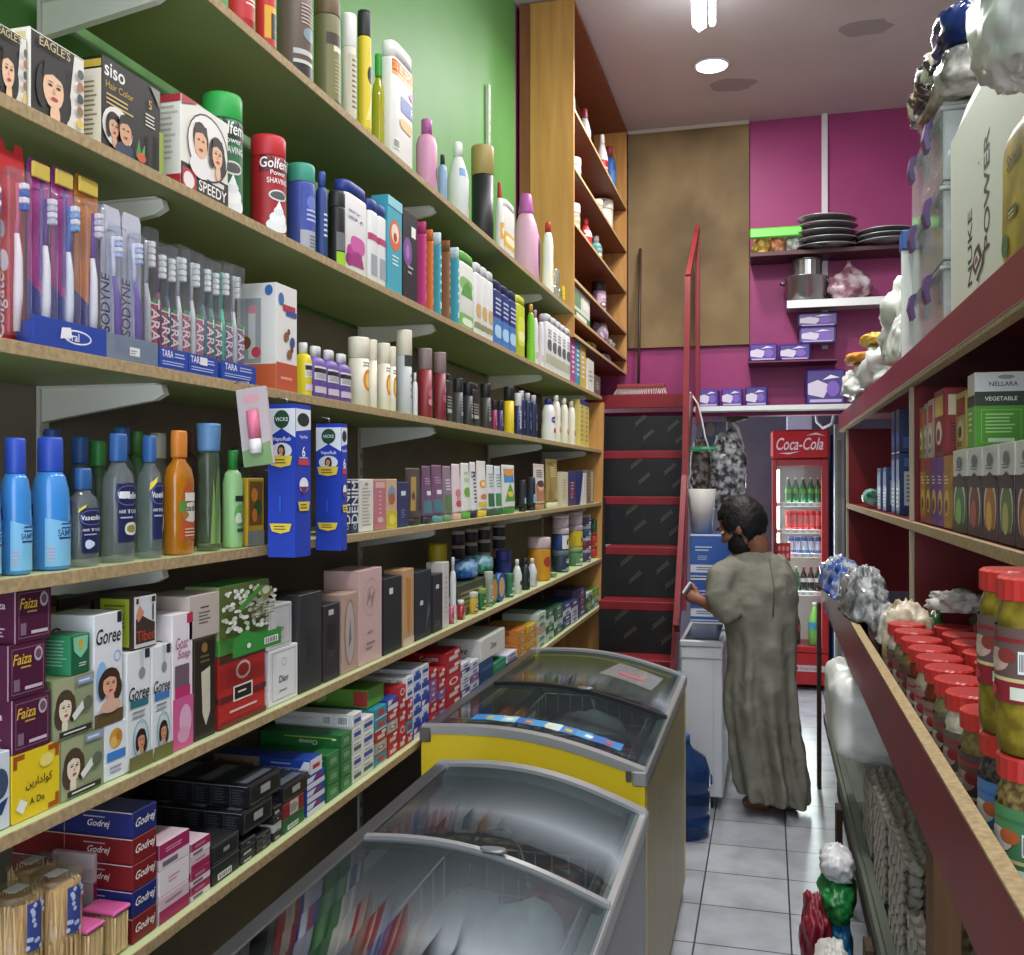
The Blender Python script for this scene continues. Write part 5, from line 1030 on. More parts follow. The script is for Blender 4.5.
B('A', 416, 437, 108, 'round', 'd094b4', 'b060a0', [('e', .7, .35, .24, .2, '6a1c4c'), ('e', .7, .35, .1, .1, 'c890b0')], 'pink bottle with dark oval emblem and pink cap, top shelf')
B('A', 438, 447, 150, 'round', '8aa4c4', '2a2a34', None, 'narrow blue-grey bottle beside the blue and white spray, top shelf')
B('A', 447, 469, 130, 'neck', 'd4d6d4', 'e8e8e4', [band(.82, 1, '6a90c0'), T('Go', .1, '4a4a5a', .7, .4, .4), ('z', .5, .2, .9, .34, 3, '7a7a88')], 'white bottle with blue shoulders and white cap on the top shelf', fit=1)
B('A', 471, 494, 133, 'tallcap', '1c1c1e', 'a08c50', [('z', .6, .2, .9, .7, 6, 'a8a8a0'), ('p', [(.6, .1), (.9, .2), (.9, .3), (.6, .2)], 'b89a40')], 'tall black bottle with gold cap on the top shelf', rng=(.08, .66))
B('A', 495, 504, 177, 'softener', 'dcdad4', 'a8302c', [band(.2, .6, 'd8a050'), ('e', .5, .4, .3, .1, 'e8d8b0')], 'white cleaner bottle with red cap, nearer one on the top shelf')
B('A', 505, 516, 203, 'slab', 'dedcd6', 'e4e2dc', [band(.15, .6, 'd8a83a'), ('e', .5, .4, .3, .12, 'e8e0c0')], 'white bottle with yellow label next to pink fabric softener, top shelf')
B('A', 511, 541, 176, 'softener', 'd0a0b8', 'b058a0', [('e', .66, .4, .26, .42, '54224a'), ('z', .56, .2, .76, .5, 4, 'e0d4e0'), ('e', .66, .64, .14, .1, 'b890b0')], 'large pink fabric softener bottle with purple label, top shelf', rng=(.06, .72))
B('A', 542, 554, 215, 'curvy', 'e2e0da', 'b03028', [('e', .6, .35, .3, .2, 'd8b048')], 'white toilet cleaner bottle with red cap, farther one on the top shelf')
def mug_set():
    o = empty('glass_mug'); g = CLEAR('eef2f2', .14, 'd8dcdc', .05, 1.45)
    for nm, z in (('cup', 0),):
        MB().lathe([(0, .033), (.004, .036), (.085, .036), (.086, .033), (.008, .032), (.007, .002)], g, n=18).obj('cup', o)
    MB().tube([(0, .034, .07), (0, .055, .068), (0, .06, .045), (0, .05, .025), (0, .034, .02)], .005, M('d8dcda', .2), 7).obj('handle', o)
    return o
yg = YX(562, XF)
for i, (dy, z, lb) in enumerate(((-.04, 0, 'clear glass mug, lower left of the mugs at the far end of the top shelf'), (.07, 0, 'clear glass mug, lower right of the mugs at the far end of the top shelf'), (-.02, .088, 'clear glass mug with white handle stacked on the others, top shelf'))):
    place('mug', mug_set, (XF - .045, 4.82 + dy, ZT_['A'] + z), 0, lb, 'mug', 'glass mugs')
b = MB(); b.box(-.004, -.025, 0, 0, .025, .07, M('e0c020', .4), .002); b.front([('e', .5, .5, .25, .3, 'b89a20'), ('e', .5, .5, .12, .16, 'e8d84a')], -.025, .025, 0, .07); tag(b.obj('price_tag', loc=(XF, 4.87, ZT_['A'] + .03)), 'yellow tag in front of the glass mugs on the top shelf', 'tag')
C_('A', 572.5, 590, 268, 'cfd0c2', [band(0, .28, '2f7a48'), ('r', .2, .04, .8, .22, 'd8dcd4'), ('r', .1, .4, .45, .85, '6a8a6a'), ('r', .55, .5, .9, .9, 'e0e0d8')], [band(0, .3, '2f7a48')], 'white and green mug carton at the end of the wall shelves', zb=2.5962, h=.172, nm='carton')
bag('bagged_pack', (-1.08, YX(600, -1.08), 2.5962 + .075), (.05, .1, .075), NOISE('lilac_film', '9a7a9a', 'd8ccd8', (1, 1, 1), 4, .2, .4, .6, .3, 20), 'lilac film pack with dark tie on the lower cabinet shelf', sd=101, flat=.074)
# ---- second shelf ----------------------------------------------------------------
PK = '17140f'
eag = [('r', .03, .02, .97, .98, '100f0e'), ('r', .0, .0, .03, 1, 'e8e4dc'), ('p', [(.66, .03), (.97, .03), (.97, .97), (.8, .97)], 'dcd8d0')] + face(.42, .42, .5, .9, '15110f', 'e8bc98', 1) + [T("EAGLE'S", .11, 'b8a878', .42, .9, .7)] + [('e', .88, .16 + .15 * i, .06, .06, ['d8b84a', '8a6a3a', '3a4a3a', 'a86a4a', '5a5a5a'][i]) for i in range(5)]
C_('B', -8, 26, 28, 'e4e0d6', eag, [('r', .1, .05, .9, .95, '2a2624')], "woman's portrait hair colour box at the left picture edge, second shelf", nm='hair_dye_box')
C_('B', 27.5, 84, 42, 'e4e0d6', eag, [('r', .0, .05, .9, .95, 'd8c890')], 'black and white hair dye box with smiling woman, second shelf', dep=.05, nm='hair_dye_box')
C_('B', 101, 160, 72, '0f0e0d', [('r', 0, 0, 1, 1, '0f0e0d'), T('siso', .15, 'e8e6e0', .2, .88, .34), T('Hair Color', .075, 'b8923c', .28, .72, .46), ('z', .06, .5, .55, .64, 3, 'c8b070'), ('z', .72, .5, .94, .66, 4, 'd8d4c8'), ('e', .24, .3, .25, .22, 'e0dcd4'), ('p', [(.8, .98), (.98, .98), (.98, .78)], '8a8478'), T('5', .1, 'c89a3a', .8, .76, .2)] + face(.17, .29, .24, 1, '1c1410', 'd8a888') + man(.34, .3, .3, 1) + [('p', [(.5, .08), (.56, .3), (.6, .1)], '3a8a3a'), ('p', [(.56, .08), (.66, .26), (.66, .1)], '4a9a40'), ('e', .6, .1, .08, .05, 'c8502a'), ('r', .92, .0, 1, .5, '8aa02a')], [('r', .0, .0, .25, 1, '0f0e0d'), ('r', .3, .05, .98, .86, 'dcd2c0'), ('z', .4, .15, .85, .75, 12, '8a7a60'), ('r', .3, .88, .98, .96, 'b89a3a')], 'black hair colour box showing a couple, second shelf', dep=.055, nm='hair_dye_box')
C_('B', 180, 228, 108, 'dfddd2', [('r', 0, 0, 1, .3, '1a1616'), T('SPEEDY', .12, 'e8e4e0', .66, .14, .6), ('r', .5, .22, .9, .27, 'd8d4d0'), ('r', .02, .02, .3, .25, 'b02a30'), ('e', .15, .13, .11, .09, 'e4dcd8'), ('e', .55, .58, .44, .36, 'e8e4de'), ('o', .55, .58, .44, .36, .003, '2a2420'), ('p', [(.0, 1), (.35, 1), (.0, .9)], 'a82a38')] + man(.38, .6, .36, .9, '2a1a14', 'e0ac88', 'e4e0dc') + face(.72, .55, .3, .9, '1c1210', 'e4b492'), [('z', .1, .3, .9, .9, 10, 'b8b4a8'), ('r', .5, .0, 1, .16, 'b02a30'), ('r', 0, .92, 1, 1, 'a82a38')], 'cream hair colour box with laughing couple in an oval, second shelf', dep=.06, nm='hair_dye_box')
def golf(bg, c1): return [('r', 0, 0, 1, 1, bg), band(.78, 1, c1), T('Golfeme', .13, 'eeeeec', .5, .9, .95, .1), T('Power', .06, 'e8e8e8', .5, .78, .5), T('SHAVING', .07, 'e8e8e8', .5, .68, .6), ('e', .5, .5, .26, .07, 'd8dcd8'), ('e', .5, .5, .22, .05, '5a5a5a'), ('e', .5, .13, .32, .09, 'e8e8ec'), ('e', .5, .22, .24, .08, 'f0f0f2'), ('e', .5, .3, .14, .06, 'e4e4e8'), ('p', [(.4, .33), (.6, .33), (.5, .44)], 'f0f0f2'), T('Foam', .05, 'e8e8e8', .6, .025, .5)]
B('B', 228.5, 250, 95, 'can', '2f7a50', '2fa84a', golf('2f7048', '1c3024'), 'green shaving foam can with bright green cap, second shelf', 'spray can', 'foam_can', rng=(.02, .8), rot=-.5, xf=-1.04, full=True)
B('B', 250, 286, 126, 'can', 'a01c24', 'c42a34', golf('a51e28', '6a141a'), 'red shaving foam can with white foam picture, second shelf', 'spray can', 'foam_can', rng=(.02, .8), rot=-.45)
B('B', 287, 315, 156, 'can', '3c4c9c', '3f9a84', [band(.0, .3, 'a8acb8'), band(.3, 1, '3f51a4'), ('e', .4, .7, .2, .1, '6a7ac0'), ('z', .2, .42, .8, .62, 3, 'b8c0dc'), ('z', .3, .05, .8, .25, 4, '6a7088')], 'blue and silver foam can with teal cap, second shelf', 'spray can', 'foam_can', rng=(.02, .8))
B('B', 316, 327, 168, 'spray', '2c4484', '3a56a4', [('z', .2, .3, .8, .8, 5, 'c8d0e0')], 'slim blue can beside the black one, second shelf', 'spray can', 'foam_can')
B('B', 328, 345, 186, 'can', '1c1c1e', '2a2a2c', [('e', .7, .4, .2, .1, 'd8d8d8'), band(.3, .6, '6a6a68'), band(.0, .28, '98c82a')], 'black can standing above a lime green band, second shelf', 'spray can', 'foam_can', rng=(.0, .78))
B('B', 346, 369, 185, 'slab', 'e2e0de', '2c3f8c', [('e', .35, .25, .2, .1, 'b03a8a'), ('e', .5, .38, .16, .11, 'c858a0'), ('e', .25, .15, .18, .08, '8a2a6a'), ('p', [(.2, .05), (.5, .3), (.6, .1)], '9a2a74'), T('Beauty', .05, '3a3a7a', .4, .8, .6), T('Lotion', .05, '3a3a7a', .4, .72, .6)], 'white bottle with purple flower and blue cap, second shelf', rng=(.03, .84))
B('B', 370, 387, 203, 'slab', 'e0e0de', '2f468c', [band(.6, .7, 'b03a6a'), ('r', .3, .1, .7, .4, '9aa0a8')], 'slim white bottle with blue cap, # of two on the second shelf', n=2, grp='slim white bottles', rng=(.03, .84))
C_('B', 387.5, 402, 199, '3fa0b4', [('e', .5, .62, .4, .16, 'd8643a'), ('e', .5, .64, .26, .1, 'e8d8c8'), ('e', .5, .6, .12, .05, 'a83a2a'), ('z', .3, .3, .8, .42, 3, 'd8ecf0'), ('r', 0, .9, 1, 1, '8ac8d4')], None, 'turquoise shampoo pack with orange emblem, second shelf', dep=.05, nm='shampoo_pack')
C_('B', 403, 417.5, 213, '1f1c20', [('e', .3, .55, .3, .16, '7a4a94'), ('e', .3, .55, .12, .08, 'a878b8'), ('r', .55, .74, .85, .86, 'e8e8e4'), ('z', .3, .3, .7, .42, 2, 'a8a8a8')], None, 'black shampoo pack with purple flower, second shelf', dep=.05, nm='shampoo_pack')
for i, (a, c, py, col, acc, lb) in enumerate(((418, 425, 218, 'c03a7a', 'd8609a', 'pink slim shampoo pack, second shelf'), (425.3, 432, 226, 'd06c2a', 'e0904a', 'orange slim shampoo pack, second shelf'), (432.5, 441, 229, '3f9cb0', 'd8ecf0', 'turquoise slim shampoo pack between orange and brown ones, second shelf'), (441.5, 450, 237, '8a5a34', 'c89a6a', 'brown slim shampoo pack, second shelf'), (450.5, 459, 244, '3f9cb0', 'd8ecf0', 'turquoise slim shampoo pack beside the white green-capped bottle, second shelf'))):
    B('B', a, c, py, 'slab', col, acc if i in (2, 4) else col, [('z', .3, .3, .7, .9, 5, acc), ('r', .3, .1, .7, .2, acc)], lb, dep=.05, nm='shampoo_pack', cat='bottle', rng=(.03, .84))
B('B', 460, 475, 254, 'slab', 'e0e2d8', '6ab04a', [('e', .4, .7, .3, .1, '8ab86a'), ('p', [(.2, .5), (.5, .75), (.7, .5)], '5a9a48'), band(.02, .22, '7ab058'), ('e', .5, .1, .2, .06, 'e0e8d4')], 'white shampoo bottle with green cap, second shelf', rng=(.03, .84))
B('B', 476, 494, 268, 'slab', 'e0e0de', 'd4d6d8', [('e', .5, .4, .3, .12, 'c8a870'), band(.1, .2, '8a8a60')], 'plain white shampoo bottle, # of three on the second shelf', n=3, grp='plain white shampoos', rng=(.03, .84))
B('B', 494.5, 517, 287, 'slab', '22306e', '1c2656', [band(.0, .5, '3f74b4'), ('z', .3, .55, .8, .9, 4, 'b8c4e0'), ('e', .5, .25, .3, .12, 'a8cce8')], 'navy and blue shampoo bottle, # of three on the second shelf', n=3, grp='navy shampoo bottles', rng=(.03, .84))
B('B', 517.5, 526, 297, 'slab', 'b8c42a', 'c8cc3a', [('e', .5, .5, .35, .3, 'd0d84a'), ('e', .5, .4, .2, .1, 'e8e8a0')], 'yellow-green shampoo bottle, second shelf', rng=(.03, .84))
B('B', 526.5, 535, 301, 'curvy', '7cc42e', 'd8984a', [('z', .3, .2, .7, .8, 6, 'b8e080')], 'lime green shampoo bottle with orange cap, second shelf')
B('B', 535.5, 547, 312, 'curvy', 'dcd6d8', 'b890a0', [band(.1, .3, 'c8b8bc')], 'white curved shampoo bottle, # of two on the second shelf', n=2, grp='curved white shampoos')
B('B', 547.5, 571, 322, 'slab', 'dadcd8', 'c8ccd0', [('e', .5, .55, .3, .12, '5a5a60'), band(.15, .35, 'a8a890'), ('z', .3, .7, .7, .9, 3, '8a8a90')], 'white conditioner bottle with grey print, # of five on the second shelf', n=5, grp='white conditioner bottles', rng=(.03, .84))
for a, c, py, col, nm_ in ((571.2, 575.5, 335, 'a04a84', 'pink'), (575.8, 580.5, 339, '3a8aa4', 'teal'), (580.8, 586, 341, 'c8a838', 'yellow')): C_('B', a, c, py, col, [('z', .2, .2, .8, .8, 6, 'e0dce0')], None, nm_ + ' slim carton near the far end of the second shelf', dep=.05)
C_('B', 588, 594, 360, 'd4d2c8', [('z', .2, .3, .8, .7, 3, '8a8a80')], None, 'small white carton at the far end of the second shelf', dep=.05, hmin=.1)
C_('B', 595, 600.5, 376, '5a5048', [('z', .2, .3, .8, .7, 3, 'b8b0a0')], None, 'small dark carton last on the second shelf', dep=.05, hmin=.07)
# cabinet shelves
def CB(z, px_, py, typ, body, cap, art, lb, w=.07, xf=-1.05, cat='bottle'):
    z0 = z + .001; h = max(.06, ZX(px_, py, xf) - z0); BK[0] += 1
    return place(('cb', BK[0]), bottle_b(w, w * .8, h, typ, body, cap, art, rot=-.5), (xf, YX(px_, xf), z0), 0, lb, cat)
Cs = CSH
CB(Cs[5], 571, 62, 'softener', '4a4468', 'b83a3a', [band(.1, .5, 'd8d4d8'), band(.2, .4, 'a83040')], 'dark detergent bottle with red cap, nearest on the highest cabinet shelf')
CB(Cs[5], 575, 70, 'softener', '56506e', 'd8d4d0', [band(.3, .7, 'd8d8dc'), ('e', .5, .3, .3, .15, '2a2a3a')], 'purple-grey detergent bottle, second on the highest cabinet shelf')
CB(Cs[5], 591, 108, 'softener', 'dcd8d8', '8a2438', [band(.1, .5, 'c8c4d8'), ('p', [(.2, .3), (.8, .6), (.8, .3)], 'a84a6a')], 'white cleaner bottle with dark red cap on the highest cabinet shelf', .1)
CB(Cs[5], 608, 134, 'neck', 'd8d8d8', 'e0e0dc', [band(.0, .7, 'b02230'), ('z', .3, .2, .8, .5, 3, 'e8e4e0')], 'white and red cleaner bottle on the highest cabinet shelf', .1)
CB(Cs[5], 616, 146, 'round', '2c62a8', '8a2a34', [('e', .5, .5, .3, .3, '4a84c4')], 'large blue bottle at the far end of the highest cabinet shelf', .12)
CB(Cs[4], 574, 150, 'jar', 'c8c4b4', 'b0aca0', GA(5, 'c8c4b0', '6a6a58'), 'small pale tin near the front of the second highest cabinet shelf', .1, cat='tin')
CB(Cs[4], 581, 158, 'jar', 'ccc8b8', 'd8d4cc', GA(6, 'c8c8b8', '3a4a3a'), 'cream tin with dark print on the second highest cabinet shelf', .1, cat='tin')
CB(Cs[4], 603, 200, 'jar', 'b0a890', 'c8c0ac', GA(7, 'b8b09a', '6a6048'), 'brownish tin on the second highest cabinet shelf', .1, cat='tin')
CB(Cs[4], 613, 200, 'jar', 'd0ccbc', 'd8d4c8', [('r', .1, .1, .6, .9, 'e0dccc')], 'large cream tin, farthest on the second highest cabinet shelf', .18, cat='tin')
CB(Cs[3], 572, 182, 'round', '9aa4a8', '8a9098', None, 'grey bottle nearest on the middle cabinet shelf')
CB(Cs[3], 580, 204, 'jar', '98947c', 'dcdcd8', GA(9, 'a09c80', 'a8b040'), 'jar with white lid and yellow mark on the middle cabinet shelf', .1, cat='jar')
CB(Cs[3], 592, 218, 'neck', 'b02a2c', 'c03a34', [band(.7, 1, 'd8d4d0')], 'red sauce bottle with white neck on the middle cabinet shelf', .1)
CB(Cs[3], 602, 236, 'round', '6a9a98', 'b0a8a8', GA(10, '5a8a88', 'b89a3a'), 'teal bottle with yellow base on the middle cabinet shelf', .1)
CB(Cs[2], 606, 282, 'jar', '8a6a80', '2a2024', GA(11, 'b89ab0', '6a4a5a'), 'mauve jar with dark lid on the lower cabinet shelf', .12, cat='jar')
bag('bagged_pack', (-1.09, YX(607, -1.09), Cs[1] + .05), (.05, .14, .048), NOISE('grey_clear_film', '5a5c58', 'b0b4b0', (1, 1, 1), 4, .2, .4, .6, .3, 24), 'grey film packet on the second lowest cabinet shelf', sd=102, flat=.047)
bag('bagged_pack', (-1.09, YX(588, -1.09), Cs[0] + .042), (.045, .09, .036), NOISE('gold_film', '8a7438', 'd8c888', (1, 1, 1), 4, .2, .4, .6, .3, 24), 'gold film packet on the bottom cabinet shelf', sd=103, flat=.04)
bag('bagged_pack', (-1.09, YX(603, -1.09), Cs[0] + .04), (.05, .12, .036), NOISE('lilac_grey_film', '6a6478', 'b0a8bc', (1, 1, 1), 4, .2, .4, .6, .3, 24), 'lilac-grey packet on the bottom cabinet shelf', sd=104, flat=.038)
# ---- third shelf -----------------------------------------------------------------
WH = M('e4e4e6', .35)
def brush(b, x, y, z0, h, hc, hc2, lean=0.0):
    pts = [(x, y, z0), (x + .002, y, z0 + h * .25), (x + .001, y + lean * .3, z0 + h * .5), (x - .003, y + lean * .5, z0 + h * .66), (x - .002, y + lean * .8, z0 + h * .82), (x - .002, y + lean, z0 + h)]
    b.tube(pts[:4], [.0045, .0065, .0055, .0035], PM(hc), 8); b.tube(pts[3:], [.0035, .0035, .0045], PM(hc2), 8)
def bristles(b, x, y, z0, h, c1, c2):
    for i in range(4): b.box(x, y - .0055, z0 + i * h / 4 + .0005, x + .011, y + .0055, z0 + (i + 1) * h / 4 - .0005, PM(c1 if i % 2 else c2), .0015)
def tb_pack(w, h, card, hc, hc2, br, art, cut=True, tab=None, lean=0.006):
    def build():
        o = empty('toothbrush_pack'); b = MB()
        pl = [(-w / 2, 0), (w / 2, 0), (w / 2, h * .9), (w * .42, h), (w * .2, h), (w * .15, h * .955), (-w * .15, h * .955), (-w * .2, h), (-w * .42, h), (-w / 2, h * .9)] if cut else [(-w / 2, 0), (w / 2, 0), (w / 2, h * .96), (w * .4, h), (-w * .4, h), (-w / 2, h * .96)]
        b.prism(pl, lambda a, c: (-.014, a, c), lambda a, c: (-.0125, a, c), PM(card)); b.front(art, -w / 2, w / 2, 0, h * .9, -.0125); b.obj('card', o)
        q = MB(); q.oval([(h * .03, .0115, w * .40), (h * .05, .0125, w * .42), (h * .82, .0125, w * .42), (h * .86, .010, w * .36)], CLEAR('f4f4f6', .07, 'd8d8e0', .08, 1.4), -.0005, .0, 16, 3); q.obj('blister', o)
        if tab: MB().box(-.011, -w * .4, h * .9, -.006, w * .4, h * .985, PM(tab), .003).obj('hanging_tab', o)
        t = MB(); brush(t, -.002, w * .05, h * .06, h * .74, hc, hc2, lean); t.obj('toothbrush', o)
        t2 = MB(); bristles(t2, -.0, w * .05 + lean * .9, h * .66, h * .14, br[0], br[1]); t2.obj('bristles', o)
        return o
    return build
def TB(p0, p1, py, lb, *a, tilt=None, grp='toothbrush packs', xf=XF, zb=None, **k):
    yc, w, h, z0 = geom('C', p0, p1, py, xf, zb); BK[0] += 1
    return place(('tb', BK[0]), tb_pack(w * .96, h, *a, **k), (xf + 0, yc, z0), 0, lb, 'toothbrush', grp, tilt)
cg = [band(0, 1, 'c01f26'), T('Colgate', .11, 'f0e8e8', .2, .2, .5, 0, 90), ('e', .3, .45, .16, .06, 'd8d8dc'), ('e', .2, .62, .14, .05, 'b0b0ba'), ('z', .08, .36, .4, .4, 1, 'd8a038')]
TB(-24, -1, 146, 'red toothbrush card at the left picture edge, third shelf', 'c01f26', 'd86a90', 'd87a9a', ('e8e8f0', '3a5ab0'), cg)
TB(0, 31.5, 141, 'red carded toothbrush with pink and white handle, third shelf', 'c01f26', 'e8e0e4', 'd8688c', ('ecebf0', '3a62b8'), cg)
ob = [('p', [(0, 0), (1, 0), (1, .3), (0, .45)], '2a3a94'), ('p', [(0, .4), (1, .28), (1, 1), (0, 1)], 'b02a8a'), ('p', [(.5, .4), (.8, .4), (.7, 1), (.55, 1)], '5a2a94')]
ob2 = [('p', [(0, 0), (1, 0), (1, .3), (0, .45)], '3a3484'), ('p', [(0, .4), (1, .28), (1, 1), (0, 1)], 'c87a2a'), ('p', [(.6, .3), (1, .3), (1, .9), (.7, .8)], '6a2a94')]
TB(33.5, 56, 160, 'pink and purple toothbrush pack with white handle, nearest in blue tray', '8a2a84', 'e0e0e4', '5a2a8a', ('e8e8ee', 'c8c8d8'), ob, cut=False, tab='c8b048')
TB(57, 79, 168, 'pink and blue toothbrush pack, middle one in the blue tray', '8a2a84', 'd8dce8', '3a74c8', ('e8e8ee', '7ab0e0'), ob, cut=False, tab='c8b048')
TB(80, 104, 176, 'orange and purple toothbrush pack, farthest in the blue tray', 'a8682a', 'e0e0e4', '6a2a9a', ('e8e8ee', 'c8c8d8'), ob2, cut=False, tab='c8b048')
def tray(p0, p1, h, art, lb, col='1f3f9a', m=None, xf=XF + .0175):
    y0, y1 = YX(p0, xf), YX(p1, xf); b = MB(); z0 = ZT_['C']; w = y1 - y0; m = m or PM(col)
    b.box(-.0022, -w / 2, 0, 0, w / 2, h, m, .0004); b.box(-.05, -w / 2, 0, -.0023, -w / 2 + .0015, h * .8, m, .0003); b.box(-.05, w / 2 - .0015, 0, -.0023, w / 2, h * .8, m, .0003)
    b.front(art, -w / 2, w / 2, 0, h); tag(b.obj('display_tray', loc=(xf, (y0 + y1) / 2, z0)), lb, 'tray', 'toothbrush display trays')
tray(33, 106, .042, [('e', .58, .5, .2, .26, 'e8e8f0'), ('e', .58, .5, .18, .2, '1f3f9a'), T('Oral', .3, 'e8e8f0', .5, .5, .2), ('p', [(.34, .35), (.5, .45), (.48, .8), (.36, .75)], 'e8e8ea')], 'low blue display tray holding three colourful toothbrush packs')
sn = [('r', 0, 0, 1, 1, 'c8ccd8'), T('SENSODYNE', .10, '3a3a5a', .2, .32, .6, 0, 90), ('p', [(.5, .1), (1, .1), (1, 1), (.3, 1)], 'b0b8cc')]
TB(107, 127, 206, 'silver toothbrush pack with purple handle, nearer one of two', 'c0c4d0', '5a3a94', 'e0e0e8', ('e0e0ea', 'a8b8e0'), sn, cut=False, lean=-.008)
TB(128, 147, 214, 'silver toothbrush pack with purple handle, farther one of two', 'c0c4d0', '5a3a94', 'e0e0e8', ('e0e0ea', 'a8b8e0'), sn, cut=False, lean=-.008)
tray(107, 158, .040, [('r', .42, .25, .62, .6, 'dcdcd8'), ('z', .44, .3, .58, .5, 2, '5a5a5a')], 'clear grey display tray in front of the silver toothbrush packs', m=CLEAR('d0d8e4', .35, 'a8b4c4', .1))
def tbox(w, h, hc, lab, lt):
    def build():
        o = empty('boxed_toothbrush'); MB().box(-.024, -w / 2, 0, 0, w / 2, h, CLEAR('eef0f2', .07, 'c8ccd2', .05, 1.35), .0008).obj('clear_box', o)
        t = MB(); brush(t, -.013, 0, .004, h * .9, hc, hc, .001); t.obj('toothbrush', o); t2 = MB(); bristles(t2, -.011, .001, h * .72, h * .19, 'ecece8', 'e4e4e0'); t2.obj('bristles', o)
        b = MB(); b.box(-.003, -w * .05, h * .16, -.0012, w * .42, h * .5, PM(lab), .0003); b.art([T('TARA', .3, lt, .5, .55, .9, 0, -90), ('r', 0, .9, 1, 1, '3a8a4a')], lambda u, v, l: (-.0012 + l * .6, -w * .05 + w * .47 * u, h * (.16 + .34 * v)), w * .47, h * .34); b.obj('label', o); return o
    return build
tl = [(148, 159, 228, 'e4e4e4', 'b83040', 'white brush with red label, nearest of the row'), (160, 169, 243, '8a3a64', 'a03a54', 'dark pink brush, second of the row'), (169.5, 178, 247, '5a6a74', 'a03a54', 'grey brush, third of the row'), (178.5, 191, 246, 'e0e0e0', 'b04a64', 'white brush, fourth of the row'), (191.5, 205, 252, 'dcdcdc', 'b04a64', 'white brush, fifth of the row'), (205.5, 213.5, 258, '4a7a8a', '8a3a5a', 'blue-grey brush, sixth of the row'), (214, 221.5, 262, '3a9a8a', '8a3a5a', 'teal brush, seventh of the row'), (222, 233.5, 262, '3fbca0', '7a3a74', 'mint green brush, eighth of the row'), (234, 245, 266, 'd8d8d8', '7a3a74', 'pale brush beside the white carton')]
for a, c, py, hc, lc, lb in tl:
    yc, w, h, z0 = geom('C', a, c, py); place(('tx', a), tbox(w * .95, h, hc, lc, 'e8dce0'), (XF, yc, z0), 0, 'clear boxed toothbrush, ' + lb, 'toothbrush', 'clear boxed toothbrushes')
ta = [T('TARA', .34, 'e8e8f4', .25, .72, .4), ('z', .5, .55, .95, .85, 2, 'b8c4e8'), ('z', .06, .15, .9, .4, 2, 'a8b8e8')]
tray(160, 188, .036, ta, 'blue lettered toothbrush tray, first of three'); tray(189, 218, .036, ta + [('r', .35, .5, .6, .9, 'e0e0dc')], 'blue lettered toothbrush tray, second of three, with white price sticker'); tray(222, 256, .036, ta, 'blue lettered toothbrush tray, third of three, beside the white carton')
kd = [('r', 0, 0, 1, .27, 'b85030'), ('z', .2, .1, .8, .16, 1, 'd89a80'), ('e', .22, .86, .13, .06, '3a6aa8'), ('r', .3, .76, .9, .82, 'b03040'), ('r', .45, .72, .95, .77, '3a4a9a'), ('e', .75, .48, .12, .05, '3a4a84')] + [('e', x_, y_, .12, .045, '8a5a3a') for x_, y_ in ((.45, .52), (.6, .36))] + [('e', x_ + .1, y_ + .05, .07, .03, '6a4028') for x_, y_ in ((.45, .52), (.6, .36))]
C_('C', 276, 297, 286, 'dcdad6', kd, [('r', 0, 0, 1, .25, 'c05a34'), ('r', .1, .26, .62, .86, '9aa0a4'), ('e', .4, .74, .12, .06, 'd0909a'), ('r', .3, .3, .48, .72, 'c8ccd0'), ('e', .25, .45, .12, .06, '7a4a30'), ('e', .5, .36, .12, .05, 'c84050'), ('e', .82, .93, .1, .05, '3a6aa8')], 'white and orange toothbrush carton with small cartoon dogs, third shelf', dep=.095, nm='toothbrush_carton', xf=XF)
pw_ = [('r', .08, .5, .92, .92, 'd8d8d4'), ('r', .08, .72, .92, .86, '2a2430'), ('z', .15, .54, .85, .7, 4, '8a8a90'), ('r', .1, .1, .9, .3, 'c8b8c8')]
B('C', 298, 314, 341, 'round', 'dcc81e', 'e4e4e0', pw_, 'yellow bottle with white cap beside the purple ones, third shelf', dep=.04, rng=(.05, .66))
B('C', 316, 354, 350, 'round', '6a50a0', 'dcdcdc', pw_, 'purple bottle with white cap, # of three on the third shelf', n=3, grp='purple bottles', dep=.04, rng=(.05, .66))
ca = [('e', .5, .45, .3, .3, 'd8862a'), ('e', .5, .45, .18, .2, 'e8c46a'), ('z', .2, .8, .8, .95, 2, '8a8478')]
for a, c, py, lb in ((348, 369, 334, 'nearest'), (366, 377, 338, 'second'), (376, 390, 341, 'third'), (386, 396, 345, 'farthest')): B('C', a, c, py, 'tallcap', 'd8d2be', 'e2dac4', ca if lb != 'second' else None, f'cream body spray can with orange picture, {lb} of four, third shelf', 'spray can', 'spray_can', rng=(.15, .68), grp='cream body sprays')
B('C', 396, 412, 327, 'tallcap', 'b8bcbe', 'ddd5c0', [band(.8, 1, '3a3a3a'), ('z', .4, .2, .8, .7, 4, '7a7e82')], 'silver body spray can with tall cream cap, third shelf', 'spray can', 'spray_can', rng=(.05, .7))
B('C', 412.5, 417.5, 372, 'round', 'dedede', 'e4e4e4', None, 'plain white bottle beside the silver can, third shelf')
B('C', 418, 432, 346, 'tallcap', '8a2a34', '8a7a78', [('e', .5, .5, .3, .1, 'b86a74'), ('e', .4, .3, .2, .08, 'c8949a')], 'red body mist bottle with clear brown cap, third shelf', rng=(.05, .68))
B('C', 433, 446, 350, 'tallcap', '7a2430', '8a7674', [('e', .5, .45, .3, .1, 'a85a64'), ('e', .6, .65, .2, .08, 'c08a90')], 'dark red body mist bottle, farther one on the third shelf', rng=(.05, .68))
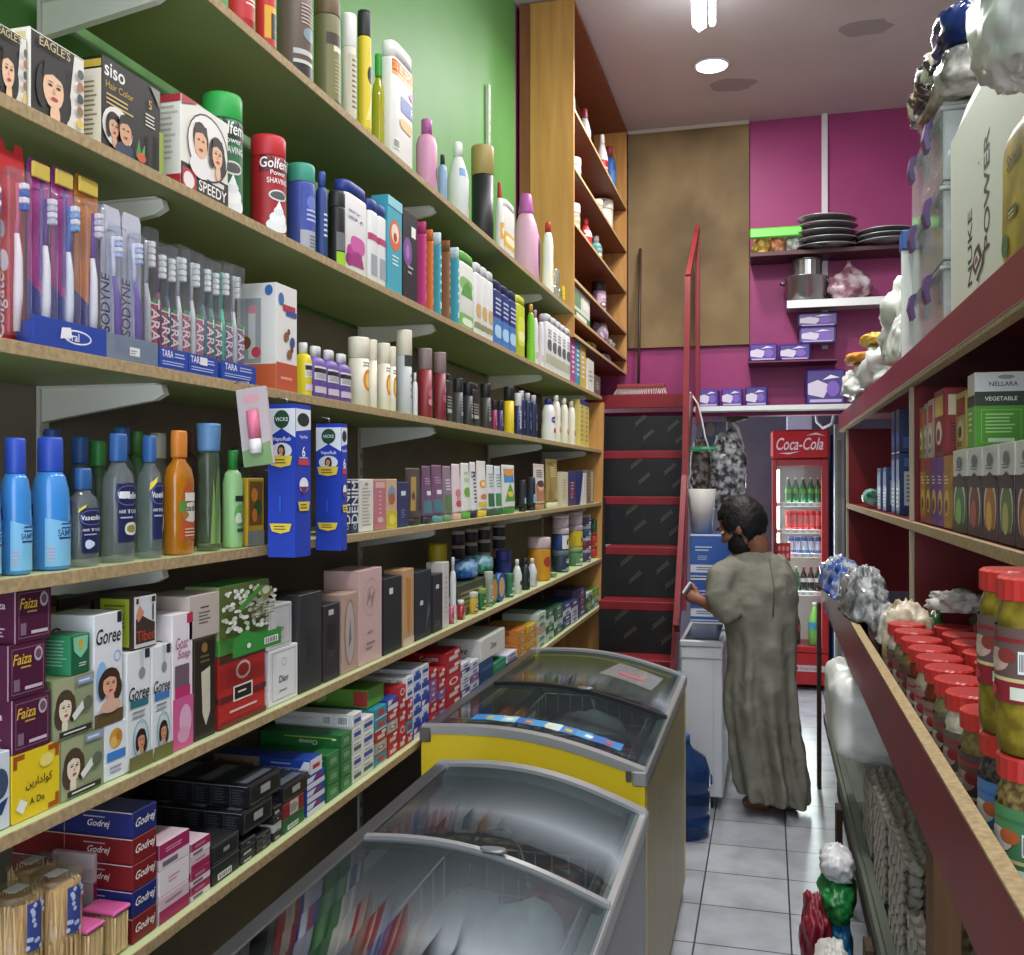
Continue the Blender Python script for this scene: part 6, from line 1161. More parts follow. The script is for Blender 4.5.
dk = [(447, 453, 374, 'slab', '222224', '19191b', 'plain black'), (453.5, 463, 377, 'tallcap', '4a4a4c', '2a2a2c', 'grey and black'), (463.5, 473, 381, 'tallcap', '38383a', '1c1c1e', 'dark grey'), (473.5, 480, 384, 'slab', '1c1c20', '17171a', 'slim black'), (480.5, 491, 382, 'tallcap', '3c3a3a', '202022', 'black and grey'), (491.5, 497, 400, 'tallcap', '8a2a54', '2a1c28', 'crimson'), (497.5, 503, 400, 'tallcap', '4a2a6a', '241a34', 'purple')]
for i, (a, c, py, ty, bc, cc, nm_) in enumerate(dk): B('C', a, c, py, ty, bc, cc, [('z', .25, .2, .75, .8, 6, '9a9a98'), ('e', .5, .3, .2, .06, 'b0b0ae')], f'{nm_} deodorant can among the dark ones on the third shelf', 'spray can', 'deodorant_can', rng=(.05, .68))
B('C', 504, 514, 385, 'tallcap', 'd8bc1c', '1c1c1c', [('z', .3, .1, .7, .3, 3, 'e8dc80')], 'yellow deodorant can with black cap, third shelf', 'spray can', 'deodorant_can', rng=(.05, .7))
B('C', 514.5, 521.5, 392, 'tallcap', '2a3260', 'dcdcdc', [T('xpose', .2, 'd8d8e0', .5, .5, .9, 0, 90)], 'navy lettered deodorant can with white cap, third shelf', 'spray can', 'deodorant_can', rng=(.05, .7))
B('C', 522, 540, 393, 'spray', '1f2850', 'c8ccd4', [('e', .5, .7, .25, .1, '5a6a9a'), ('z', .3, .2, .7, .5, 4, 'a8b0cc')], 'navy deodorant can, # of three beside the white lotion, third shelf', 'spray can', 'deodorant_can', n=3, grp='navy deodorants', rng=(.05, .7))
B('C', 541, 556, 396, 'curvy', 'e0e0e0', '26347a', [('e', .4, .62, .3, .1, '24347c'), T('NIVEA', .05, 'e8e8f0', .4, .62, .4), ('e', .45, .3, .2, .08, 'c04a54'), ('p', [(.8, 0), (1, 0), (1, 1), (.85, .6)], '26347a')], 'white body lotion with round navy badge, third shelf', rng=(.03, .8))
B('C', 557, 579, 398, 'curvy', 'e2dcca', 'e8e4d8', [('e', .5, .35, .3, .14, 'c8a050'), ('e', .5, .3, .2, .08, 'c06a7a')], 'cream body lotion bottle, # of three on the third shelf', n=3, grp='cream lotions')
C_('C', 580, 589, 401, 'd0bc64', [('z', .3, .1, .7, .9, 8, '8a7a3a'), band(.9, 1, '2c3a7a')], None, 'pale yellow lotion carton, # of two on the third shelf', n=2, grp='pale yellow cartons', dep=.05)
B('C', 590, 600, 425, 'jar', 'a89848', '5a5648', GA(31, 'a89a50', '4a4a30'), 'small olive jar near the far end of the third shelf', 'jar', 'jar', hmin=.07)
C_('C', 600.5, 603, 438, 'b02a3a', [('b', .1, .1, .9, .9, .002, 'e0d8d8')], None, 'small red carton last on the third shelf', dep=.04, hmin=.06)
# ---- hanging packs on the third shelf edge
def hang(px0, py0, px1, py1, xw, yw, colr, near, front, lb, nm, tilt=(0, 0), x0=-.992, parts=None):
    yc = YX((px0 + px1) / 2, x0 + xw / 2); d_ = dX((px0 + px1) / 2, x0 + xw / 2); zt = EYE - (py0 - HY) * d_ / FPX; zb_ = EYE - (py1 - HY) * d_ / FPX; h = zt - zb_
    o = empty(nm, (x0, yc, zt)); b = MB(); b.box(0, -yw / 2, -h, xw, yw / 2, 0, PM(colr), .0015)
    b.art(near, lambda u, v, l: (xw * u, -yw / 2 - l, -h + h * v), xw, h); b.art(front, lambda u, v, l: (xw + l, -yw / 2 + yw * u, -h + h * v), yw, h); b.obj('box', o)
    MB().tube([(xw * .4, 0, -.002), (xw * .4, 0, .012), (xw * .1, 0, .016), (-.004, 0, .014)], .0012, M('8a8a8c', .3, .8), 5).obj('hook', o)
    if parts: parts(o, xw, yw, h)
    o.rotation_euler = (tilt[0], tilt[1], 0); return tag(o, lb, 'hanging pack')
vn = [('r', 0, 0, 1, 1, '1c3cae'), ('p', [(0, .78), (.5, .84), (1, .78), (1, .97), (0, .97)], 'dfe3ea'), ('e', .5, .9, .28, .06, '1f4a34'), ('p', [(.22, .92), (.78, .92), (.72, .86), (.5, .835), (.28, .86)], '1f4a34'), T('VICKS', .025, 'e8ece8', .5, .9, .5), T('VapoRub', .034, 'e8ecf4', .5, .768, .92, .1), ('e', .5, .695, .38, .052, 'dcdfe6')] + face(.5, .698, .055, .22, '2a1a14', 'd8a07c', 1) + [('p', [(.08, .66), (.92, .66), (.85, .6), (.5, .585), (.15, .6)], 'dcc440'), ('z', .25, .605, .75, .645, 2, '5a4a1a'), ('p', [(.1, .22), (.9, .22), (.82, .17), (.5, .155), (.18, .17)], 'dcc440'), ('z', .25, .175, .75, .21, 2, '5a4a1a'), ('r', .45, .3, .52, .4, '2a5ac8')]
vf = [('r', 0, 0, 1, 1, '1c3cae'), ('p', [(0, .82), (1, .84), (1, .97), (0, .97)], 'dfe3ea'), ('e', .5, .9, .4, .045, '1c2a2c'), T('VapoRub', .028, 'e8ecf4', .5, .785, .9, .1), T('6', .07, 'f0f2f8', .5, .69, .6), ('r', .15, .6, .85, .64, 'c03a50'), ('z', .2, .64, .8, .66, 1, 'c8d0e8'), ('e', .5, .47, .3, .05, 'e8ecf0'), ('p', [(.2, .46), (.8, .46), (.5, .4)], '6a2a5a'), ('p', [(.1, .36), (.9, .36), (.8, .3), (.2, .3)], 'dcc440'), ('z', .25, .31, .75, .35, 2, '5a4a1a')]
hang(276, 405, 303, 556, .062, .066, '1c3cae', vn, vf, 'tall blue and white ointment box hanging from the shelf edge, front one', 'hanging_box')
hang(318, 424, 345, 550, .062, .03, '1c3cae', vn, vf, 'blue and white ointment box hanging tilted behind the front one', 'hanging_box', (0, .0))
hang(236, 390, 267, 468, .062, .010, 'c0b0b4', [('r', 0, 0, 1, 1, 'b8aeb0'), ('p', [(0, 0), (1, 0), (1, .3), (0, .2)], '7a9a6a'), ('e', .5, .86, .3, .06, 'd09aa4')], [], 'small pink lip balm card hanging from the shelf edge', 'hanging_card', (0, -.12), parts=lambda o, xw, yw, h: (MB().tube([(xw * .55, -yw / 2 - .008, -h * .3), (xw * .55, -yw / 2 - .008, -h * .66)], .0115, M('d8708c', .35), 12).obj('lip_balm', o), MB().tube([(xw * .55, -yw / 2 - .008, -h * .665), (xw * .55, -yw / 2 - .008, -h * .85)], .0115, M('e4e0e0', .35), 12).obj('balm_cap', o)))
# back row glimpsed between the front bottles of the fourth shelf
for i, (p, py, ty, bc, cc, lb) in enumerate(((52, 428, 'oil', '2a3a54', '2c4f86', 'navy bottle'), (80, 436, 'oil', '4a5a60', '2c5a94', 'grey bottle with blue cap'), (98, 440, 'oil', '3f5a3a', '3a8a44', 'green bottle'), (122, 426, 'oil', '5a625a', '2c5a94', 'grey-green bottle with blue cap'), (137, 430, 'round', '3a6a3a', '4a7a3a', 'deep green bottle'), (158, 432, 'oil', '6a6658', 'b8b4a0', 'olive bottle with pale cap'), (186, 430, 'round', '4a2a1c', '5a2a1c', 'dark brown bottle'), (214, 440, 'round', '3a4a34', '2a3a28', 'dark green bottle'), (238, 446, 'round', '4a5a3a', '3a5a30', 'moss green bottle'))):
    B('D', p - 13, p + 13, py, ty, bc, cc, None, lb + ' in the back row of the fourth shelf, ' + ORD[i] + ' along', xf=-1.13, grp='back row bottles')
# ---- fourth shelf ----------------------------------------------------------------
sb = [('p', [(0, 0), (1, 0), (1, .5), (0, .62)], '7ab8dc'), T('SAMPOO', .09, '26508c', .62, .42, .62), ('z', .4, .46, .95, .56, 2, '26508c'), ('r', .34, .345, .95, .365, '1c2c54'), ('e', .85, .2, .1, .14, '1c2430'), ('z', .05, .06, .28, .26, 5, 'c8a8b4'), ('r', .8, .66, 1, .82, '1f2a6a')]
BLU = M('3f8ad0', .25, 0, 0, .4)
B('D', -30, -1, 441, 'shampoo', BLU, '2a4cb4', sb, 'bright blue shampoo bottle at the left picture edge, fourth shelf', rng=(.03, .62))
B('D', 0.5, 30, 437, 'shampoo', BLU, '2a4cb4', sb, 'bright blue shampoo bottle, nearer one in full view on the fourth shelf', rng=(.03, .62))
B('D', 32, 68.5, 436, 'shampoo', BLU, '2a4cb4', sb, 'bright blue shampoo bottle beside the small clear hair tonic, fourth shelf', rng=(.03, .62))
VC = CLEAR('e8eef0', .22, 'a8b0b4', .05, 1.45)
vs = [('p', [(.16, .1), (.84, .1), (.84, .66), (.96, .78), (.9, .98), (.1, .98), (.04, .78), (.16, .66)], '1b2350'), ('e', .5, .8, .44, .19, '1b2350'), ('o', .5, .8, .4, .15, .0012, '6a78b0'), T('Vaseline', .1, 'e8ecf2', .5, .8, .72), T('HAIR TONIC', .055, 'd8dce8', .5, .56, .6), ('z', .25, .44, .75, .5, 1, 'a8b0cc')]
B('D', 69.5, 103.5, 468, 'oil', VC, '2a5a94', vs + [('p', [(.02, .9), (.3, 1.0), (.34, 1.06), (.06, .97)], 'd8c83a'), ('e', .4, .28, .12, .09, 'c8d4e8')], 'small clear hair tonic bottle with navy label, fourth shelf', dep=.035, rng=(.08, .6))
B('D', 105, 139.5, 433, 'oil', VC, '2f5e9c', vs + [('e', .55, .3, .16, .1, 'd8dcc8'), ('e', .55, .3, .1, .06, '8a8a4a'), ('r', .2, .76, .5, .86, 'e4e4e0')], 'tall clear hair tonic bottle with ribbed blue cap, fourth shelf', dep=.04, rng=(.1, .62))
B('D', 141, 165.5, 435, 'oil', VC, '2f5e9c', vs + [('p', [(.02, .86), (.4, 1.0), (.45, 1.08), (.06, .98)], 'd8c83a'), ('p', [(.6, .2), (.8, .4), (.7, .5)], 'e0e0e4')], 'clear hair tonic bottle with yellow flash, beside the amber oil, fourth shelf', dep=.04, rng=(.1, .62))
B('D', 166.5, 198.5, 430, 'oil', M('b4701a', .12, 0, 0, .5), 'cc7c2c', [('p', [(.2, .1), (.9, .1), (.9, .5), (.5, .95), (.35, .8)], 'b8562a'), ('e', .62, .5, .3, .15, 'd8d4c4'), T('Vatika', .09, '2a3a24', .6, .56, .6), ('e', .32, .58, .14, .1, '5a8a3a'), ('e', .4, .46, .1, .06, 'a8743a'), ('z', .4, .14, .8, .28, 3, 'e0c8a8'), ('r', .4, .66, .7, .78, 'dcdcd4')], 'amber hair oil bottle with orange cap and leaf label, fourth shelf', dep=.04, rng=(.06, .62))
B('D', 200, 224.5, 423, 'vial', CLEAR('d8e4d4', .2, '8a9a80', .05, 1.45), '5a84b0', [('p', [(.3, .02), (.5, .02), (.62, .6), (.55, .98), (.42, .7)], '6a8a4a'), ('p', [(.5, .02), (.68, .02), (.7, .5), (.62, .7)], '8aa868'), ('p', [(.15, .02), (.35, .02), (.36, .6), (.3, .8)], '7a9a58')], 'clear bottle of green plant oil with blue cap, fourth shelf', dep=.04, rng=(.04, .72))
B('D', 225.5, 246, 450, 'round', '9ccc8a', '2f8a3c', [('e', .5, .45, .35, .18, '6aa858'), ('e', .4, .38, .2, .1, 'd8e4c8'), ('r', .2, .68, .9, .78, '1c2c1c'), ('e', .65, .42, .14, .1, '8a9a3a'), ('r', .3, .14, .8, .2, '2a4a2a'), ('z', .3, .24, .8, .3, 2, '4a7a4a')], 'light green bottle with coconut picture and dark green cap, fourth shelf', dep=.035)
C_('D', 247.5, 264, 478, 'c8a02a', [('r', .1, .3, .9, .95, '7a5a1c'), ('e', .4, .75, .2, .1, 'd8842a'), ('e', .6, .55, .24, .12, '3a5a1c'), ('e', .4, .45, .16, .1, 'd87a2a'), band(0, .22, '8a8a84')], None, 'yellow carton with orange fruit picture, fourth shelf', dep=.03)
C_('D', 265.5, 274, 470, '2a2624', [('r', .6, .1, .85, .9, 'b8a888')], None, 'dark slim carton with pale strip behind the hanging boxes, fourth shelf', dep=.03)
def dn(c): return [T('DENIM', .3, 'd8dce0', .5, .58, .8, 0, 90), ('e', .5, .12, .22, .05, 'b8c0cc'), ('e', .5, .12, .14, .03, c)]
C_('D', 335, 342.5, 481, '1a1a1c', [('z', .3, .2, .7, .8, 6, '5a5a5c')], None, 'black carton left of the black lettered one, fourth shelf', dep=.05)
C_('D', 343, 350.5, 480, '17181c', dn('17181c'), None, 'black slim carton with white vertical lettering, fourth shelf', dep=.05)
C_('D', 351, 358.5, 480, '1c3058', dn('1c3058'), None, 'navy slim carton with white vertical lettering, fourth shelf', dep=.05)
C_('D', 359, 373.5, 479, 'd8d4cc', [('z', .2, .1, .8, .85, 12, 'a8a49c'), ('e', .5, .9, .12, .03, '8a8a84')], None, 'white cream carton with grey print, fourth shelf', dep=.045)
C_('D', 374.2, 386, 480, 'b8707a', [('r', .1, .84, .9, .96, 'd0b0a0'), ('e', .5, .2, .25, .06, 'd8b0b4'), ('z', .4, .3, .6, .8, 6, 'd8b4b8')], None, 'pink cream carton, fourth shelf', dep=.045)
C_('D', 386.5, 397, 479, 'c8a884', [band(0, .36, 'c8b42a'), ('e', .5, .7, .35, .16, '7a90b4'), ('e', .5, .6, .3, .12, 'a85a3a'), ('e', .5, .18, .3, .1, 'e0d050')], None, 'yellow and brown cream carton with picture, fourth shelf', dep=.045)
C_('D', 397.5, 409, 482, '232a5a', [('r', .3, .7, .7, .8, 'd0d4e0'), ('z', .3, .2, .7, .4, 4, '7a84b0')], None, 'navy cream carton, fourth shelf', dep=.045)
def tube_b(w, h, body, cap, art, dep=.032):
    def build():
        o = empty('cream_tube'); b = MB(); prof = [(.13, 1, 1), (.16, 1, 1), (.5, .72, 1), (.85, .3, 1.03), (.96, .09, 1.06), (1, .09, 1.06)]
        b.oval([(z * h, a * dep / 2, c * w / 2 * .93) for z, a, c in prof], PM(body), -dep / 2, 0, 20, 2.3); b.obj('body', o)
        MB().oval([(0, dep * .42, w * .40), (.004, dep * .44, w * .42), (h * .128, dep * .46, w * .44)], PM(cap), -dep / 2, 0, 18, 2.6).obj('cap', o)
        if art:
            def mp(u, v, l):
                z = .18 + .74 * v; a = 1
                for (z0, a0, _), (z1, a1, _) in zip(prof, prof[1:]):
                    if z0 <= z <= z1: a = a0 + (a1 - a0) * (z - z0) / (z1 - z0)
                t = (u - .5) * 2.2; c, q = cos(t), sin(t)
                return (-dep / 2 + (a * dep / 2 + l) * abs(c) ** (2 / 2.3), (w * .465 * 1.01 + l) * math.copysign(abs(q) ** (2 / 2.3), q), z * h)
            b = MB(); b.art(art, mp, w, h * .74, .12); b.obj('label', o)
        return o
    return build
def TU(p0, p1, py, body, cap, art, lb, sh='D', grp=None, xf=XF):
    yc, w, h, z0 = geom(sh, p0, p1, py, xf); BK[0] += 1
    return place(('tu', BK[0]), tube_b(w * .94, h, body, cap, art), (xf, yc, z0), 0, lb, 'tube', grp)
TU(410, 425, 468, '4a4038', '2a241c', [('p', [(.1, .1), (.4, .1), (.6, .9), (.3, .9)], 'a88a4a'), ('p', [(.6, .1), (.8, .1), (.7, .8)], '1c1a18')], 'brown and gold cream tube, fourth shelf')
pl = [band(.0, .3, '4a7a84'), ('r', .3, .42, .7, .52, 'e0dce4'), ('z', .2, .66, .8, .84, 3, 'b898b4')]
TU(426, 435, 466, '6a4a68', '2a2a34', pl, 'mauve face wash tube, first on the fourth shelf beyond the brown tube'); TU(435.5, 446, 465, '74506c', '5a8a8c', pl, 'mauve face wash tube, second and wider one on the fourth shelf')
TU(446.5, 455, 466, '8a7484', '6a8a60', [band(0, .4, '5a7a54'), ('z', .2, .5, .8, .8, 4, 'd8d0d8')], 'mauve and green tube on the fourth shelf')
TU(455.5, 464, 464, 'dcc8cc', 'c8a090', [('e', .5, .4, .3, .1, 'c87a84'), ('z', .3, .2, .7, .3, 2, 'b05a6a'), ('e', .5, .15, .3, .08, 'c04a54')], 'white and pink tube, fourth shelf')
TU(464.5, 473, 463, 'dcdcd8', '5aa03a', [('e', .5, .4, .35, .12, '6aa83a'), ('e', .5, .7, .3, .06, 'a8c890'), ('z', .3, .82, .7, .9, 2, '5a8a4a')], 'white and green tube with green cap, fourth shelf')
TU(473.5, 479.5, 462, 'd8d8d8', '22222c', [('z', .3, .1, .7, .9, 9, '2a2a34'), T('OXY', .16, '1c1c24', .5, .8, .9)], 'white tube with black print and cap, fourth shelf')
TU(480, 489.5, 461, 'e0dcd8', 'd0b434', [('e', .5, .55, .35, .1, 'd89a3a'), ('e', .5, .55, .18, .06, 'e8d8a0'), band(0, .12, 'd8c050'), ('e', .5, .25, .3, .06, 'c87a4a')], 'white tube with orange flower and yellow cap, fourth shelf')
TU(490, 497, 465, 'd4d8d8', '2f4a3a', [band(0, .35, '3a6a4a'), ('z', .2, .5, .8, .9, 5, '8a9a9a')], 'pale tube with dark green base, nearer of two, fourth shelf')
TU(497.5, 504, 466, 'd0d8d8', '2f5a44', [band(0, .35, '4a8a5a'), ('z', .2, .5, .8, .9, 5, '7a9aa0')], 'pale tube with green base, farther of two, fourth shelf')
TU(504.5, 518, 465, 'd8dcd4', '3a7a34', [('r', .1, .62, .9, 1, '4a8ac4'), ('e', .5, .9, .4, .1, 'd8943a'), ('p', [(.1, .1), (.5, .6), (.9, .1)], '5a9a3a'), ('e', .5, .3, .18, .08, 'd8c83a')], 'white tube with blue top and green leaves, fourth shelf')
B('D', 518.5, 526, 480, 'stand', '23262c', '1c1c20', [('r', .2, .3, .8, .6, '9ac0c4')], 'dark bottle with pale label, nearer of two on the fourth shelf'); B('D', 526.5, 535.5, 477, 'stand', '1c2430', '17171a', [('r', .15, .25, .85, .7, '8ab8d8'), ('z', .3, .35, .7, .6, 3, '3a5a84')], 'dark bottle with light blue label, farther of two on the fourth shelf')
TU(536, 547.5, 464, 'd0c8bc', 'a07844', [('r', .1, .0, .9, .5, 'a86a44'), ('e', .5, .45, .25, .14, 'd8a488'), ('e', .5, .52, .3, .1, '2a1c18'), ('z', .2, .7, .8, .95, 4, '4a4a44')], 'cream tube with brown portrait, fourth shelf')
TU(548, 560.5, 459, '9a8440', 'd0c8a0', [('p', [(.1, 0), (.4, 0), (.5, 1), (.2, 1)], '7a6428'), ('p', [(.6, 0), (.7, 0), (.8, 1), (.65, 1)], 'c8b874'), ('z', .3, .6, .8, .9, 5, 'd8cc98')], 'gold tube, tallest on the fourth shelf')
C_('D', 561, 568, 472, 'd0c8a8', [('z', .3, .2, .7, .8, 8, 'a89a6a')], None, 'pale cream carton, fourth shelf', dep=.04)
C_('D', 568.5, 576, 471, '4a3a5c', [('r', .1, .75, .9, .95, '2a3a74'), ('z', .3, .2, .7, .7, 6, 'c8a8a8'), ('e', .5, .4, .2, .08, 'b03a44')], None, 'dark purple carton, fourth shelf', dep=.04)
C_('D', 576.5, 583, 471, '23306a', [('p', [(.5, 0), (1, 0), (1, .9)], 'd0d4dc')], None, 'navy carton with white flash, fourth shelf', dep=.04)
C_('D', 583.5, 586.5, 473, 'd8d4c8', [], None, 'thin white carton, fourth shelf', dep=.04); C_('D', 587, 594, 470, '7a6a58', [('r', .5, .05, .9, .95, 'c0b090'), ('z', .1, .2, .45, .8, 6, 'a89880')], None, 'brown and cream carton, last tall one on the fourth shelf', dep=.04)
# ================================================================= FIFTH SHELF
fz = [('r', 0, 0, 1, 1, '481234'), ('b', .06, .08, .94, .92, .0012, '8a6478'), T('Faiza', .2, 'd8b03a', .36, .72, .5, .25), ('z', .3, .52, .66, .6, 1, 'b89a4a'), ('e', .78, .76, .12, .14, 'b8a8b4'), ('e', .78, .76, .08, .09, '6a4a5a'), ('r', .1, .14, .26, .36, '7a6474'), ('r', .4, .14, .88, .2, 'c8b8c4')]
fzn = [('r', 0, 0, 1, 1, '4e1638'), ('r', .97, 0, 1, 1, 'b08aa0'), T('Faiza', .14, 'd8c8d0', .55, .7, .5), ('z', .3, .1, .8, .3, 3, 'c8a8b8')]
zb = ZT_['E']; zs = []
YB_ = C_('E', 12, 60, 748, 'd8bc1e', [('r', 0, 0, 1, 1, 'dcc01c'), ('p', [(.02, .98), (.25, .98), (.25, .9), (.1, .9), (.1, .78), (.02, .78)], '9a4a1c'), ('p', [(.75, .98), (.98, .98), (.98, .78), (.9, .78), (.9, .9), (.75, .9)], '9a4a1c'), ('p', [(.75, .02), (.98, .02), (.98, .22), (.9, .22), (.9, .1), (.75, .1)], '9a4a1c'), T('\ufee6\ufef3\ufead\ufe8d\ufeaa\ufedf\ufeee\ufedb', .16, '2a2a1c', .55, .5, .6), T('A De', .1, '3a3a1c', .5, .24, .4), ('p', [(.06, .2), (.2, .1), (.3, .24), (.16, .34)], 'e0e0d8'), ('e', .7, .78, .15, .1, 'e0d070')], [('z', .2, .2, .8, .8, 6, '8a6a1c')], 'yellow soap box with black Arabic lettering, fifth shelf', dep=.06, nm='soap_box')
C_('E', -34, 11, 757, 'c8d0d8', [('e', .75, .6, .2, .2, '3a4a64'), ('p', [(.5, .3), (.95, .4), (.8, .2), (.5, .2)], '1c3a6a'), ('z', .3, .05, .8, .15, 2, '5a7a9a')], None, 'white and blue soap box at the left picture edge, fifth shelf', dep=.06, nm='soap_box')
zb = YB_[1] + .001
for i, (a, c) in enumerate(((13, 50.5), (9, 46), (16, 51))):
    o, zb = C_('E', a, c, 0, '481234', fz, fzn, f'dark purple gold-lettered cream box, {["lowest", "middle", "topmost"][i]} of three stacked on the yellow soap box', dep=.07, zb=zb, h=.0765, nm='cream_box', grp='purple cream boxes'); zb += .001
def lady(): return [('r', 0, 0, 1, 1, '8a9470'), ('p', [(.0, .0), (.5, .0), (.5, 1), (0, 1)], '9aa07c')] + face(.28, .5, .46, 1, '4a3a2a', 'e0d4bc', -1) + [('r', .55, .84, .95, .96, '8a98b8'), ('z', .58, .86, .92, .94, 1, 'd8dce8'), ('r', .1, .04, .9, .14, '2a2a24'), ('z', .2, .06, .8, .12, 1, 'd8d8d0'), ('p', [(.4, .36), (.66, .56), (.72, .44), (.46, .26)], 'dcdcd4'), ('e', .8, .5, .12, .12, '5a6450')]
L1 = C_('E', 61, 103.5, 733, '7a8660', lady(), [('r', 0, 0, .9, 1, '8aa03a')], 'soap box with woman portrait and price sticker, lower of two on the fifth shelf', dep=.05, nm='soap_box')
L2 = C_('E', 53, 94, 676, '7a8660', lady(), [('r', 0, 0, .9, 1, '6a7448')], 'soap box with woman portrait, upper one on the fifth shelf', dep=.05, zb=L1[1] + .001, nm='soap_box')
C_('E', 71, 90, 634, '1f6a44', [('r', .05, .05, .95, .95, '175a38'), ('p', [(.1, .95), (.9, .95), (.85, .6), (.5, .4), (.15, .6)], '7ac09a'), ('e', .5, .75, .12, .14, 'c8a03a'), ('z', .4, .18, .8, .3, 2, 'd8e4d8')], [('r', 0, 0, 1, 1, '2f8a5c'), ('z', .1, .2, .9, .9, 8, '8ac0a0')], 'green soap box standing on the woman portrait box, fifth shelf', dep=.055, zb=L2[1] + .001, nm='soap_box')
G1 = C_('E', 105, 127, 722, 'dadfe2', [('e', .5, .72, .3, .18, 'c8943a'), ('e', .4, .66, .16, .1, 'd8b05a'), ('e', .62, .76, .14, .09, 'b07a2a'), ('r', .08, .34, .92, .5, '3a7ac0'), ('z', .2, .1, .8, .26, 2, '8a98a8')], None, 'white soap box with golden nuts picture, fifth shelf', dep=.05, nm='soap_box')
def goree(bnd): return [('p', [(.5, 1), (.7, 1), (.68, .8), (.6, .78)], 'c0c4c0'), ('e', .62, .8, .14, .05, '8a8c8c'), ('r', .74, .92, .94, 1, '2a2a30'), T('Goree', .12, '1c1c20', .5, .64, .86, .25), ('r', .12, .52, .88, .585, bnd), ('z', .2, .42, .8, .5, 2, '8a8c90'), ('o', .55, .24, .34, .17, .003, '8ab0b8'), ('e', .55, .24, .26, .14, 'c8d4d8')] + face(.55, .23, .15, .34, '2a1a14', 'c89070') + [('r', 0, 0, 1, .12, '6a6a3a')]
GT = C_('E', 94, 123, 613, 'd8dcde', [('r', .8, .9, .96, 1, '1c1c24'), T('Goree', .14, '1c1c20', .5, .8, .86, .25), ('o', .8, .6, .12, .05, .002, '8aa0d8'), ('e', .25, .4, .2, .18, '8ab4dc'), ('r', 0, 0, 1, .12, '5a4a2a')] + face(.52, .36, .22, .30, '3a2418', 'd8a488') + [('e', .5, .17, .36, .06, 'd0a890')], [T('Goree', .12, '2a2a2c', .5, .82, .8, .25)], 'tall white soap carton with smiling woman, fifth shelf', dep=.09, zb=G1[1] + .001, nm='soap_box')
GP = C_('E', 127, 151, 650, 'd8dcdc', goree('2f6a74'), [('z', .3, .2, .7, .9, 12, 'b0b4b4')], 'tall white soap carton with teal band, nearer of the pair on the fifth shelf', dep=.06, nm='soap_box')
GQ = C_('E', 152, 171.5, 645, 'd8dcdc', goree('3a74b0'), None, 'tall white soap carton with blue band, farther of the pair on the fifth shelf', dep=.06, nm='soap_box')
C_('E', 133, 157, 594, '2c2018', [('r', .04, .03, .96, .97, 'd8d8d4'), ('r', .1, .06, .9, .94, 'c8ccd0'), ('p', [(.1, .55), (.3, .75), (.4, .6), (.7, .5), (.9, .45), (.9, .1), (.1, .1)], '3a2c24'), ('p', [(.1, .62), (.25, .82), (.45, .66), (.2, .5)], 'c8846a'), T('Tibet', .2, 'a8442c', .5, .24, .76), ('r', .78, .5, .84, .8, '2a2420'), ('r', .1, .84, .2, .94, '2a2420'), ('r', .75, .84, .9, .94, '2a2420')], [('r', .1, .06, .9, .94, '93a22a'), ('z', .2, .15, .8, .85, 9, '5a641c')], 'brown lettered soap box lying on the pair of white soap cartons, fifth shelf', dep=.07, zb=max(GP[1], GQ[1]) + .001, nm='soap_box')
for i, (a, c) in enumerate(((34, 58), (60, 92), (95, 128))): C_('E', a, c, 597, '2c2018', [('r', .08, .06, .92, .94, ['8a7a24', '6f7a1c', '8f9e28'][i]), ('z', .2, .15, .8, .85, 9, '4a4a1c')], [('r', .1, .06, .9, .94, '7a8424')], f'olive green soap box at the back of the fifth shelf, {["leftmost", "middle", "rightmost"][i]}', dep=.05, xf=-1.13, nm='soap_box', grp='olive soap boxes', hmin=.26)
C_('E', 172.5, 193, 613, 'e0d8dc', [('r', .7, .92, 1, .99, 'b0304a'), T('Goat', .09, 'a86a84', .45, .78, .6, .2), T('Soap', .08, 'a86a84', .55, .69, .6, .2), ('r', .1, .44, .8, .62, '6a5460'), ('r', .1, .38, .84, .46, 'b82a6a'), ('r', 0, 0, 1, .38, 'c8588e'), ('e', .6, .2, .3, .12, 'd8a8c0'), ('e', .5, .1, .3, .06, 'd098b4')], [('z', .3, .75, .7, .82, 2, '8a7a7a')], 'pink and white slim soap carton, fifth shelf', dep=.06, nm='soap_box')
BW = C_('E', 194.5, 216, 637, '33281c', [('r', .08, .04, .92, .96, '241c14'), ('p', [(.3, .66), (.72, .7), (.72, .25), (.52, .12), (.36, .25)], 'c8c2ae'), ('e', .45, .9, .14, .05, '8a6a30'), ('z', .25, .74, .75, .84, 2, '6a5a34')], [('r', .1, .05, .9, .95, '4a3c28')], 'dark brown perfume carton with pale bottle shape, fifth shelf', dep=.06, nm='perfume_box', cat='perfume')
C_('E', 189, 220, 594, 'b8aca2', [('z', .3, .3, .75, .62, 4, '6a605a'), ('z', .35, .66, .7, .74, 1, '3a3430')], [('r', 0, 0, 1, .04, '8a7e74')], 'beige box lying on the dark brown perfume carton, fifth shelf', dep=.1, zb=BW[1] + .001, nm='perfume_box', cat='perfume')
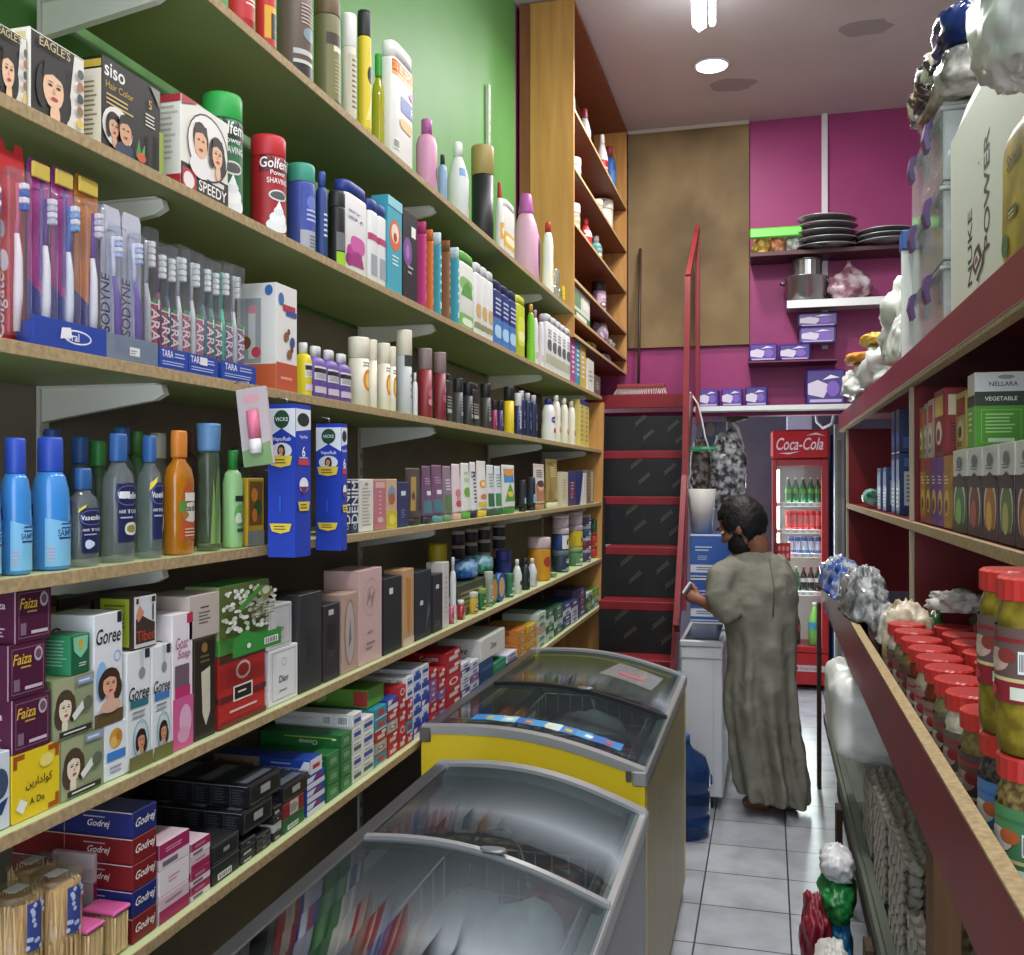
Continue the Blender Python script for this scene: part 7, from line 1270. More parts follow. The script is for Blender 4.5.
RT = C_('E', 219, 265.5, 651, 'b02422', [('r', 0, .9, 1, 1, '4a2a1c'), ('e', .5, .74, .16, .13, 'd8c0bc'), ('e', .5, .74, .12, .095, 'b02422'), ('r', .28, .32, .7, .54, 'e0dcd4'), ('r', .31, .345, .67, .515, '1c1412'), ('z', .38, .41, .6, .47, 1, 'e0dcd4'), ('r', 0, .36, .27, .44, '5a1c18'), ('r', .71, .36, 1, .44, '5a1c18'), ('z', .2, .16, .84, .24, 1, 'e0b8b4'), ('r', 0, 0, 1, .08, '6a2a1c')], [('r', .0, .02, 1, .98, '98201e'), ('r', 0, .36, 1, .44, '5a1c18')], 'red tin box with black label and white seal, fifth shelf', dep=.07, nm='perfume_box', cat='perfume')
q = random.Random(4); jas = [('r', 0, .24, 1, 1, '5a6a34')] + [('e', .06 + .88 * q.random(), .34 + .6 * q.random(), .03 + .022 * q.random(), .02 + .016 * q.random(), q.choice(['e4e6dc', 'd4dacb', 'eef0e8', 'c8d0b4'])) for _ in range(130)] + [('p', [(.1, .7), (.55, .98), (.62, .94), (.18, .64)], '4a8a34'), ('r', 0, 0, 1, .25, '2f8a34'), ('p', [(.0, .25), (.25, .36), (.5, .24)], '2f8a34'), ('e', .66, .86, .12, .1, '8a8a3a'), ('e', .66, .88, .08, .06, 'd8dcc8'), ('z', .35, .5, .85, .68, 4, '8a8a60'), ('k', .62, .06, .92, .16), ('e', .3, .12, .04, .04, 'd8e4d4')]
C_('E', 219, 269, 583, '4a8a3a', jas, [('r', 0, .24, 1, 1, '8a9a6a')] + [('e', .08 + .84 * q.random(), .34 + .58 * q.random(), .05, .025, 'dce0d0') for _ in range(30)], 'green and white jasmine flower box standing on the red tin, fifth shelf', dep=.075, zb=RT[1] + .001, nm='perfume_box', cat='perfume')
dior = [('b', .1, .08, .9, .94, .0009, '4a4a4e'), T('Dior', .13, '3a3a40', .5, .44, .5), ('z', .34, .2, .66, .26, 1, '8a8a8e')]
D1 = C_('E', 269, 298, 647, 'dcdcdc', dior + [('o', .5, .74, .08, .07, .0009, '3a3a40')], [('r', 0, 0, 1, .01, 'b0b0b0')], 'larger white perfume box with thin black frame, fifth shelf', dep=.07, nm='perfume_box', cat='perfume')
C_('E', 268, 292, 604, 'd4d4d4', dior, None, 'smaller white perfume box on top of the larger white one, fifth shelf', dep=.06, zb=D1[1] + .001, nm='perfume_box', cat='perfume')
C_('E', 299, 322, 593, '2f2e30', [('b', .3, .3, .75, .6, .0009, '1a1a1c'), ('z', .35, .35, .7, .55, 4, '1c1c1e')], [('r', .02, .02, .98, .98, '39383a')], 'large black perfume box, fifth shelf', dep=.09, nm='perfume_box', cat='perfume')
C_('E', 323.5, 340, 604, '2b262c', [('r', .3, .86, .6, .93, 'd0c4c4'), ('e', .5, .6, .3, .16, '1c181e'), ('z', .3, .3, .7, .4, 2, '4a444c')], [('r', 0, 0, 1, .02, '8a6a5a')], 'dark perfume box with small white sticker, fifth shelf', dep=.05, nm='perfume_box', cat='perfume')
C_('E', 342, 357.5, 593, 'b09484', [('o', .5, .5, .34, .42, .0025, '6a6468'), ('e', .5, .5, .3, .38, 'b4a4a0'), ('p', [(.4, .3), (.6, .4), (.5, .7)], '6a6a74')], None, 'tan perfume box with oval frame, fifth shelf', dep=.08, nm='perfume_box', cat='perfume')
C_('E', 359, 382, 569, 'c8a8a4', [('o', .5, .7, .34, .2, .0012, '8a7074'), ('o', .5, .7, .2, .11, .0012, '8a7074'), ('p', [(.3, .62), (.45, .8), (.55, .6), (.7, .78), (.5, .7)], '96787a'), ('z', .35, .3, .65, .36, 1, 'a08486'), ('z', .3, .14, .7, .24, 2, '94787c')], [('r', 0, 0, 1, .01, 'a88884')], 'tall pale pink perfume box, fifth shelf', dep=.1, nm='perfume_box', cat='perfume')
for a, c, py, col, art, lb in ((383.5, 402, 577, '1e2024', [('r', .3, .78, .5, .86, 'd0d0d0'), ('b', .3, .25, .75, .6, .0009, '4a4c52')], 'black perfume box next to the tall pale pink one'), (403, 414, 569, 'b8946c', [('p', [(.3, .9), (.7, .85), (.65, .2), (.5, .1), (.4, .3)], 'c07a30'), ('r', 0, .0, 1, .1, 'c8b8a4')], 'bronze and tan perfume box'), (415, 431.5, 571, '1f242c', [('r', .3, .5, .48, .57, 'c8c8c8'), ('p', [(.6, .8), (.8, .5), (.6, .1), (.9, .4)], '5a646c')], 'black perfume box with silver swirl'), (433, 442.5, 574, '26262a', [('r', .3, .75, .6, .82, 'd0d0d0'), ('z', .2, .1, .8, .2, 2, '6a6a70')], 'slim black perfume box'), (443.5, 449, 562, 'c8c4be', [('z', .3, .2, .7, .8, 8, 'a8a4a0')], 'slim white perfume box')):
    C_('E', a, c, py, col, art, None, lb + ', fifth shelf', dep=.06, nm='perfume_box', cat='perfume')
EJ = 'jar'
B('E', 450, 456, 558, 'round', 'd8dad8', 'e0e0e0', None, 'white tube-like bottle beside the slim white perfume box, fifth shelf')
def vial(p0, p1, py, col, lb):
    yc, w, h, z0 = geom('E', p0, p1, py); BK[0] += 1; w *= .55
    def build():
        o = empty('perfume_bottle'); MB().oval([(0, .014, w * .46), (h * .7, .014, w * .46), (h * .72, .012, w * .4)], M(col, .15, 0, 0, .5), -.016, 0, 16, 4).obj('body', o); MB().lathe([(h * .72, .008), (h * .76, .008), (h * .77, .012), (h, .012)], M('d8d4d4', .3), -.016, 0, 12).obj('cap', o); return o
    return place(('vi', BK[0]), build, (XF, yc, z0), 0, lb, 'bottle')
vial(452, 461, 598, 'b85a7a', 'pink perfume bottle at the front of the fifth shelf'); vial(462, 468, 600, 'a82a34', 'red perfume bottle beside the pink one, fifth shelf')
B('E', 467, 478, 594, 'jar', 'c8a82a', 'c4bfb4', GA(41, 'c8a43a', '6a4a8a'), 'yellow labelled jar at the front of the fifth shelf', EJ, 'jar')
B('E', 476.5, 486, 590, 'jar', '1f6a3c', '8a9a4a', GA(42, '2a6a3c', 'c8c04a'), 'green jar at the front of the fifth shelf', EJ, 'jar')
B('E', 484, 493, 573, 'jar', '8a9a7a', 'b0b4a8', GA(43, '9aa88a', '4a7a4a'), 'tall grey-green jar, fifth shelf', EJ, 'jar')
for i, (a, c, col) in enumerate(((456, 474, '2a62b4'), (472, 489, '2f9a6a'))): bag('cream_bag', (-1.09, YX((a + c) / 2, -1.09), ZT_['E'] + .155), (.04, .08, .035), NOISE('film_bag_' + col, col, '9ac0d8', (1, 1, 1), 4, .2, .4, .62, .2, 20), ['blue', 'green'][i] + ' film bag lying on the jars of the fifth shelf', sd=110 + i)
for i in range(2):
    for j in range(2): B('E', 458 + 14 * i, 470 + 14 * i, 0, 'jar', '3a4a3a', 'c8b0a4', None, f'small jar under the film bags, {["nearer", "farther"][i]} one of the {["front", "rear"][j]} pair, fifth shelf', EJ, 'jar', xf=-1.07 - .06 * j, zb=ZT_['E'], hmin=.115, grp=None) if False else None
C_('E', 457, 487, 0, '3c4634', [('z', .1, .2, .9, .8, 4, '8a8a5a')], None, 'dark green carton behind the front jars, fifth shelf', dep=.12, xf=-1.045, h=.114)
# round discs on edge, bottles, big jars
for i, (a, c, py, col, cc) in enumerate(((493, 500, 575, '2f7a4a', 'c88a4a'), (500.5, 507, 573, '2a4f94', 'c8a878'))):
    yc, w, h, z0 = geom('E', a, c, py); r = h / 2; o = empty('round_tin', (XF - .02, yc, z0 + r)); b = MB(); b.oval([(-.012, r * .96, r * .96), (-.011, r, r), (.011, r, r), (.012, r * .96, r * .96)], PM(col), 0, 0, 26); b.oval([(.0121, r * .7, r * .7), (.0128, r * .68, r * .68)], PM(cc), 0, 0, 22)
    b.v = [(z + 0, x, y) for x, y, z in b.v]; b.obj('tin', o); o.rotation_euler = (0, 0, 0); tag(o, ['green', 'blue'][i] + ' round tin standing on edge, fifth shelf', 'tin')
B('E', 505, 514, 575, 'jar', '2f6a4a', '3a7a5a', GA(44, '3a7a5a', 'd8d8b0'), 'small green jar beside the round tins, fifth shelf', EJ, 'jar')
B('E', 512, 522, 561, 'neck', 'd8dcd4', 'e4e4e0', [('e', .5, .4, .3, .14, '2a3a34')], 'white bottle with dark emblem, fifth shelf'); B('E', 520, 530, 560, 'neck', '1f2a2c', '2a3434', [('e', .5, .4, .3, .14, '5a6a64')], 'black bottle between two white ones, fifth shelf'); B('E', 527, 537, 560, 'neck', 'ccd0d4', 'd8dce0', [('z', .3, .2, .7, .6, 4, '6a7a9a')], 'pale grey bottle beside the black one, fifth shelf')
B('E', 527, 551, 540, 'jar', 'c88a1c', 'c4b0b4', [band(0, 1, 'c8921c'), ('e', .3, .6, .2, .18, 'a83a34'), ('z', .4, .2, .8, .6, 5, '8a5a1c')], 'large yellow jar with pinkish lid, fifth shelf', EJ, 'jar', rng=(.04, .7))
B('E', 549, 557, 574, 'jar', '5a8a3c', 'a8b07a', GA(45, '6a9a4a', 'd8d8a0'), 'small light green jar, fifth shelf', EJ, 'jar')
def jstack(a, c, specs, lb):
    z = None; yc, w, h, z0 = geom('E', a, c, 0); d_ = dX((a + c) / 2, XF)
    z = ZT_['E']
    for i, (hh, body, lid, art) in enumerate(specs):
        B('E', a, c, 0, 'jar', body, lid, art, lb.replace('#', ['lowest', 'second', 'third', 'topmost'][i] if i < len(specs) - 1 else 'topmost'), EJ, 'jar', zb=z, hmin=hh, rng=(.06, .68)); z += hh + .001
lj = [('r', 0, 0, 1, 1, 'd8d8d4')] + face(.5, .5, .4, 1, '1c1814', 'd8a888')
jstack(552, 569, [(.115, '2c3a4a', '5a6a74', GA(46, '2a3a4a', '8a9aa4')), (.115, '2c4a8a', 'c4b4bc', lj), (.07, 'c4b0b8', 'd0c0c8', None)], 'white and blue cream jar, # in the stack next to the large yellow jar')
jstack(565, 583, [(.105, '4a7a4a', '8a9a6a', GA(47, '5a8a5a', 'd8d8c8')), (.125, 'c8b02a', 'b0a0b0', [('r', 0, 0, 1, 1, 'c8b42a'), ('e', .5, .5, .2, .25, '3a5a2a'), ('e', .5, .6, .12, .14, 'd8a888')]), (.075, 'c8b0b8', 'd4c0c8', None)], 'yellow and pink cream jar, # in its stack near the fifth shelf end')
jstack(578, 591, [(.07, '3a3a5a', '8a9098', GA(48, '3a3a5a', 'c8c8d0')), (.07, '6a2a34', '9a9aa4', GA(49, '6a2a34', 'c8c8d0')), (.07, '2a4a6a', '8a949c', GA(50, '2a4a6a', 'c8c8d0')), (.07, '4a4a5a', '9aa0a8', GA(51, '4a4a5a', 'c8c8d0'))], 'small dark cream jar, # of four near the wooden end panel')
jstack(587, 600, [(.08, 'a8302c', '8a2a2a', GA(52, 'a8302c', 'd8b04a')), (.08, 'b03a2c', '8a2a2a', GA(53, 'b03a2c', 'd8b04a')), (.08, '2a5a34', '3a6a3a', GA(54, '2a5a34', 'a83a34'))], 'red and green jar, # of three against the wooden end panel')
yj = [YX(p, -1.17) for p in (442, 462, 479, 497)]
B('E', 428, 447, 545, 'jar', 'c8c0a4', 'c8b82c', None, 'pale jar with yellow lid at the back of the fifth shelf', EJ, 'jar', xf=-1.12)
for i, p in enumerate((458, 471, 484, 499)):
    for j, (zz_, hh_) in enumerate(((0, .17), (.171, .055), (.227, .055))):
        B('E', p - 6.5, p + 6.5, 0, 'jar', '3a3a44', 'c8b4b0', None, f'pink-lidded dark jar at the back of the fifth shelf, {["lowest", "middle", "topmost"][j]} in {ORD[i]} pile', EJ, 'jar', xf=-1.17, zb=ZT_['E'] + zz_, hmin=hh_, grp='pink lidded jars')
B('E', 496, 511, 552, 'jar', '2f3a8a', '3a3f94', None, 'navy blue jar behind the round tins, fifth shelf', EJ, 'jar', xf=-1.10, rng=(.05, .7))
# ================================================================= LOWEST SHELF
zF = ZT_['F']
def box_g(bw, dep, hh, col, fa, na):
    def build():
        b = MB(); b.box(-dep, -bw / 2, 0, 0, bw / 2, hh, PM(col), .001)
        if fa: b.front(fa, -bw / 2, bw / 2, 0, hh)
        if na: b.near(na, -dep, 0, 0, hh, -bw / 2)
        return b.obj('carton')
    return build
LV = lambda i, n: 'topmost' if i == n - 1 else 'lowest' if i == 0 else ORD[i] + ' from bottom'
def stack(p0, p1, py, kinds, what, dep=.17, xf=XF, jit=.0):
    """pile of end-on cartons: kinds from the bottom up, each (colour, end art, side art)"""
    yc, w, h, z0 = geom('F', p0, p1, py, xf); n = len(kinds); hh = h / n
    for i, (col, fa, na, cn) in enumerate(kinds):
        BK[0] += 1; key = ('st', round(w, 4), round(hh, 4), col, id(fa), id(na), dep)
        place(key, box_g(w * .97, dep, hh - .0012, col, fa, na), (xf + jit * (R.random() - .5) * 2 - jit, yc, z0 + hh * i), 0, f'{cn} carton, {LV(i, n)} in stack {what}', 'carton', 'cartons on the lowest shelf')
    return z0 + h
gd = [T('Godrej', .42, 'e8e4e0', .5, .5, .8, .35)]
def gdn(c): return [T('Godrej', .34, 'd8d4d0', .72, .45, .3, .3), ('z', .6, .68, .86, .8, 1, 'b0a8a8'), ('r', .44, 0, .445, 1, 'b0a0a0'), ('r', 0, .96, 1, 1, 'c0b0b0')]
gn_, gr_ = ('1b2566', gd, gdn(0), 'navy'), ('74161c', gd, gdn(1), 'dark red')
stack(133, 157.5, 806, [gr_, gn_, gr_, gr_, gn_], 'of hair dye beside the toothpicks', dep=.24)
mg = [('r', 0, 0, 1, .42, 'd8ccd0'), ('r', 0, .42, 1, 1, '9a1f54'), ('r', .1, .1, .6, .3, '6a6468'), ('z', .2, .6, .8, .8, 2, 'd8a8bc')]; wm = [('z', .3, .35, .7, .65, 2, 'c08a9c')]; tm = [('r', 0, 0, 1, .5, '9a1f54'), ('z', .2, .62, .8, .86, 1, 'b07a8c')]
mk, wk, tk = ('c8b4bc', mg, [('r', 0, .42, 1, 1, '8a1c4a')], 'magenta and white'), ('dcd2d6', wm, None, 'plain white'), ('c8b4bc', tm, None, 'white and magenta')
stack(159, 190, 836, [tk, wk, mk], 'beside the navy hair dye', dep=.14); stack(191, 210.5, 838, [mk, mk, tk, mk], 'next to the black cartons', dep=.14)
bkA = [('b', .06, .08, .94, .92, .001, '6a6a6c'), ('r', .4, .4, .62, .62, '8a8a8c')]; bkB = [('k', .2, .12, .7, .45), ('r', 0, .95, 1, 1, '5a5a5c')]
k1, k2 = ('1d1e20', bkA, [('z', .1, .3, .9, .7, 3, '4a4c50')], 'black'), ('1d1e20', bkB, [('z', .1, .3, .9, .7, 3, '4a4c50')], 'black barcoded')
stack(212, 240, 838, [k2, k1], 'of two next to the magenta boxes', dep=.16)
z4_ = stack(241, 256, 838, [k2, k2, k1], 'under the long black trays', dep=.16); stack(256.5, 271.5, 838 - 6, [k1, k1, k1], 'under the black trays, farther column', dep=.16)
yy0, yy1 = YX(234, XF), YX(268, XF)
def ltray(y0, y1, z, h, lb, dep=.26, xf=XF):
    b = MB(); w = y1 - y0; b.box(-dep, -w / 2, 0, 0, w / 2, h, M('1b1d20', .3), .0015); b.front([('b', .05, .1, .95, .9, .001, '7a7a7c'), ('r', .35, .35, .65, .7, '9a9a9c')], -w / 2, w / 2, 0, h)
    b.near([('r', i / 6 + .006, .05, i / 6 + .01, .95, '5a5c60') for i in range(6)] + [('z', i / 6 + .03, .15, i / 6 + .14, .85, 6, '4a5058') for i in range(6)] + [('r', 0, .95, 1, .98, '8a8c90')], -dep, 0, 0, h, -w / 2)
    b.top([('r', .1, .05 + .16 * i, .9, .17 + .16 * i, ['5a6068', '2a2e34', '7a8088', '3a3e44', '94989c', '2a2e34'][i]) for i in range(6)], -dep, 0, -w / 2, w / 2, h)
    tag(b.obj('carton', loc=(xf, (y0 + y1) / 2, z)), lb, 'carton', 'long black trays')
ltray(YX(243, XF), YX(273, XF), z4_ + .012, .046, 'long black film-wrapped hair dye tray, lower of two on the lowest shelf'); ltray(YX(249, XF), YX(281, XF), z4_ + .059, .046, 'long black film-wrapped hair dye tray, upper of two on the lowest shelf')
stack(273.5, 282, 805, [k2, ('b8b8b8', bkB, None, 'white and black'), k1, k2], 'of small ones by the black trays', dep=.16)
gb, rw = ('1f5a30', bkB, [('z', .1, .3, .9, .7, 3, '3a8a50')], 'dark green'), ('7a1f26', [('r', .3, 0, .7, 1, 'b8aca4'), ('z', .32, .2, .68, .8, 4, '4a4a44')], None, 'red and white')
zq = stack(283, 305, 798, [gb, rw], 'under the dark display tray', dep=.16); ltray(YX(283, XF), YX(309, XF), zq + .001, .038, 'dark display tray with barcoded top on the green and red cartons', .2)
pd_ = [('r', 0, 0, 1, .4, 'd4d6dc'), ('p', [(.0, .9), (.5, .9), (.3, .5), (0, .5)], 'd0d4e0'), ('e', .6, .7, .2, .1, 'b02a38')]; bw_ = ('22439c', pd_, None, 'blue and white')
zq = stack(307, 325, 772, [bw_, bw_, bw_], 'of toothpaste beside the green cartons', dep=.17)
BK[0] += 1
b = MB(); b.box(-.25, -.03, 0, 0, .03, .034, M('20429c', .4), .0015); b.near([('r', 0, 0, .48, 1, '9a8c74'), T('Pepsodent', .6, '8a2430', .24, .4, .4), ('z', .6, .6, .9, .8, 1, 'b8c4e0'), T('CAVITY PROTECTION', .24, 'c8d0e8', .72, .32, .4), ('p', [(.88, .1), (1, .1), (1, .9), (.94, .9)], 'd8dae0')], -.25, 0, 0, .034, -.03); b.front([('r', 0, 0, 1, 1, 'd4d6dc'), ('r', .2, .3, .8, .6, 'b02a38')], -.03, .03, 0, .034)
tag(b.obj('carton', loc=(XF, (YX(307, XF) + YX(325, XF)) / 2, zq + .001)), 'long blue toothpaste carton lying on the blue and white stack', 'carton')
gnA = [('b', .15, .15, .85, .85, .001, '9ac0a4'), ('r', .25, .3, .75, .7, '6aa07a')]; gnN = [('r', 0, 0, 1, 1, '1f6a34'), T('Closeup', .42, 'c8dcc8', .6, .45, .6, 0, 180), ('r', .3, .72, .9, .8, 'a8c040'), ('e', .92, .7, .03, .08, 'd8e8b0')]
gk = ('1f6a34', gnA, gnN, 'green'); stack(327, 340, 752, [gk] * 3, 'of green toothpaste, nearer column', dep=.2); stack(340.7, 352, 732, [gk] * 4, 'of green toothpaste, farther and higher column', dep=.22)
sw = [('r', .12, .3, .88, .62, '2f4a9c'), ('z', .2, .72, .8, .88, 1, '8a90a0'), ('z', .1, .08, .8, .22, 1, 'a8acb4')]; swn = [('k', .62, .15, .72, .85), ('k', .8, .15, .94, .85), ('z', .05, .4, .55, .7, 2, 'b8b4a4')]
sk = ('dcdcda', sw, swn, 'white and blue'); sg = ('d4d8d0', [('r', .1, .3, .9, .6, '4a5a54'), ('z', .1, .7, .8, .88, 1, '8a90a0')], swn, 'white and grey')
stack(353, 362, 712, [sg, sk, sg, sk, sk], 'of white toothpaste, nearer column', dep=.22); stack(362.7, 374, 716, [sg, sk, sk, sk], 'of white toothpaste, farther column', dep=.2)
tl_ = ('2f8a9c', [('r', .2, .3, .8, .7, 'b03440'), ('r', 0, 0, 1, .12, 'c8d4d8')], [('z', .3, .3, .9, .7, 2, '8ac4d0')], 'teal and red'); rd = ('a81f26', [('r', .2, .25, .8, .6, 'd0b8b8'), ('r', .55, .65, .9, .9, 'dcdcd8')], [T('Colgate', .5, 'e0d4d4', .7, .5, .4)], 'red'); rd2 = ('b8262c', [('e', .5, .5, .3, .3, 'd8d4d0'), ('e', .5, .5, .2, .2, 'b8262c')], None, 'white-ringed red'); mx = ('8a9a8a', GA(61, '9aa89a', 'b03a40'), None, 'pale green and red')
stack(375, 387, 706, [tl_, mx, rd, tl_, tl_], 'just beyond the white toothpaste', dep=.17); stack(387.7, 398, 697, [rd, rd, mx, rd, bw_], 'of mostly red toothpaste', dep=.17); stack(398.7, 406, 685, [rd, rd2, rd, rd, rd2], 'of bright red toothpaste', dep=.17); stack(406.7, 413, 676, [rd, tl_, rd, rd, sk, sk], 'between bright red and blue toothpaste', dep=.17)
bx = ('c8ccd8', [('r', 0, 0, 1, .5, '27479c'), ('e', .5, .65, .3, .15, '3a5ab0')], None, 'blue and white'); stack(413.7, 421, 668, [bw_, bx, bx, bx, bx, bx], 'of blue toothpaste, nearer one', dep=.17); stack(421.7, 429, 664, [bw_, bx, bw_, bx, bx, sk], 'of blue toothpaste, farther one', dep=.17)
pu = ('6a4a8a', GA(62, '7a5a94', 'b03a4a'), None, 'purple'); stack(429.7, 437, 668, [rd2, rd, pu, pu, rd], 'of purple and red cartons', dep=.17)
stack(437.7, 445.5, 668, [pu, rd, pu, rd, rd], 'of mixed purple and red cartons, second', dep=.17); stack(446, 461, 650, [rd, rd, rd2, rd, rd], 'of large red cartons', dep=.2)
wx = ('c8ccd4', GA(63, 'd0d4d8', '2f4a94', '4a5a84'), None, 'white and navy'); stack(461.7, 470, 662, [wx, bw_, wx, wx, bw_, wx], 'just beyond the large red cartons', dep=.15); stack(470.7, 479, 660, [tl_, wx, pu, wx, wx], 'just before the two navy cartons', dep=.15)
nv, gr2 = ('24406a', [('r', .1, .3, .9, .6, '3a5a8a')], [('r', .1, .1, .9, .9, '1c3050')], 'navy'), ('2f7a5a', [('r', .1, .3, .9, .7, '4a9a74')], None, 'sea green')
z1_ = stack(480, 493, 660, [nv, nv], 'of two navy cartons', dep=.15); z2_ = stack(493.7, 506, 660, [gr2, gr2], 'of two sea green cartons', dep=.15)
b = MB(); wv = YX(505, XF) - YX(481, XF); b.box(-.17, -wv / 2, 0, 0, wv / 2, .085, M('d4d2cc', .45), .004); b.near([T('Dove', .3, '3a4058', .5, .5, .4, .3)], -.17, 0, 0, .085, -wv / 2); b.front([T('Dove', .3, '3a4058', .5, .5, .4, .3)], -wv / 2, wv / 2, 0, .085); tag(b.obj('carton', loc=(XF, (YX(481, XF) + YX(505, XF)) / 2, max(z1_, z2_) + .001)), 'white lettered soap carton lying on the navy and green cartons', 'carton')
stack(506.7, 517.5, 652, [wx, nv, sk, wx], 'just before the orange cartons', dep=.15)
orn = ('c8742a', GA(64, 'c8922a', '9a5a24'), [('z', .5, .3, .9, .7, 2, '9a3a1c'), ('r', 0, 0, 1, .1, 'd89a4a')], 'orange'); stack(518.2, 527, 628, [('c89a3a', GA(65, 'c8a04a', '5a4a2a'), None, 'yellow'), orn, orn, orn], 'of orange cartons, nearer column', dep=.2); stack(527.7, 537, 624, [orn, ('c8a42a', GA(66, 'c8a83a', 'a85a24'), None, 'yellow'), orn, ('c8a42a', GA(66, 'c8a83a', 'a85a24'), None, 'yellow')], 'of orange and yellow cartons, farther column', dep=.2)
gw = ('b8ccc0', GA(67, 'c4d0c8', '3a8a5a', '4a6a54'), None, 'white and green'); stack(537.7, 546, 612, [gw, gw, ('c8a08a', GA(68, 'c8a48a', '4a7a54'), None, 'tan and green'), gw, gw], 'of white and green cartons', dep=.17)
dg_ = ('2a5a3a', GA(69, '2f6240', '8aa07a'), None, 'dark green'); stack(546.7, 554, 610, [gw, dg_, gw, dg_], 'of dark green cartons, nearer column', dep=.17); stack(554.7, 563, 605, [dg_, gw, dg_, dg_], 'of dark green cartons, farther column', dep=.17)
bn = ('2f3f74', GA(70, '3a4a7a', 'd0d4dc'), None, 'navy and white'); stack(563.7, 571, 603, [bn, bn, wx, bn], 'nearest of three by the red steps', dep=.15); stack(571.7, 578, 600, [wx, wx, bn], 'middle of three by the red steps', dep=.15)
dp2 = ('3a2a4a', GA(71, '44304f', '8a6a9a'), None, 'dark purple'); stack(578.7, 586, 588, [bn, dp2, dp2, dp2], 'of dark purple by the red steps', dep=.15)
lg = ('6a9a3a', GA(72, '7aa44a', 'c8c890'), None, 'lime green'); stack(586.7, 592.5, 592, [dg_, lg, dg_, gw], 'second from the far end', dep=.15); stack(593, 599, 588, [dg_, gw, lg, lg], 'at the far end', dep=.15)
# boxes lying further back
for a, c, zz, hh_, col, art, lb in ((376, 392, .155, .05, '5f9a34', [('e', .3, .5, .1, .3, 'a8c880'), ('r', .8, .1, 1, .9, 'a83a34')], 'lime green long carton lying on top of the teal and red stack'),):
    b = MB(); w = YX(c, XF) - YX(a, XF); b.box(-.2, -w / 2, 0, 0, w / 2, hh_, PM(col), .002); b.near(art, -.2, 0, 0, hh_, -w / 2); tag(b.obj('carton', loc=(XF - .02, (YX(a, XF) + YX(c, XF)) / 2 - .01, zF + ZX(381, 706, XF) - zF + .0015)), lb, 'carton')
# ---- toothpicks
STK = [M('ecd09a', .6), M('dcb880', .6), M('f2dca8', .6)]
def toothpicks(r, h, n):
    def build():
        o = empty('toothpick_jar'); b = MB(); q = random.Random(9)
        for ring, cnt in ((.93, n), (.78, n * 2 // 3)):
            for i in range(cnt):
                a = 2 * pi * (i + .4 * q.random()) / cnt; a2 = a + .3 * (q.random() - .5); rr = r * ring
                for zz in (.004, h * .5): b.tube([(rr * cos(a), rr * sin(a), zz), (rr * cos(a2), rr * sin(a2), zz + h * .44 - .006 * q.random())], .0013, STK[i % 3], 4, False)
        b.lathe([(.003, r * .7), (h * .9, r * .7)], STK[1], n=16); s_ = b.obj('toothpicks', o); s_['kind'] = 'stuff'
        MB().lathe([(0, r * .97), (.001, r), (h * .47, r), (h * .475, r * 1.02), (h * .485, r * 1.02), (h * .49, r), (h * .93, r), (h * .935, r * 1.03), (h * .99, r * 1.03), (h, r * .98)], CLEAR('f2eee4', .10, 'd8d0c0', .06, 1.4), n=26).obj('jar', o)
        b = MB(); b.art([('r', 0, 0, 1, 1, '3a4a8a')] + [('e', q.random(), q.random(), .12, .05, 'b8c0dc') for _ in range(16)], lambda u, v, l: ((r * 1.004 + l) * cos((u - .5) * .7 - .1), (r * 1.004 + l) * sin((u - .5) * .7 - .1), h * (.5 + .42 * v)), r * .7, h * .42, .2); b.obj('label', o)
        b = MB(); b.box(-r * .3, -r * .4, h + .0003, r * .3, r * .4, h + .001, M('e4e2dc'), .0002); b.obj('price_sticker', o); return o
    return build
rT = .030
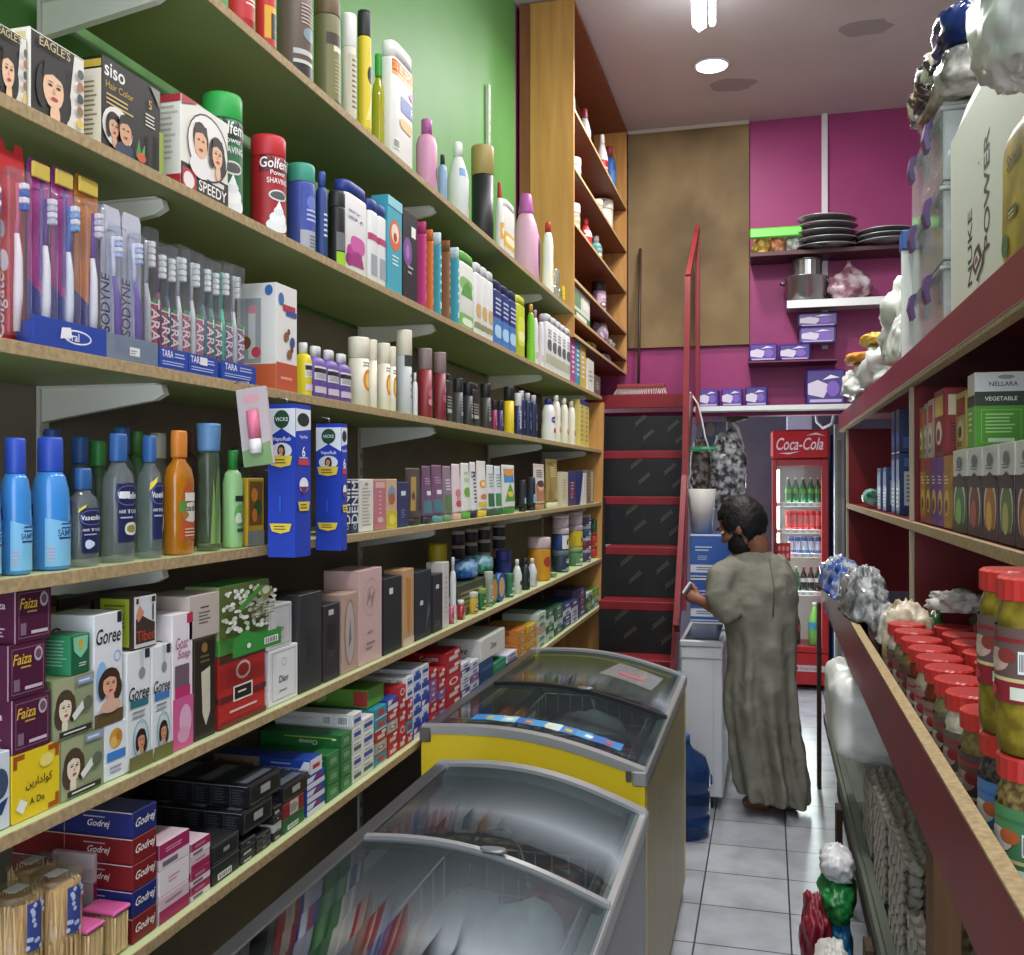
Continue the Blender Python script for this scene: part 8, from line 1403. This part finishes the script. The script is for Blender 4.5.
for i, (p, x, py, lb) in enumerate(((17, -1.075, 866, 'round jar of wooden toothpicks at the left picture edge, lowest shelf'), (57, -1.058, 862, 'round jar of wooden toothpicks, front one with blue label, lowest shelf'), (33, -1.13, 850, 'round jar of wooden toothpicks behind the other two, lowest shelf'))):
    place('tp', toothpicks(.037, .168, 34), (x, YX(p, x), zF), 0, lb, 'toothpicks', 'toothpick jars')
def skew(w, dep, h):
    def build():
        o = empty('skewer_box'); b = MB(); q = random.Random(5)
        for i in range(16):
            for yv in (-w / 2 + .002, w / 2 - .002): x = -dep + dep * (i + .5) / 16; b.tube([(x, yv, .004), (x + .004 * (q.random() - .5), yv, h * .86)], .0016, STK[i % 3], 4, False)
        for i in range(8): y = -w / 2 + .003 + (w - .006) * i / 7; b.tube([(-.002, y, .004), (-.002, y, h * .86)], .0016, STK[i % 3], 4, False)
        b.box(-dep + .004, -w / 2 + .004, .002, -.004, w / 2 - .004, h * .82, STK[1], .001); s_ = b.obj('skewers', o); s_['kind'] = 'stuff'
        MB().box(-dep - .001, -w / 2 - .001, 0, .0005, w / 2 + .001, h * .9, CLEAR('f0eee6', .08, 'd0d0c8', .06, 1.4), .002).obj('tub', o)
        MB().box(-dep - .004, -w / 2 - .004, h * .9, .003, w / 2 + .004, h, M('c85a94', .4), .006).obj('lid', o); return o
    return build
for i, (p, lb) in enumerate(((96, 'clear box of skewers with pink lid, nearer of two, lowest shelf'), (122, 'clear box of skewers with pink lid, farther of two, lowest shelf'))): place('sk', skew(.035, .055, .075 + .0), (XF, YX(p, XF), zF), 0, lb, 'skewers', 'skewer boxes')
zz = zF
for i in range(3):
    BK[0] += 1; col, fa, na, cn = [mk, mk, wk][i]; yq = YX(101, -1.095)
    place(('sp', i), box_g(.05, .08, .048, col, fa, [('r', 0, .1, 1, .5, 'c8bcc0')]), (-1.09, yq, zF + .049 * i), 0, f'{cn} hair dye box, {LV(i, 3)} of three between toothpicks and navy boxes', 'carton', 'boxes behind the skewers')
bag('pink_pack', (-1.045, YX(18, -1.045), zF + .022), (.02, .035, .022), M('c87aa4', .4), 'pink packet in front of the toothpick jars at the lower left', 'packet', sd=121, flat=.021, amp=.1)
